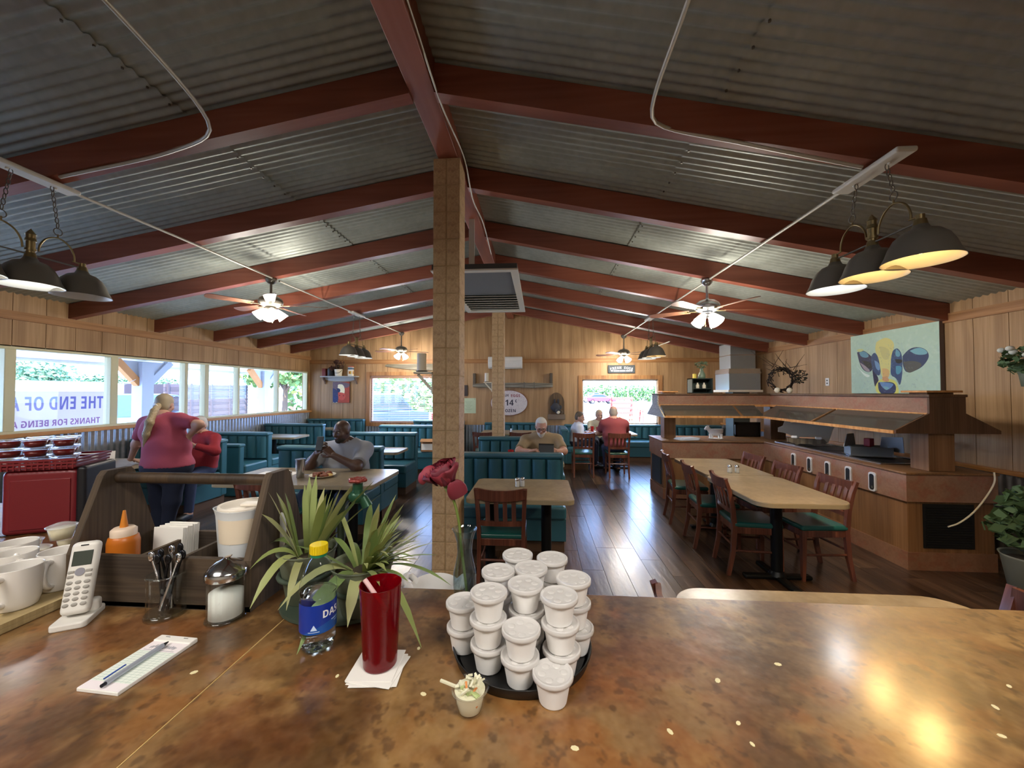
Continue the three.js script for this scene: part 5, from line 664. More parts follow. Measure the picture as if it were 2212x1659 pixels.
// ---------- wall decor ----------
const ZW = ZB;
{ // shelf on the end wall, with things on it
  const s = thing('wall_shelf', 'weathered pale wall shelf with scrolled brackets above the small cow canvas', 'shelf', [-5.22, 2.03, ZW]), m = mat(0xa9aaa4, 0.8);
  obj('board', rspan(-0.49, 0.49, -0.02, 0.01, 0, 0.17, 0.004), m, s); const ap = new THREE.Shape(); ap.moveTo(-0.42, 0); ap.lineTo(0.42, 0); ap.lineTo(0.42, -0.06); ap.quadraticCurveTo(0.2, -0.12, 0, -0.11); ap.quadraticCurveTo(-0.2, -0.12, -0.42, -0.06); ap.closePath(); obj('apron', ext(ap, 0.015).translate(0, -0.02, 0.03), m, s);
  for (const x of [-0.43, 0.43]) obj('bracket', ext(poly([[0, 0], [0.15, 0], [0.13, -0.06], [0.05, -0.1], [0.03, -0.17], [0, -0.18]]), 0.03).rotateY(-PI / 2).translate(x + 0.015, -0.02, 0), mat(0x6e5648, 0.8), s);
  tag(obj('tin_box', rspan(-5.69, -5.585, 2.041, 2.24, ZW + 0.03, ZW + 0.12, 0.008), mat(0x7c2f22, 0.5)), 'rust-red tin at the left end of the wall shelf', 'tin');
  tag(obj('canister', lathe([[0, 0], [0.08, 0], [0.08, 0.19], [0.07, 0.2], [0.05, 0.205], [0.05, 0.23], [0, 0.23]], 24, -5.46, 2.041, ZW + 0.09), mat(0x2e3032, 0.5, 0.4)), 'dark metal canister second on the wall shelf', 'canister');
  const b = thing('flower_bucket', 'white bucket of dried flowers in the middle of the wall shelf', 'bucket', [-5.24, 2.041, ZW + 0.11]); obj('bucket', lathe([[0, 0], [0.08, 0], [0.1, 0.17], [0.104, 0.172], [0.098, 0.17], [0.078, 0.006], [0, 0.006]], 28), M.cream, b); obj('handle', tube([[-0.1, 0.15, 0.01], [-0.06, 0.08, 0.1], [0.06, 0.08, 0.1], [0.1, 0.15, 0.01]], 0.005, 6, 20), M.blackMetal, b);
  obj('stems', Array.from({ length: 16 }, () => rod([rr(-0.05, 0.05), 0.1, rr(-0.03, 0.03)], [rr(-0.2, 0.22), rr(0.22, 0.4), rr(-0.05, 0.07)], 0.004, 5)), mat(0x5a4a34, 0.9), b).userData.kind = 'stuff'; obj('dried_flowers', leaves(220, [[0.06, 0.3, 0.06, 0.12, 0.13], [-0.14, 0.2, 0.04, 0.08, 0.06], [-0.05, 0.36, 0.02, 0.07, 0.06]], 0.026), mat(0x5b3a30, 0.8), b).userData.kind = 'stuff';
  const t = canvasTex(128, 256, (g, w, h) => { g.fillStyle = '#e8e4d4'; g.fillRect(0, 0, w, h); g.fillStyle = '#b24a34'; g.fillRect(0, 0, w, 24); g.fillStyle = '#5a6f86'; g.fillRect(0, 40, w, 50); g.fillStyle = '#d8b040'; g.fillRect(20, 130, 90, 80); g.fillStyle = '#a33a2a'; g.fillRect(34, 150, 30, 40); });
  tag(obj('cracker_tin', rspan(-4.98, -4.86, 2.041, 2.3, ZW + 0.03, ZW + 0.13, 0.006), mat(0xffffff, 0.5, 0, { map: t }), scene, {}), 'white and yellow printed tin at the right of the wall shelf', 'tin').geometry.attributes.uv.array.set(new RoundedBoxGeometry(0.12, 0.26, 0.1, 2, 0.006).toNonIndexed().attributes.uv.array);
}
function canvas(name, label, w, h, d, paint, edge, size) { const c = thing(name, label, 'painting', [0, 0, 0]); obj('stretcher', rbox(w, h, d, 0.004, 0, 0, 0), edge, c); obj('picture', new THREE.PlaneGeometry(w - 0.002, h - 0.002).translate(0, 0, d / 2 + 0.0012), mat(0xffffff, 0.7, 0, { map: canvasTex(size[0], size[1], paint) }), c, { keepUV: true }); return c; }
const blob = (g, c, pts) => { g.fillStyle = c; g.beginPath(); pts.forEach((p, i) => { if (!i) g.moveTo(p[0], p[1]); else { const q = pts[(i + 1) % pts.length]; g.quadraticCurveTo(p[0], p[1], (p[0] + q[0]) / 2, (p[1] + q[1]) / 2); } }); g.closePath(); g.fill(); };
const daub = (g, n, x0, x1, y0, y1, cols, s, al) => { g.globalAlpha = al; for (let i = 0; i < n; i++) { g.fillStyle = cols[(rnd() * cols.length) | 0]; g.save(); g.translate(rr(x0, x1), rr(y0, y1)); g.rotate(rr(0, 3)); g.fillRect(-s, -s * 0.35, s * 2 * rr(0.5, 1), s * 0.7); g.restore(); } g.globalAlpha = 1; };
{
  const p = canvas('cow_canvas', 'small canvas painting of a red-nosed cow under the shelf', 0.46, 0.55, 0.04, (g, w, h) => {
    g.fillStyle = '#a8442c'; g.fillRect(0, 0, w, h); blob(g, '#6b5960', [[0, 0], [w, 0], [w, 80], [150, 90], [0, 130]]); blob(g, '#2b3560', [[0, 90], [70, 110], [95, 200], [70, 330], [0, 360]]); blob(g, '#efe6bc', [[80, 40], [150, 20], [190, 110], [170, 200], [100, 210], [70, 120]]); blob(g, '#1f2b52', [[60, 90], [110, 90], [120, 140], [70, 170]]); blob(g, '#c8503c', [[80, 150], [180, 150], [200, 220], [150, 275], [85, 240]]); blob(g, '#d9d2a4', [[10, 290], [70, 280], [110, 340], [20, 360]]); blob(g, '#20386a', [[10, 210], [60, 220], [60, 300], [10, 300]]); g.fillStyle = '#5a1c1c'; g.beginPath(); g.arc(105, 195, 9, 0, 7); g.arc(165, 200, 8, 0, 7); g.fill(); daub(g, 160, 0, w, 0, h, ['#c8503c', '#efe6bc', '#2b3560', '#7a2f2a'], 8, 0.16);
  }, mat(0x3a2c2a, 0.7), [256, 300]); p.position.set(-5.2, 1.615, ZW + 0.022);
  const q = canvas('cow_painting', 'large pale green painting of a yellow-faced cow on the side wall', 1.22, 0.81, 0.05, (g, w, h) => {
    g.fillStyle = '#b9d3bd'; g.fillRect(0, 0, w, h); daub(g, 500, 0, w, 0, h, ['#c4dac8', '#adc8b4', '#cfe0cc', '#b2cdc4'], 30, 0.25);
    const X = (x) => (x - 150) / 1720 * w, Y = (y, x) => { const t = (x - 150) / 1720, top = lerp(390, 95, t); return (y - top) / (lerp(1480, 1420, t) - top) * h; }, B = (c, pts) => blob(g, c, pts.map(([x, y]) => [X(x), Y(y, x)]));
    B('#e4efe0', [[280, 940], [420, 1080], [620, 1120], [500, 1180]]);
    B('#4c4a5c', [[300, 690], [420, 620], [620, 740], [690, 830], [640, 1050], [480, 1060], [360, 930]]); B('#6f9cae', [[350, 690], [450, 640], [590, 740], [520, 790], [390, 770]]); B('#a79a9e', [[360, 880], [480, 930], [620, 1050], [480, 1050]]); B('#45443c', [[400, 840], [620, 850], [650, 980], [540, 990]]); B('#c8cf8e', [[290, 640], [400, 600], [480, 640], [340, 690]]);
    B('#45506a', [[1250, 740], [1340, 620], [1480, 560], [1640, 590], [1710, 700], [1680, 820], [1560, 970], [1320, 1070], [1250, 930]]); B('#7fb4bd', [[1380, 640], [1500, 570], [1640, 600], [1700, 700], [1500, 720]]); B('#5f5e56', [[1260, 850], [1420, 810], [1620, 880], [1480, 1010], [1320, 1070]]);
    B('#3e3a4e', [[640, 1000], [800, 1150], [720, 1330], [680, 1330]]); B('#4b5a78', [[620, 760], [680, 650], [780, 760], [830, 950], [800, 1150], [660, 1050], [620, 900]]); B('#7c9ec4', [[690, 830], [800, 860], [810, 1030], [720, 1000]]);
    B('#46587a', [[1030, 700], [1120, 560], [1230, 650], [1250, 850], [1240, 1100], [1190, 1330], [1130, 1150], [1010, 1110], [1030, 900]]); B('#6fa3b8', [[1130, 600], [1220, 660], [1200, 760], [1110, 740]]); B('#5b9ab0', [[1120, 930], [1240, 900], [1220, 1060], [1120, 1100]]); B('#3a3a34', [[1110, 800], [1250, 790], [1240, 870], [1130, 880]]);
    B('#ddd68a', [[740, 480], [900, 370], [1060, 430], [1110, 540], [1040, 720], [1020, 900], [1000, 1150], [830, 1160], [810, 950], [780, 780], [700, 640]]); B('#cfc987', [[800, 560], [1000, 560], [1010, 800], [860, 820]]); B('#e0b878', [[850, 980], [1000, 960], [990, 1160], [860, 1180]]);
    B('#d9d774', [[700, 1330], [760, 1190], [940, 1170], [1120, 1190], [1180, 1400], [1140, 1480], [720, 1480]]); B('#d9a070', [[850, 1140], [960, 1130], [1000, 1230], [850, 1230]]); B('#3c4262', [[760, 1250], [940, 1225], [1110, 1250], [1120, 1420], [1010, 1478], [840, 1478], [760, 1400]]); B('#6f92c0', [[790, 1240], [1090, 1240], [1040, 1330], [930, 1400], [830, 1330]]); B('#7fb0b8', [[860, 1320], [1010, 1320], [930, 1410]]);
    daub(g, 260, X(420), X(1500), h * 0.2, h * 0.98, ['#ddd68a', '#7c9ec4', '#46587a', '#b9d3bd'], 16, 0.1);
  }, mat(0x6a5c54, 0.7), [1024, 714]); q.position.set(XR - 0.03, 2.007, -5.2); q.rotation.y = -PI / 2;
}
{ const m = M.greyWood; const k = obj('weathered_board', ext(poly([[-0.66, 0.06], [-0.6, 0.075], [0.1, 0.085], [0.72, 0.08], [0.72, -0.09], [0.1, -0.075], [-0.3, -0.03], [-0.66, 0.02]]), 0.035, 0.006).translate(-3.35, 2.27, ZW + 0.012), m, scene, { swap: true }); tag(k, 'tapered grey weathered board above the window with blinds', 'board');
  const y = thing('ox_yoke', 'weathered wooden yoke with upright ends above the egg sign', 'yoke', [-0.68, 1.8, ZW + 0.05]); obj('beam', ext(poly([[-1.02, 0.03], [-0.6, 0.055], [0, 0.06], [0.6, 0.055], [1.02, 0.04], [1.02, -0.05], [0.5, -0.075], [0, -0.06], [-0.5, -0.07], [-1.02, -0.04]]), 0.06, 0.008).translate(0, 0, -0.03), m, y, { swap: true }); for (const x of [-0.98, 0.98]) obj('upright', rspan(x - 0.035, x + 0.035, -0.05, 0.3, -0.035, 0.035, 0.01), mat(0x5c5246, 0.85), y); obj('iron_band', [-0.35, 0.3, 0.55].map((x) => box(0.03, 0.14, 0.08, x, 0, 0)), M.pewter, y).userData.kind = 'stuff'; }
{ // oval egg sign
  const t = canvasTex(512, 350, (g, w, h) => { g.fillStyle = '#d9cfcb'; g.fillRect(0, 0, w, h); daub(g, 260, 0, w, 0, h, ['#c4b3b4', '#e6dfd8', '#b59ea6', '#d0c2c0'], 16, 0.3); g.fillStyle = '#43303a'; g.textAlign = 'center'; g.textBaseline = 'middle'; g.font = 'bold 52px sans-serif'; g.fillText('FRESH', 175, 72); g.fillStyle = '#8c3136'; g.fillText('EGGS', 345, 76); g.fillStyle = '#2e2a38'; g.font = 'bold 110px sans-serif'; g.fillText('14', 260, 172); g.font = 'bold 60px sans-serif'; g.fillText('¢', 352, 150); g.font = 'bold 58px sans-serif'; g.fillText('DOZEN', 256, 282); });
  const s = thing('egg_sign', 'white egg-shaped sign reading fresh eggs 14 cents dozen', 'sign', [-0.77, 1.345, ZW + 0.012]), sh = new THREE.Shape(); sh.absellipse(0, 0, 0.475, 0.325, 0, PI * 2); obj('board', ext(sh, 0.02, 0.003, 32), mat(0x8a4a44, 0.7), s); const f = new THREE.ShapeGeometry((() => { const e = new THREE.Shape(); e.absellipse(0, 0, 0.465, 0.315, 0, PI * 2); return e; })(), 32), p = f.attributes.position, uv = f.attributes.uv; for (let i = 0; i < p.count; i++) uv.setXY(i, p.getX(i) / 0.95 + 0.5, p.getY(i) / 0.65 + 0.5); obj('face', f.translate(0, 0, 0.0245), mat(0xffffff, 0.7, 0, { map: t }), s, { keepUV: true });
}
{ const t = canvasTex(512, 160, (g, w, h) => { g.fillStyle = '#3f474c'; g.fillRect(0, 0, w, h); g.strokeStyle = '#2c3236'; g.lineWidth = 8; g.strokeRect(4, 4, w - 8, h - 8); g.fillStyle = '#e8eaea'; g.textAlign = 'center'; g.textBaseline = 'middle'; g.font = 'bold 62px serif'; const s = 'FRESH EGGS'; [...s].forEach((c, i) => { const a = (i - 4.5) / 4.5; g.save(); g.translate(w / 2 + a * 205, 50 + a * a * 24); g.rotate(a * 0.22); g.fillText(c, 0, 0); g.restore(); }); g.fillStyle = '#c4cad2'; for (const [a, b] of [[105, 105], [222, 110], [342, 80]]) { for (let x = a; x < a + b; x += 14) g.fillRect(x, 98, 10, 32); } g.fillStyle = '#e8eaea'; for (const x of [72, 448]) { g.beginPath(); g.ellipse(x, 114, 22, 15, 0, 0, 7); g.fill(); } });
  const s = thing('slate_sign', 'dark slate fresh eggs sign above the unshaded window', 'sign', [2.05, 2.195, ZW + 0.03]); obj('board', rbox(0.66, 0.2, 0.02, 0.004, 0, 0, 0), mat(0x3f474c, 0.7), s); obj('print', new THREE.PlaneGeometry(0.65, 0.195).translate(0, 0, 0.0112), mat(0xffffff, 0.7, 0, { map: t }), s, { keepUV: true }); }
{ const g = thing('notice', 'pale green paper notice pinned left of the egg sign', 'paper', [-1.8, 1.27, ZW + 0.004]); obj('sheet', rbox(0.34, 0.39, 0.004, 0.001, 0, 0, 0), mat(0xbcc8a4, 0.85), g); obj('pins', [-0.14, 0.14].map((x) => ball(0.008, x, 0.17, 0.006)), M.pewter, g).userData.kind = 'stuff'; obj('printed_lines', Array.from({ length: 9 }, (_, i) => box(0.2 - 0.05 * (i % 3), 0.006, 0.001, -0.02, 0.1 - i * 0.03, 0.0025)), mat(0x8d9a7c, 0.85), g).userData.kind = 'stuff';
  tag(obj('small_plaque', rspan(-1.98, -1.84, 1.52, 1.8, ZW + 0.002, ZW + 0.022, 0.004), mat(0x3b302a, 0.7)), 'small dark plaque beside the tiled column on the end wall', 'plaque'); }
{ // plaque with a dark donkey
  const p = thing('donkey_plaque', 'grey arched wooden plaque with a dark donkey head', 'plaque', [0.43, 0.93, ZW + 0.004]), sh = new THREE.Shape(); sh.moveTo(-0.2, 0); sh.lineTo(0.2, 0); sh.lineTo(0.2, 0.4); sh.absellipse(0, 0.4, 0.2, 0.28, 0, PI, false); sh.closePath(); obj('board', ext(sh, 0.02, 0.004, 16), mat(0xffffff, 0.85, 0, { map: M.greyWood.map, color: 0xc9a98a }), p); const dk = mat(0x33353c, 0.7);
  obj('head', [ball(0.1, -0.02, 0.3, 0.04, 1.1, 1.2, 0.5), ball(0.07, 0.03, 0.22, 0.06, 1, 1.1, 0.7), ball(0.06, -0.09, 0.3, 0.03, 1, 1, 0.5), ball(0.06, 0.08, 0.31, 0.03, 1, 1, 0.5)], dk, p); for (const s of [-1, 1]) obj('ear', ball(0.03, s * 0.045, 0.45, 0.04, 0.75, 2.4, 0.5), dk, p); obj('muzzle', ball(0.045, 0.04, 0.19, 0.085, 1, 1.1, 0.6), M.cream, p); obj('ledge', rspan(-0.22, 0.22, 0, 0.13, 0, 0.05, 0.008), mat(0x7c6a58, 0.8), p); obj('ring', put(new THREE.TorusGeometry(0.03, 0.006, 6, 18), 0.13, 0.19, 0.04), M.pewter, p);
}
{ const a = thing('mini_split', 'white wall-mounted air conditioner behind the second column', 'air conditioner', [-0.86, 2.36, ZW]); obj('body', ext((() => { const s = new THREE.Shape(); s.moveTo(0, -0.14); s.lineTo(0, 0.15); s.lineTo(0.17, 0.15); s.quadraticCurveTo(0.21, 0.1, 0.2, 0); s.quadraticCurveTo(0.18, -0.1, 0.1, -0.14); s.closePath(); return s; })(), 0.84, 0.01).rotateY(-PI / 2).translate(0.42, 0, 0.01), M.white, a); obj('louvre', box(0.74, 0.006, 0.08, 0, -0.12, 0.16, 0.7), mat(0xc9c8c2, 0.5), a); obj('seam', box(0.82, 0.003, 0.003, 0, 0.04, 0.213), mat(0xa9a8a2, 0.5), a); }
{ const d = thing('vent_duct', 'galvanised square vent duct dropping from the ceiling in the far corner', 'duct', [4.08, 0, -8.25]); obj('riser', span(-0.24, 0.24, 2.08, deckY(4.4) - 0.02, -0.24, 0.24), M.duct, d); obj('collar', [span(-0.3, 0.3, 2.02, 2.09, -0.3, 0.3), span(-0.31, 0.31, 1.99, 2.025, -0.31, 0.31)], M.steel, d); obj('plenum', span(-0.3, 0.3, 1.66, 2.0, -0.3, 0.3), M.duct, d); obj('bottom_frame', span(-0.33, 0.33, 1.62, 1.665, -0.33, 0.33), M.cream, d); obj('seam', span(-0.245, 0.245, 2.36, 2.375, -0.245, 0.245), M.steel, d); obj('lower_pipe', span(-0.16, 0.16, 0.0, 1.63, -0.16, 0.16), mat(0x4d5550, 0.5, 0.5), d); }
{ const o = thing('wall_outlet', 'white electrical outlet on the side wall left of the cow painting', 'outlet', [XR - 0.001, 1.78, -6.34], -PI / 2); obj('plate', rbox(0.075, 0.12, 0.008, 0.003, 0, 0, 0.004), M.white, o); for (const y of [-0.022, 0.022]) obj('socket', [cyl(0.014, 0.014, 0.003, 0, y, 0.009, PI / 2, 0, 0)], mat(0x55514a, 0.6), o); }
// candle shelves on the columns
function candleShelf(x, y, z, s, label1, label2) {
  const b = thing('corner_shelf', label1, 'shelf', [x, y, z]); obj('board', rspan(-0.15, 0, -0.008, 0.008, -0.06, 0.06, 0.003), M.cream, b); obj('brace', bar([-0.13, -0.01, 0], [-0.004, -0.15, 0], 0.02, 0.02), M.cream, b); obj('back_strip', rspan(-0.012, 0, -0.17, 0, -0.02, 0.02, 0.002), M.cream, b);
  const c = thing('pillar_candle', label2, 'candle', [x - 0.1, y + 0.009, z]); obj('wax', lathe([[0, 0], [0.036, 0], [0.037, 0.002], [0.037, s - 0.003], [0.034, s], [0.02, s - 0.006], [0, s - 0.008]], 28), M.cream, c); obj('wick', cyl(0.0015, 0.0015, 0.014, 0, s + 0.001, 0, 0, 0, 0, 5), M.black, c); obj('dish', lathe([[0, -0.001], [0.042, -0.001], [0.044, 0.01], [0.04, 0.009], [0.038, 0.002], [0, 0.002]], 24), M.pewter, c);
}
candleShelf(-0.851, 1.775, -3.05, 0.15, 'little cream shelf on the near tiled column', 'thick cream candle on the near column shelf');
candleShelf(-0.856, 1.795, -6.95, 0.165, 'little cream shelf on the far tiled column', 'thick cream candle on the far column shelf');
// things on the canopy
{
  const c = thing('bottle_crate', 'dark green crate with white ornaments on the canopy top', 'crate', [2.57, 1.599, -6.36]), m = mat(0x27332e, 0.7); obj('box', [span(-0.16, 0.16, 0, 0.24, -0.1, -0.085), span(-0.16, 0.16, 0, 0.012, -0.1, 0.1), span(-0.16, -0.145, 0, 0.24, -0.1, 0.1), span(0.145, 0.16, 0, 0.24, -0.1, 0.1), span(-0.16, 0.16, 0.228, 0.24, -0.1, 0.1)], m, c); for (const x of [-0.06, 0.04]) obj('ornament', lathe([[0, 0], [0.026, 0], [0.026, 0.05], [0.012, 0.07], [0.012, 0.09], [0, 0.092]], 16, x, 0.08, 0.06), M.cream, c); obj('ledge', span(-0.14, 0.14, 0.07, 0.08, -0.08, 0.09), m, c);
  const j = thing('glass_jug', 'pale green glass jug on the dark crate', 'jug', [2.6, 1.84, -6.36]); obj('glass', lathe([[0, 0], [0.05, 0], [0.055, 0.02], [0.05, 0.07], [0.025, 0.12], [0.022, 0.16], [0.03, 0.165], [0, 0.165]], 24), mat(0x9ab09a, 0.1, 0, { transmission: 0.6, ior: 1.4 }), j); obj('sprigs', leaves(70, [[0, 0.22, 0, 0.1, 0.06]], 0.022), mat(rgb(0.1, 0.14, 0.07), 0.7), j).userData.kind = 'stuff';
  tag(obj('small_candle', [cyl(0.028, 0.028, 0.07, 2.48, 1.875, -6.34), cyl(0.002, 0.002, 0.015, 2.48, 1.917, -6.34)], mat(0xd8c44e, 0.5)), 'small yellow candle beside the jug on the crate', 'candle');
  const w = thing('twig_wreath', 'dark twig wreath leaning on the canopy corner', 'wreath', [3.78, 1.599, -6.3]); const ring = []; for (let i = 0; i < 90; i++) { const a = rr(0, 6.28), b = a + rr(0.25, 0.7), r = rr(0.14, 0.21), r2 = rr(0.14, 0.21), z = rr(-0.04, 0.04); ring.push(rod([Math.cos(a) * r, 0.21 + Math.sin(a) * r, z], [Math.cos(b) * r2, 0.21 + Math.sin(b) * r2, z + rr(-0.03, 0.03)], 0.007, 5)); } obj('twigs', ring, mat(0x2b211b, 0.9), w).userData.kind = 'stuff'; obj('branches', Array.from({ length: 16 }, () => rod([rr(-0.15, 0.2), rr(0.25, 0.4), 0], [rr(-0.45, 0.4), rr(0.4, 0.72), rr(-0.1, 0.1)], 0.005, 5, 0.002)), mat(0x3a2c22, 0.9), w).userData.kind = 'stuff'; obj('tuft', leaves(160, [[0.28, 0.27, 0, 0.1, 0.11]], 0.02), mat(0x2f2a1e, 0.9), w).userData.kind = 'stuff';
  [[3.66, 0.05, 'white egg candle inside the twig wreath'], [3.84, 0.045, 'cream egg candle beside the twig wreath']].forEach(([x, h, l]) => tag(obj('egg_candle', ball(0.035, x, 1.599 + h, -6.2, 1.1, 1.25, 1.1), M.cream), l, 'candle'));
}
// things on the salad bar
{
  const c = thing('cow_dish', 'white ceramic cow-shaped dish on the salad bar', 'dish', [2.78, 0.886, -6.3]), m = mat(0xe4e2dd, 0.3); const body = new THREE.SphereGeometry(0.085, 24, 14, 0, 6.2832, PI * 0.42, PI * 0.58).scale(1.35, 0.95, 0.75).translate(0, 0.125, 0); obj('bowl', [body, put(new THREE.TorusGeometry(0.082, 0.006, 8, 30).rotateX(PI / 2).scale(1.35, 1, 0.75), 0, 0.146, 0)], m, c); obj('head', [ball(0.034, -0.125, 0.165, 0, 1.1, 1, 0.9), ball(0.02, -0.155, 0.15, 0, 1, 0.9, 0.9), ball(0.03, -0.1, 0.14, 0, 1, 1.2, 1)], m, c); obj('horn', [-1, 1].map((s) => ball(0.01, -0.115, 0.2, s * 0.025, 0.7, 1.5, 0.7)), m, c); for (const [x, z] of [[-0.07, 0.04], [-0.07, -0.04], [0.07, 0.04], [0.07, -0.04]]) obj('leg', cyl(0.013, 0.018, 0.07, x, 0.035, z), m, c); obj('saucer', lathe([[0, 0], [0.1, 0], [0.11, 0.006], [0, 0.004]], 24), m, c);
  const ms = thing('menu_stack', 'stack of pale menus at the end of the salad bar', 'menus', [2.26, 0.886, -6.12]); for (let i = 0; i < 3; i++) obj('menu', rbox(0.3, 0.008, 0.2, 0.001, i * 0.02, 0.005 + i * 0.009, -i * 0.02, 0, 0.2 + i * 0.12, 0), mat(0xc9d2dc, 0.5), ms);
  const p = thing('pig_board', 'grey wooden pig-shaped board standing on the salad bar', 'cutout', [3.78, 0.9, -5.75], -0.5); const ps = new THREE.Shape(); [[-0.33, 0.14], [-0.33, 0.2], [-0.27, 0.23], [-0.24, 0.34], [-0.17, 0.28], [-0.1, 0.3], [0.06, 0.31], [0.2, 0.29], [0.27, 0.24], [0.31, 0.3], [0.33, 0.28], [0.29, 0.2], [0.27, 0.12], [0.24, 0.02], [0.17, 0.02], [0.16, 0.09], [-0.08, 0.08], [-0.1, 0.02], [-0.17, 0.02], [-0.18, 0.1], [-0.26, 0.13]].forEach((q, i) => i ? ps.lineTo(...q) : ps.moveTo(...q)); ps.closePath(); obj('pig', ext(ps, 0.02, 0.003), mat(0xb0a48e, 0.85), p, { swap: true }); obj('stand', [rspan(-0.12, 0.12, 0, 0.06, -0.04, 0.06, 0.006)], M.greyWood, p);
  const q = thing('pig_tray', 'low pale pig-shaped tray on the salad bar', 'tray', [3.6, 0.9, -5.5], -0.5); obj('tray', ext(poly([[-0.2, 0.09], [0.2, 0.09], [0.23, 0.05], [0.12, 0.02], [0.1, 0], [0.06, 0.02], [-0.06, 0.02], [-0.1, 0], [-0.12, 0.02], [-0.2, 0.04]]), 0.05, 0.003), mat(0xffffff, 0.85, 0, { map: M.greyWood.map, color: 0xd8cbb8 }), q); for (const x of [-0.12, 0.14]) obj('napkin_roll', rbox(0.07, 0.035, 0.05, 0.012, x, 0.108, 0.025), M.white, q);
  const b = thing('steel_pan', 'open grey metal pan with raised lids on the salad bar', 'pan', [3.72, 0.9, -4.65], -0.35), st = mat(0x75797a, 0.5, 0.5); obj('pan', [box(0.36, 0.1, 0.01, 0, 0.06, 0.1, 0.25), box(0.36, 0.1, 0.01, 0, 0.06, -0.1, -0.25), box(0.01, 0.1, 0.2, -0.18, 0.06, 0), box(0.01, 0.1, 0.2, 0.18, 0.06, 0), box(0.36, 0.008, 0.2, 0, 0.014, 0)], st, b); obj('lid', ext(poly([[-0.14, 0], [0.14, 0], [0.1, 0.14], [-0.06, 0.14]]), 0.006).rotateY(0.9).translate(-0.16, 0.1, -0.02), st, b); obj('lid', ext(poly([[-0.12, 0], [0.12, 0], [0.11, 0.17], [-0.1, 0.15]]), 0.006).rotateY(-1.0).translate(0.2, 0.06, 0.02), st, b); obj('tray_lip', box(0.42, 0.006, 0.26, 0, 0.006, 0), M.steel, b);
  tag(obj('red_carton', [rbox(0.08, 0.09, 0.06, 0.006, 3.74, 1.05, -4.66, 0, 0.4, 0), box(0.03, 0.1, 0.03, 3.74, 0.965, -4.66)], mat(0x8c1f2c, 0.5)), 'small red carton in the grey metal pan', 'carton');
  const f = thing('framed_board', 'black framed mirror standing behind the salad bar corner', 'frame', [3.42, 0.886, -6.6]); obj('frame', [span(-0.2, 0.2, 0.2, 0.24, -0.012, 0.012), span(-0.2, -0.17, 0, 0.24, -0.012, 0.012), span(0.17, 0.2, 0, 0.24, -0.012, 0.012), span(-0.2, 0.2, 0, 0.03, -0.012, 0.012)], M.black, f); obj('panel', span(-0.17, 0.17, 0.03, 0.2, -0.008, 0.002), mat(0x2a2520, 0.4), f);
}
// plants at the right edge
{
  const h = thing('hanging_flowers', 'white and green flower bunch hung on the side wall at the right edge', 'flowers', [XR - 0.06, 1.93, -3.9]); obj('leaves', leaves(170, [[-0.05, -0.03, 0.1, 0.16, 0.13]], 0.035), mat(rgb(0.07, 0.13, 0.05), 0.7), h).userData.kind = 'stuff'; obj('blossoms', Array.from({ length: 9 }, () => ball(0.03, rr(-0.16, 0.02), rr(-0.02, 0.13), rr(-0.05, 0.2), 1, 0.8, 1, 8)), mat(0xd6d8cc, 0.7), h).userData.kind = 'stuff'; obj('pot', lathe([[0, 0], [0.05, 0], [0.07, 0.14], [0, 0.14]], 20, -0.03, -0.26, 0.12), mat(0x59604e, 0.6), h); obj('hook', tube([[0.055, 0.1, 0.1], [0.0, 0.12, 0.1], [-0.02, 0.05, 0.1]], 0.005, 6), M.blackMetal, h);
  const p = thing('floor_plant', 'dark green leafy plant in a grey pot by the metal wainscot', 'plant', [3.84, 0, -3.3]); obj('pot', lathe([[0, 0], [0.12, 0], [0.17, 0.32], [0.18, 0.34], [0.16, 0.33], [0.11, 0.01], [0, 0.01]], 28), mat(0x5c6058, 0.6), p); obj('stem', rod([0, 0.2, 0], [0, 0.6, 0], 0.02), mat(0x4a3c2c, 0.9), p); obj('foliage', leaves(420, [[0, 0.55, 0, 0.26, 0.2], [0.05, 0.75, 0.0, 0.2, 0.12]], 0.05), mat(rgb(0.05, 0.1, 0.035), 0.7), p).userData.kind = 'stuff'; obj('soil', cyl(0.15, 0.15, 0.02, 0, 0.29, 0), mat(0x30281e, 0.95), p);
}
// ---------- things on the tables ----------
const shk = (x, z, label, cap = M.chrome, fill = 0xe8e6e0) => { const s = thing('shaker', label, 'shaker', [x, 0.761, z], 0, 'salt and pepper shakers'); obj('glass', lathe([[0, 0], [0.02, 0], [0.021, 0.004], [0.019, 0.06], [0, 0.06]], 20), mat(0xdfe4e6, 0.1, 0, { transmission: 0.4, ior: 1.4 }), s); obj('contents', cyl(0.016, 0.016, 0.04, 0, 0.025, 0), mat(fill, 0.9), s); obj('cap', lathe([[0.0205, 0.056], [0.021, 0.07], [0.016, 0.08], [0, 0.083]], 20), cap, s); };
shk(-0.2, -3.5, 'salt shaker on the empty table right of the column'); shk(-0.155, -3.52, 'pepper shaker on the empty table right of the column', M.chrome, 0x5a5048);
shk(2.03, -4.28, 'salt shaker in the middle of the long table'); shk(2.1, -4.27, 'pepper shaker in the middle of the long table', M.chrome, 0x6a6058);
shk(-2.47, -3.66, 'salt shaker by the steel tumbler on the table of the man in grey'); shk(-2.52, -3.6, 'pepper shaker by the steel tumbler of the man in grey', M.chrome, 0x5a5048);
shk(-0.6, -8.2, 'shaker on the far table under the egg sign');
tag(obj('steel_tumbler', lathe([[0, 0], [0.036, 0], [0.036, 0.07], [0.041, 0.075], [0.046, 0.185], [0.048, 0.187], [0.044, 0.187], [0.034, 0.004], [0, 0.004]], 32, -2.4, 0.761, -3.72), M.steel), 'tall brushed steel tumbler on the table of the man in grey', 'tumbler');
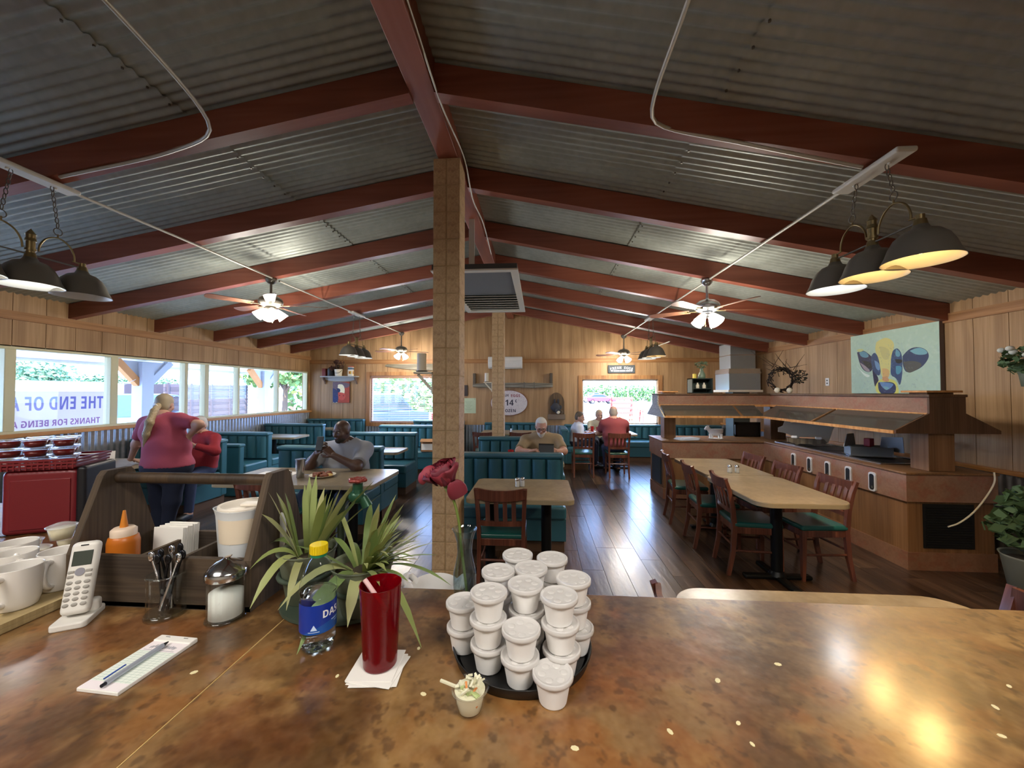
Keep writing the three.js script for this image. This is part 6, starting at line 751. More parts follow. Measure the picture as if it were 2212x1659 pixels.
{ const p = thing('dinner_plate', 'cream plate of browned food before the man in grey', 'plate', [-2.2, 0.761, -3.78]); obj('plate', lathe([[0, 0.004], [0.08, 0.004], [0.12, 0.02], [0.13, 0.022], [0.12, 0.016], [0.08, 0.0], [0, 0]], 36), M.cream, p); obj('food', Array.from({ length: 22 }, () => ball(rr(0.014, 0.026), rr(-0.07, 0.07), rr(0.014, 0.035), rr(-0.06, 0.06), 1.3, 0.7, 1, 8)), mat(rgb(0.2, 0.05, 0.018), 0.6), p).userData.kind = 'stuff'; obj('potato', [ball(0.03, 0.08, 0.02, 0.02, 1.2, 0.6, 1)], mat(0xd9b46c, 0.6), p);
  tag(obj('fork', [rod([-2.42, 0.766, -3.83], [-2.3, 0.776, -3.8], 0.0035, 6), box(0.05, 0.003, 0.02, -2.28, 0.779, -3.797, 0, 0.2, 0.1)], M.chrome), 'fork resting on the edge of the food plate', 'fork'); tag(obj('place_mat', rspan(-2.95, -2.55, 0.7605, 0.763, -3.98, -3.68, 0.001), M.paper), 'white paper placemat on the empty side of the table of the man in grey', 'placemat'); }
function tumblerRed(x, z, label) { tag(obj('red_cup', lathe([[0, 0], [0.03, 0], [0.038, 0.13], [0.036, 0.13], [0.029, 0.004], [0, 0.004]], 24, x, 0.761, z), mat(rgb(0.42, 0.02, 0.02), 0.25)), label, 'cup', 'red tumblers on the tables'); }
tumblerRed(-0.36, -4.85, 'red tumbler before the bearded man with tablet'); tumblerRed(1.12, -8.3, 'red tumbler in front of the woman in white'); tumblerRed(1.22, -8.15, 'red tumbler in the middle of the far diners table');
{ const n = thing('napkin_holder', 'silver napkin holder on the far diners table', 'napkin holder', [1.38, 0.761, -8.12]); obj('box', rbox(0.12, 0.12, 0.08, 0.008, 0, 0.06, 0), M.steel, n); obj('opening', box(0.06, 0.08, 0.004, 0, 0.06, 0.041), mat(0x2e3c6a, 0.5), n); tag(obj('white_plate', lathe([[0, 0], [0.08, 0], [0.12, 0.014], [0.08, 0.004], [0, 0.004]], 28, 1.16, 0.761, -8.42), M.white), 'white plate in front of the woman in white', 'plate');
  const s = thing('soup_bowl', 'white bowl in front of the bearded man', 'bowl', [-0.08, 0.761, -4.85]); obj('bowl', lathe([[0, 0], [0.04, 0], [0.075, 0.05], [0.07, 0.05], [0.036, 0.008], [0, 0.008]], 28), M.white, s); obj('soup', cyl(0.06, 0.064, 0.004, 0, 0.038, 0), mat(0xc9a070, 0.5), s); }
{ const b = thing('cardboard_box', 'open cardboard box with white paper on the far booth seat', 'box', [-2.14, 0.47, -7.45]), m = mat(0xa87a50, 0.85); obj('sides', [span(-0.16, -0.15, 0, 0.2, -0.13, 0.13), span(0.15, 0.16, 0, 0.2, -0.13, 0.13), span(-0.16, 0.16, 0, 0.2, -0.13, -0.12), span(-0.16, 0.16, 0, 0.2, 0.12, 0.13), span(-0.15, 0.15, 0, 0.01, -0.12, 0.12)], m, b); obj('flap', box(0.3, 0.005, 0.1, 0, 0.22, 0.16, 0.5), m, b); obj('paper', rbox(0.28, 0.12, 0.006, 0.002, 0, 0.09, 0.134), M.paper, b); }
// ---------- people ----------
// signed-distance shapes meshed with naive surface nets
function surfaceNet(f, lo, hi, c) {
  const n = [0, 1, 2].map((k) => Math.ceil((hi[k] - lo[k]) / c) + 1), [nx, ny, nz] = n, v = new Float32Array(nx * ny * nz), id = new Int32Array(nx * ny * nz).fill(-1), pos = [], idx = [];
  for (let k = 0, q = 0; k < nz; k++) for (let j = 0; j < ny; j++) for (let i = 0; i < nx; i++, q++) v[q] = f(lo[0] + i * c, lo[1] + j * c, lo[2] + k * c);
  const sy = nx, sz = nx * ny, off = [0, 1, sy, sy + 1, sz, sz + 1, sz + sy, sz + sy + 1], E = [[0, 1], [0, 2], [0, 4], [1, 3], [1, 5], [2, 3], [2, 6], [3, 7], [4, 5], [4, 6], [5, 7], [6, 7]];
  for (let k = 0; k < nz - 1; k++) for (let j = 0; j < ny - 1; j++) for (let i = 0; i < nx - 1; i++) {
    const q = i + j * sy + k * sz; let m = 0; for (let a = 0; a < 8; a++) if (v[q + off[a]] < 0) m |= 1 << a; if (m === 0 || m === 255) continue;
    let x = 0, y = 0, z = 0, cnt = 0; for (const [a, b] of E) { const A = (m >> a) & 1, B = (m >> b) & 1; if (A === B) continue; const va = v[q + off[a]], t = va / (va - v[q + off[b]]), p = [a & 1, (a >> 1) & 1, a >> 2], r = [b & 1, (b >> 1) & 1, b >> 2]; x += lerp(p[0], r[0], t); y += lerp(p[1], r[1], t); z += lerp(p[2], r[2], t); cnt++; }
    id[q] = pos.length / 3; pos.push(lo[0] + (i + x / cnt) * c, lo[1] + (j + y / cnt) * c, lo[2] + (k + z / cnt) * c);
  }
  const quad = (a, b, d, e, flip) => { if (a < 0 || b < 0 || d < 0 || e < 0) return; flip ? idx.push(a, d, b, a, e, d) : idx.push(a, b, d, a, d, e); };
  for (let k = 1; k < nz - 1; k++) for (let j = 1; j < ny - 1; j++) for (let i = 1; i < nx - 1; i++) { const q = i + j * sy + k * sz, s = v[q] < 0; if (s !== v[q + 1] < 0) quad(id[q - sy - sz], id[q - sz], id[q], id[q - sy], !s); if (s !== v[q + sy] < 0) quad(id[q - 1 - sz], id[q - 1], id[q], id[q - sz], !s); if (s !== v[q + sz] < 0) quad(id[q - 1 - sy], id[q - sy], id[q], id[q - 1], !s); }
  const g = new THREE.BufferGeometry(); g.setAttribute('position', new THREE.Float32BufferAttribute(pos, 3)); g.setIndex(idx); g.computeVertexNormals(); g.setAttribute('uv', new THREE.Float32BufferAttribute(new Float32Array(pos.length / 3 * 2), 2)); return g;
}
const smin = (a, b, k) => { const h = Math.max(k - Math.abs(a - b), 0) / k; return Math.min(a, b) - h * h * k * 0.25; };
const C = (a, b, ra, rb = ra) => ({ a, b, ra, rb }), S = (c, r) => ({ c, r: Array.isArray(r) ? r : [r, r, r] });
function dist(p, x, y, z) {
  if (p.c) { const u = (x - p.c[0]) / p.r[0], v = (y - p.c[1]) / p.r[1], w = (z - p.c[2]) / p.r[2], l = Math.sqrt(u * u + v * v + w * w); return l < 1e-6 ? -Math.min(...p.r) : l * (l - 1) / Math.sqrt((u / p.r[0]) ** 2 + (v / p.r[1]) ** 2 + (w / p.r[2]) ** 2); }
  const dx = p.b[0] - p.a[0], dy = p.b[1] - p.a[1], dz = p.b[2] - p.a[2], ex = x - p.a[0], ey = y - p.a[1], ez = z - p.a[2], t = clamp((ex * dx + ey * dy + ez * dz) / (dx * dx + dy * dy + dz * dz + 1e-9)); return Math.hypot(ex - dx * t, ey - dy * t, ez - dz * t) - lerp(p.ra, p.rb, t);
}
function blobMesh(prims, c, k = 0.04, o = {}) {
  const lo = [9e9, 9e9, 9e9], hi = [-9e9, -9e9, -9e9]; for (const p of prims) for (let i = 0; i < 3; i++) { if (p.c) { lo[i] = Math.min(lo[i], p.c[i] - p.r[i]); hi[i] = Math.max(hi[i], p.c[i] + p.r[i]); } else { lo[i] = Math.min(lo[i], p.a[i] - p.ra, p.b[i] - p.rb); hi[i] = Math.max(hi[i], p.a[i] + p.ra, p.b[i] + p.rb); } }
  const g = (o.grow || 0) + 3 * c; const f = (x, y, z) => { let d = 9e9; for (const p of prims) d = smin(d, dist(p, x, y, z), p.k ?? k); d -= (o.grow || 0); if (o.cut) d = o.cut(d, x, y, z); return d; };
  return surfaceNet(f, lo.map((v) => v - g), hi.map((v) => v + g), c);
}
function handPrims(w, dir, nrm, side, curl, s = 1) {   // wrist, finger direction, palm normal (out of the palm), side of the thumb (+1 / -1)
  const d = V(...dir).normalize(), n = V(...nrm).addScaledVector(d, -V(...nrm).dot(d)).normalize(), t = d.clone().cross(n).multiplyScalar(side), P = (a, b, e) => [w[0] + (d.x * a + t.x * b + n.x * e) * s, w[1] + (d.y * a + t.y * b + n.y * e) * s, w[2] + (d.z * a + t.z * b + n.z * e) * s], out = [];
  for (const b of [-0.03, -0.01, 0.01, 0.03]) out.push(C(P(0.005, b * 0.6, 0), P(0.085, b, 0), 0.017 * s, 0.013 * s));
  [[0.03, 0.072], [0.011, 0.082], [-0.01, 0.076], [-0.03, 0.06]].forEach(([b, L], i) => { let p = [0.085, b, 0], ang = curl * 0.5; for (let k = 0; k < 3; k++) { const l = L * [0.45, 0.32, 0.23][k], q = [p[0] + Math.cos(ang) * l, p[1] * 1.02, p[2] + Math.sin(ang) * l]; const c = C(P(...p), P(...q), (0.0095 - k * 0.0009) * s, (0.0086 - k * 0.0009) * s); c.k = 0.006; out.push(c); p = q; ang += curl * 0.8; } });
  const t1 = P(0.02, 0.035, 0.006), t2 = P(0.055, 0.058, 0.02 + 0.01 * curl), t3 = P(0.08, 0.055, 0.03 + 0.016 * curl); const a = C(t1, t2, 0.014 * s, 0.011 * s), b = C(t2, t3, 0.0105 * s, 0.009 * s); a.k = b.k = 0.01; out.push(a, b); return out;
}
function person(label, o) {
  const root = thing('person', label, 'person'), { J, skin, cell } = o, sc = o.scale || 1, hm = new THREE.Matrix4().makeRotationFromEuler(new THREE.Euler(o.pitch || 0, o.yaw || 0, o.roll || 0, 'YXZ')).setPosition(...J.head), hp = (x, y, z) => { const v = V(x, y, z).multiplyScalar(sc).applyMatrix4(hm); return [v.x, v.y, v.z]; };
  const E = (c, r) => ({ h: true, c, r: r.map((q) => q) });
  // head in its own frame
  const hd = [S([0, 0.025, -0.012], [0.074, 0.092, 0.092]), S([0, -0.03, 0.012], [0.066, 0.075, 0.075]), S([0, -0.072, 0.028], [0.048, 0.042, 0.05]), S([0, -0.098, 0.062], [0.022, 0.018, 0.02]), S([0, 0.018, 0.072], [0.052, 0.012, 0.016]), S([0.04, -0.03, 0.055], [0.026, 0.028, 0.028]), S([-0.04, -0.03, 0.055], [0.026, 0.028, 0.028]), Object.assign(C([0, 0.008, 0.084], [0, -0.034, 0.104], 0.008, 0.0135), { k: 0.012 }), Object.assign(S([0.011, -0.036, 0.094], 0.009), { k: 0.01 }), Object.assign(S([-0.011, -0.036, 0.094], 0.009), { k: 0.01 }), Object.assign(S([0, -0.063, 0.083], [0.023, 0.006, 0.011]), { k: 0.008 }), Object.assign(S([0, -0.074, 0.08], [0.02, 0.007, 0.011]), { k: 0.008 }), Object.assign(S([0.076, -0.008, -0.008], [0.009, 0.03, 0.019]), { k: 0.012 }), Object.assign(S([-0.076, -0.008, -0.008], [0.009, 0.03, 0.019]), { k: 0.012 }), C([0, -0.04, -0.03], [0, -0.14, -0.035], 0.052, 0.056), ...(o.headExtra || [])];
  const hg = blobMesh(hd, o.hcell || 0.007, 0.022, { cut: (d, x, y, z) => { for (const s of [-1, 1]) { const e = Math.hypot((x - s * 0.031) / 1.3, y - 0.0, z - 0.1) - 0.017; d = -smin(-d, e, 0.012); } return Math.max(d, -0.135 - y); } }).scale(sc, sc, sc).applyMatrix4(hm);
  const legs = J.knL ? [C(J.hipL, J.knL, 0.085 * o.fat, 0.058 * o.fat), C(J.knL, J.anL, 0.056 * o.fat, 0.038), C(J.hipR, J.knR, 0.085 * o.fat, 0.058 * o.fat), C(J.knR, J.anR, 0.056 * o.fat, 0.038)] : [], feet = J.toL ? [C([J.anL[0], 0.045, J.anL[2]], J.toL, 0.042, 0.034), C([J.anR[0], 0.045, J.anR[2]], J.toR, 0.042, 0.034)] : [];
  const arms = [C(J.shL, J.elL, 0.05 * o.arm, 0.04 * o.arm), C(J.elL, J.wrL, 0.04 * o.arm, 0.027 * o.arm), C(J.shR, J.elR, 0.05 * o.arm, 0.04 * o.arm), C(J.elR, J.wrR, 0.04 * o.arm, 0.027 * o.arm)], neck = C(hp(0, -0.1, -0.03), J.neck, 0.055 * sc, 0.066 * sc);
  const shoulders = [C(J.neck, J.shL, 0.062, 0.058 * o.arm), C(J.neck, J.shR, 0.062, 0.058 * o.arm)];
  const hands = (o.hands || []).map((h) => blobMesh(handPrims(...h), o.handCell || 0.0055, 0.012));
  const bodyG = blobMesh([...o.torso, ...shoulders, neck, ...arms, ...legs, ...feet], cell, 0.05);
  const body = obj('body', [bodyG, hg, ...hands], skin, root, { keepUV: true });
  const upper = o.sleeve === 'long' ? arms : [C(J.shL, J.shL.map((v, i) => lerp(v, J.elL[i], o.sl ?? 0.72)), 0.058 * o.arm, 0.052 * o.arm), C(J.shR, J.shR.map((v, i) => lerp(v, J.elR[i], o.sl ?? 0.72)), 0.058 * o.arm, 0.052 * o.arm)];
  const cutEnd = (d, x, y, z) => { for (const [a, b] of o.sleeve === 'long' ? [[J.elL, J.wrL], [J.elR, J.wrR]] : [[J.shL, J.elL], [J.shR, J.elR]]) { const ux = b[0] - a[0], uy = b[1] - a[1], uz = b[2] - a[2], L = Math.hypot(ux, uy, uz), t = ((x - a[0]) * ux + (y - a[1]) * uy + (z - a[2]) * uz) / L / L, lim = o.sleeve === 'long' ? 0.92 : (o.sl ?? 0.72); const px = a[0] + ux * t, py = a[1] + uy * t, pz = a[2] + uz * t; if (Math.hypot(x - px, y - py, z - pz) < 0.11 && t > lim - 0.3) d = Math.max(d, (t - lim) * L); } const nd = Math.hypot(x - J.neck[0], (y - J.neck[1] - 0.045) * 1.0, z - J.neck[2] - (o.collarZ ?? 0)) - (o.collarR ?? 0.085); d = Math.max(d, -nd); return Math.max(d, o.hem - y + (o.hemTilt || 0) * (x - J.neck[0])); };
  obj('shirt', blobMesh([...o.torso, ...shoulders, ...upper], o.clothCell || cell, 0.05, { grow: 0.014, cut: (d, x, y, z) => cutEnd(d + (o.fold ? o.fold * (Math.sin(y * 34 + x * 9) * 0.5 + Math.sin(x * 23 - y * 17 + z * 13) * 0.5) : 0), x, y, z) }), o.shirt, root, { keepUV: true });
  if (legs.length) { const pel = o.torso[o.torso.length - 1]; obj('trousers', blobMesh([pel, ...legs], cell, 0.05, { grow: 0.012, cut: (d, x, y, z) => Math.max(d, y - (o.waist ?? 0.95), 0.075 - y) }), o.trousers, root, { keepUV: true }); if (feet.length) obj('shoes', blobMesh(feet, Math.min(cell, 0.012), 0.03, { grow: 0.008, cut: (d, x, y) => Math.max(d, 0.004 - y, y - 0.11) }), o.shoes || M.black, root, { keepUV: true }); }
  if (o.hair) obj('hair', blobMesh(o.hair.prims, o.hcell || 0.007, 0.02, { cut: o.hair.cut }).scale(sc, sc, sc).applyMatrix4(hm), o.hair.mat, root, { keepUV: true });
  if (o.beard) obj('beard', blobMesh(o.beard.prims, o.hcell || 0.007, 0.02, { cut: o.beard.cut }).scale(sc, sc, sc).applyMatrix4(hm), o.beard.mat, root, { keepUV: true });
  if (o.face !== false) { obj('eyes', [-1, 1].map((s) => ball(0.0115, s * 0.031, 0.0, 0.0765, 1, 0.75, 1, 12)).map((g) => g.scale(sc, sc, sc).applyMatrix4(hm)), mat(0xa59c92, 0.35), body, { keepUV: true }); obj('pupils', [-1, 1].map((s) => ball(0.0055, s * 0.031, -0.001, 0.0845, 1, 1, 0.7, 8)).map((g) => g.scale(sc, sc, sc).applyMatrix4(hm)), M.dark, body, { keepUV: true }); obj('eyebrows', [-1, 1].map((s) => put(new THREE.SphereGeometry(0.018, 10, 6).scale(1, 0.22, 0.3), s * 0.032, 0.022, 0.084, 0, s * 0.25, -s * 0.1)).map((g) => g.scale(sc, sc, sc).applyMatrix4(hm)), o.brow || M.dark, body, { keepUV: true }); }
  return { root, hm, hp, sc };
}
const cloth = (r, g, b) => mat(rgb(r, g, b), 0.85, 0, { bumpMap: tVinyl, bumpScale: 0.0008 });
const hairCap = (low = 0.0, back = -0.06) => ({ prims: [S([0, 0.032, -0.02], [0.082, 0.094, 0.094]), S([0, -0.01, -0.05], [0.078, 0.075, 0.062])], cut: (d, x, y, z) => Math.max(d, -(y - (z > 0 ? lerp(low, 0.055, clamp(z / 0.05)) : lerp(low, back, clamp(-z / 0.05)))) * 0.8) });
const skinA = mat(rgb(0.48, 0.27, 0.19), 0.55), skinB = mat(rgb(0.085, 0.042, 0.028), 0.42);
{ // standing woman seen from behind, leaning on the window table
  const J = { head: [-4.375, 1.475, -4.2], neck: [-4.310, 1.33, -4.12], shL: [-4.520, 1.26, -4.12], shR: [-4.050, 1.3, -4.08], elL: [-4.645, 1.02, -4.13], wrL: [-4.79, 0.83, -4.2], elR: [-3.800, 1.26, -4.05], wrR: [-3.960, 1.12, -4.1], hipL: [-4.25, 0.72, -4.02], hipR: [-4.03, 0.72, -4.0], knL: [-4.3, 0.42, -4.08], knR: [-4.06, 0.42, -4.0], anL: [-4.3, 0.08, -4.08], anR: [-4.1, 0.08, -3.98], toL: [-4.32, 0.035, -4.25], toR: [-4.1, 0.035, -4.15] };
  const w = person('standing person in a rose-red tee with long blonde ponytail, leaning on the window table', { J, skin: skinA, cell: 0.014, fat: 1.15, arm: 1.0, yaw: PI + 0.25, pitch: 0.25, face: true, torso: [S([-4.255, 1.18, -4.06], [0.225, 0.17, 0.15]), S([-4.16, 1.0, -4.03], [0.235, 0.2, 0.17]), S([-4.13, 0.8, -4.01], [0.25, 0.19, 0.19])], sleeve: 'short', sl: 0.75, hem: 0.8, hemTilt: 0.0, shirt: cloth(0.34, 0.055, 0.09), trousers: cloth(0.01, 0.014, 0.035), shoes: mat(0x2b2b30, 0.7), waist: 0.835, fold: 0.006,
    hands: [[[-4.79, 0.83, -4.2], [-0.35, -0.25, -0.9], [0, -1, 0.2], -1, 0.25], [[-3.960, 1.12, -4.1], [-0.8, -0.5, -0.2], [0, -0.2, -1], 1, 0.7]],
    hair: { mat: mat(rgb(0.3, 0.24, 0.15), 0.5), prims: [S([0, 0.032, -0.018], [0.083, 0.095, 0.096]), S([0, -0.03, -0.05], [0.078, 0.08, 0.06])], cut: (d, x, y, z) => Math.max(d, z > 0.02 ? lerp(0, 0.05, clamp(z / 0.05)) - y : -9) } });
  obj('ponytail', blobMesh([C([-4.345, 1.47, -4.1], [-4.27, 1.41, -3.98], 0.028, 0.03), C([-4.27, 1.41, -3.98], [-4.22, 1.29, -3.885], 0.031, 0.036), C([-4.22, 1.29, -3.885], [-4.235, 1.16, -3.865], 0.036, 0.03), C([-4.235, 1.16, -3.865], [-4.26, 1.03, -3.865], 0.028, 0.007)], 0.006, 0.02, { cut: (d, x, y, z) => d + 0.0035 * Math.sin((x - y * 0.35) * 420) }), mat(rgb(0.36, 0.28, 0.16), 0.5), w.root, { keepUV: true });
  obj('hair_tie', put(new THREE.TorusGeometry(0.034, 0.009, 8, 20), -4.335, 1.452, -4.065, 0.4, -0.4, 0), M.white, w.root, { keepUV: true });
  obj('shoe_stripes', [-4.360, -4.22].map((x) => box(0.1, 0.012, 0.02, x, 0.06, -3.985)), M.white, w.root).userData.kind = 'stuff';
}
{ // person in red, mostly hidden behind her
  const J = { head: [-4.68, 1.17, -4.98], neck: [-4.67, 1.03, -5.03], shL: [-4.88, 0.96, -5.05], shR: [-4.47, 0.98, -5.0], elL: [-4.95, 0.78, -4.88], wrL: [-4.8, 0.85, -4.72], elR: [-4.33, 0.83, -4.86], wrR: [-4.52, 0.92, -4.74], hipL: [-4.78, 0.53, -5.02], hipR: [-4.6, 0.53, -5.02], knL: [-4.76, 0.5, -4.72], knR: [-4.5, 0.5, -4.7], anL: [-4.74, 0.09, -4.66], anR: [-4.46, 0.09, -4.62], toL: [-4.74, 0.035, -4.5], toR: [-4.44, 0.035, -4.47] };
  const w = person('seated person in a bright red shirt and jeans behind the standing woman', { J, skin: skinA, cell: 0.016, fat: 0.9, arm: 1.05, yaw: 0.2, torso: [S([-4.67, 0.9, -5.05], [0.2, 0.16, 0.13]), S([-4.68, 0.72, -5.04], [0.2, 0.18, 0.15]), S([-4.69, 0.57, -5.03], [0.19, 0.12, 0.16])], sleeve: 'long', hem: 0.55, shirt: cloth(0.26, 0.012, 0.02), trousers: cloth(0.018, 0.03, 0.08), waist: 0.62, hands: [[[-4.52, 0.92, -4.74], [-0.7, 0.3, 0.3], [-0.3, -0.3, 1], 1, 1.0], [[-4.8, 0.85, -4.72], [0.5, 0.1, 0.6], [0, -1, 0], 1, 0.6]], hair: { mat: mat(rgb(0.5, 0.48, 0.45), 0.6), ...hairCap() } });
  obj('wristwatch', [put(new THREE.TorusGeometry(0.032, 0.006, 6, 20), -4.5, 0.91, -4.755, 0.4, 1.0, 0), put(new THREE.CylinderGeometry(0.016, 0.016, 0.008, 16), -4.49, 0.925, -4.725, 1.0, 0, 0.3)], M.chrome, w.root);
}
{ // man in grey tee with phone
  const J = { head: [-2.3, 1.165, -4.34], neck: [-2.27, 1.02, -4.42], shL: [-2.53, 0.93, -4.42], shR: [-2.05, 0.94, -4.42], elL: [-2.57, 0.79, -4.13], wrL: [-2.45, 0.945, -4.08], elR: [-2.0, 0.8, -4.1], wrR: [-2.25, 0.93, -4.06], hipL: [-2.4, 0.55, -4.45], hipR: [-2.14, 0.55, -4.45], knL: [-2.52, 0.5, -4.02], knR: [-2.1, 0.5, -4.0], anL: [-2.5, 0.09, -3.98], anR: [-2.1, 0.09, -3.96], toL: [-2.52, 0.035, -3.82], toR: [-2.1, 0.035, -3.8] };
  const w = person('bald bearded person in a grey tee holding up a phone at the table', { J, skin: skinB, cell: 0.014, hcell: 0.006, fat: 1.1, arm: 1.25, yaw: -0.3, pitch: 0.12, scale: 1.06, torso: [S([-2.28, 0.9, -4.44], [0.25, 0.15, 0.14]), S([-2.28, 0.74, -4.42], [0.26, 0.19, 0.18]), S([-2.27, 0.58, -4.44], [0.24, 0.13, 0.19])], sleeve: 'short', sl: 0.8, hem: 0.56, fold: 0.005, shirt: cloth(0.3, 0.31, 0.34), trousers: cloth(0.12, 0.16, 0.24), waist: 0.64, shoes: M.black, hands: [[[-2.45, 0.945, -4.08], [0.45, 0.85, 0.1], [0.75, -0.3, -0.5], -1, 0.75, 1.1], [[-2.25, 0.93, -4.06], [-0.65, 0.65, 0.1], [-0.6, -0.5, -0.6], 1, 0.8, 1.1]], beard: { mat: mat(rgb(0.02, 0.015, 0.012), 0.8), prims: [S([0, -0.075, 0.032], [0.056, 0.045, 0.055]), S([0, -0.1, 0.062], [0.028, 0.022, 0.025])], cut: (d, x, y, z) => Math.max(d, y + 0.045 - 0.3 * Math.abs(x), -(Math.hypot(x / 1.5, (y + 0.068) * 1.3, z - 0.095) - 0.02)) } });
  const ph = thing('mobile_phone', 'black mobile phone held up by the person in the grey tee', 'phone', [-2.385, 1.06, -4.03]); ph.rotation.set(-0.35, 0.05, 0.05); obj('case', rbox(0.076, 0.155, 0.011, 0.005, 0, 0, 0), M.black, ph); obj('camera_lens', [0, 0.02].map((y) => put(new THREE.CylinderGeometry(0.007, 0.007, 0.003, 14), -0.022, 0.055 - y, 0.007, PI / 2, 0, 0)), mat(0x2c3036, 0.1), ph).userData.kind = 'stuff'; obj('screen', box(0.07, 0.148, 0.001, 0, 0, -0.006), mat(0x223044, 0.1), ph);
}
{ // bearded man with glasses and tablet
  const J = { head: [0.025, 1.14, -5.42], neck: [0.03, 1.0, -5.5], shL: [-0.19, 0.93, -5.52], shR: [0.25, 0.935, -5.52], elL: [-0.28, 0.82, -5.24], wrL: [-0.12, 0.84, -5.1], elR: [0.33, 0.82, -5.26], wrR: [0.22, 0.84, -5.1], hipL: [-0.08, 0.55, -5.6], hipR: [0.14, 0.55, -5.6], knL: [-0.12, 0.48, -5.2], knR: [0.18, 0.48, -5.2], anL: [-0.12, 0.09, -5.1], anR: [0.18, 0.09, -5.1], toL: [-0.12, 0.035, -4.95], toR: [0.18, 0.035, -4.95] };
  const wm = mat(rgb(0.62, 0.6, 0.56), 0.7);
  const w = person('grey-haired bearded person in a khaki shirt looking at a tablet', { J, skin: mat(rgb(0.5, 0.27, 0.2), 0.5), cell: 0.015, hcell: 0.006, fat: 0.95, arm: 1.1, yaw: 0.05, pitch: 0.42, torso: [S([0.03, 0.88, -5.53], [0.2, 0.15, 0.13]), S([0.03, 0.72, -5.53], [0.2, 0.18, 0.15]), S([0.03, 0.58, -5.56], [0.19, 0.12, 0.17])], sleeve: 'short', sl: 0.85, hem: 0.56, fold: 0.005, collarR: 0.075, shirt: cloth(0.3, 0.22, 0.13), trousers: cloth(0.06, 0.06, 0.06), waist: 0.62, hands: [[[-0.12, 0.84, -5.1], [0.75, 0.25, 0.45], [0.2, -0.9, 0], 1, 0.7], [[0.22, 0.84, -5.1], [-0.75, 0.25, 0.2], [0, -0.3, -1], 1, 0.8]], brow: wm,
    hair: { mat: wm, prims: [S([0, 0.034, -0.018], [0.081, 0.092, 0.092]), S([0, -0.02, -0.045], [0.078, 0.07, 0.06])], cut: (d, x, y, z) => Math.max(d, z > 0.03 ? 0.075 - y : -0.05 - y) }, beard: { mat: wm, prims: [S([0, -0.08, 0.035], [0.058, 0.05, 0.056]), S([0, -0.115, 0.062], [0.032, 0.032, 0.026])], cut: (d, x, y, z) => Math.max(d, y + 0.048 - 0.45 * Math.abs(x), -(Math.hypot(x / 1.5, (y + 0.068) * 1.4, z - 0.095) - 0.018)) } });
  obj('glasses', [...[-1, 1].map((s) => put(new THREE.TorusGeometry(0.022, 0.0022, 6, 20).scale(1.15, 0.85, 1), s * 0.031, -0.002, 0.104)), rod([-0.008, 0.002, 0.105], [0.008, 0.002, 0.105], 0.002), ...[-1, 1].map((s) => rod([s * 0.055, 0.002, 0.102], [s * 0.08, 0.004, 0.0], 0.002))].map((g) => g.applyMatrix4(w.hm)), M.blackMetal, w.root, { keepUV: true });
  const t = thing('tablet', 'dark tablet in a grey case held by the bearded person', 'tablet', [0.09, 0.87, -5.05]); t.rotation.set(-0.5, 0.05, 0); obj('case', rbox(0.2, 0.145, 0.012, 0.006, 0, 0, 0), mat(0x34373a, 0.55), t); obj('screen', box(0.185, 0.13, 0.001, 0, 0, -0.0066), mat(0x2c4054, 0.1), t); obj('flap', rbox(0.2, 0.02, 0.016, 0.004, 0, 0.07, 0.002), M.black, t);
}
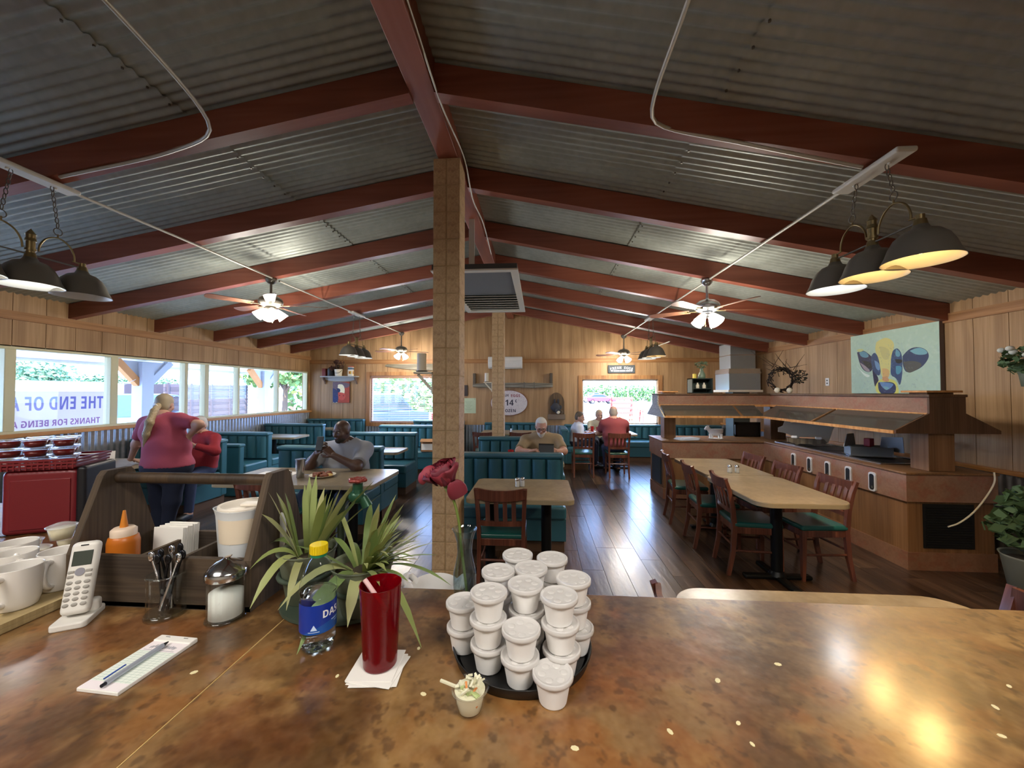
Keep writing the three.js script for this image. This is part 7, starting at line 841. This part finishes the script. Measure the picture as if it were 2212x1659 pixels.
{ // three far diners
  const far = { cell: 0.02, hcell: 0.009, handCell: 0.008, fat: 0.9 };
  person('short-haired person in a white tee at the far diners table', { ...far, J: { head: [0.875, 1.075, -8.38], neck: [0.85, 0.94, -8.4], shL: [0.82, 0.86, -8.58], shR: [0.82, 0.87, -8.22], elL: [0.92, 0.67, -8.62], wrL: [1.1, 0.78, -8.55], elR: [0.86, 0.67, -8.14], wrR: [1.06, 0.78, -8.2], hipL: [0.78, 0.53, -8.5], hipR: [0.78, 0.53, -8.32], knL: [1.15, 0.5, -8.52], knR: [1.15, 0.5, -8.3], anL: [1.18, 0.09, -8.52], anR: [1.18, 0.09, -8.3], toL: [1.32, 0.035, -8.52], toR: [1.32, 0.035, -8.3] }, skin: skinA, arm: 0.95, yaw: 1.15, pitch: 0.2, torso: [S([0.82, 0.82, -8.4], [0.13, 0.13, 0.18]), S([0.81, 0.68, -8.4], [0.14, 0.16, 0.18]), S([0.8, 0.57, -8.4], [0.16, 0.11, 0.18])], sleeve: 'short', hem: 0.55, shirt: cloth(0.62, 0.66, 0.74), trousers: cloth(0.05, 0.06, 0.1), waist: 0.62, hair: { mat: mat(rgb(0.12, 0.09, 0.06), 0.7), ...hairCap(-0.01, -0.07) }, hands: [[[1.1, 0.78, -8.55], [0.9, -0.1, 0.3], [0, -1, 0], 1, 0.5], [[1.06, 0.78, -8.2], [0.9, -0.1, -0.3], [0, -1, 0], -1, 0.5]] });
  person('balding person in a dark red shirt sitting with back turned at the far table', { ...far, J: { head: [1.455, 1.225, -7.72], neck: [1.46, 1.08, -7.66], shL: [1.66, 1.0, -7.66], shR: [1.26, 1.0, -7.66], elL: [1.74, 0.8, -7.84], wrL: [1.6, 0.79, -8.06], elR: [1.18, 0.8, -7.84], wrR: [1.32, 0.79, -8.06], hipL: [1.58, 0.55, -7.6], hipR: [1.38, 0.55, -7.6], knL: [1.62, 0.5, -8.0], knR: [1.34, 0.5, -8.0], anL: [1.6, 0.09, -8.02], anR: [1.36, 0.09, -8.02], toL: [1.6, 0.035, -8.18], toR: [1.36, 0.035, -8.18] }, skin: skinA, arm: 1.1, yaw: PI, pitch: 0.1, torso: [S([1.46, 0.96, -7.64], [0.22, 0.16, 0.14]), S([1.46, 0.78, -7.62], [0.22, 0.19, 0.15]), S([1.47, 0.6, -7.6], [0.2, 0.13, 0.17])], sleeve: 'short', hem: 0.56, shirt: cloth(0.22, 0.04, 0.045), trousers: cloth(0.03, 0.045, 0.11), waist: 0.64, hair: { mat: mat(rgb(0.3, 0.25, 0.2), 0.7), prims: [S([0, 0.02, -0.02], [0.08, 0.085, 0.09]), S([0, -0.03, -0.05], [0.077, 0.07, 0.058])], cut: (d, x, y, z) => Math.max(d, y - 0.06, z > 0.02 ? 0.03 - y : -0.09 - y) }, hands: [[[1.6, 0.79, -8.06], [-0.3, -0.1, -0.9], [0, -1, 0], 1, 0.5], [[1.32, 0.79, -8.06], [0.3, -0.1, -0.9], [0, -1, 0], -1, 0.5]] });
  person('person in a pale yellow shirt facing us behind the dark red shirt', { ...far, J: { head: [1.38, 1.09, -9.0], neck: [1.38, 0.95, -9.06], shL: [1.19, 0.88, -9.08], shR: [1.57, 0.88, -9.08], elL: [1.15, 0.72, -8.86], wrL: [1.3, 0.785, -8.64], elR: [1.61, 0.72, -8.86], wrR: [1.48, 0.785, -8.64], hipL: [1.28, 0.53, -9.12], hipR: [1.48, 0.53, -9.12], knL: [1.26, 0.49, -8.72], knR: [1.5, 0.49, -8.72], anL: [1.26, 0.09, -8.66], anR: [1.5, 0.09, -8.66], toL: [1.26, 0.035, -8.5], toR: [1.5, 0.035, -8.5] }, skin: skinA, arm: 0.95, yaw: 0.1, pitch: 0.15, torso: [S([1.38, 0.83, -9.1], [0.18, 0.14, 0.12]), S([1.38, 0.7, -9.1], [0.18, 0.16, 0.13]), S([1.38, 0.57, -9.1], [0.18, 0.11, 0.15])], sleeve: 'short', hem: 0.55, shirt: cloth(0.6, 0.55, 0.36), trousers: cloth(0.06, 0.07, 0.1), waist: 0.62, hair: { mat: mat(rgb(0.42, 0.32, 0.2), 0.7), ...hairCap() }, hands: [[[1.3, 0.785, -8.64], [0.3, 0.1, 0.9], [0, -1, 0], 1, 0.5], [[1.48, 0.785, -8.64], [-0.3, 0.1, 0.9], [0, -1, 0], -1, 0.5]] });
}
renderer.render(scene, camera);
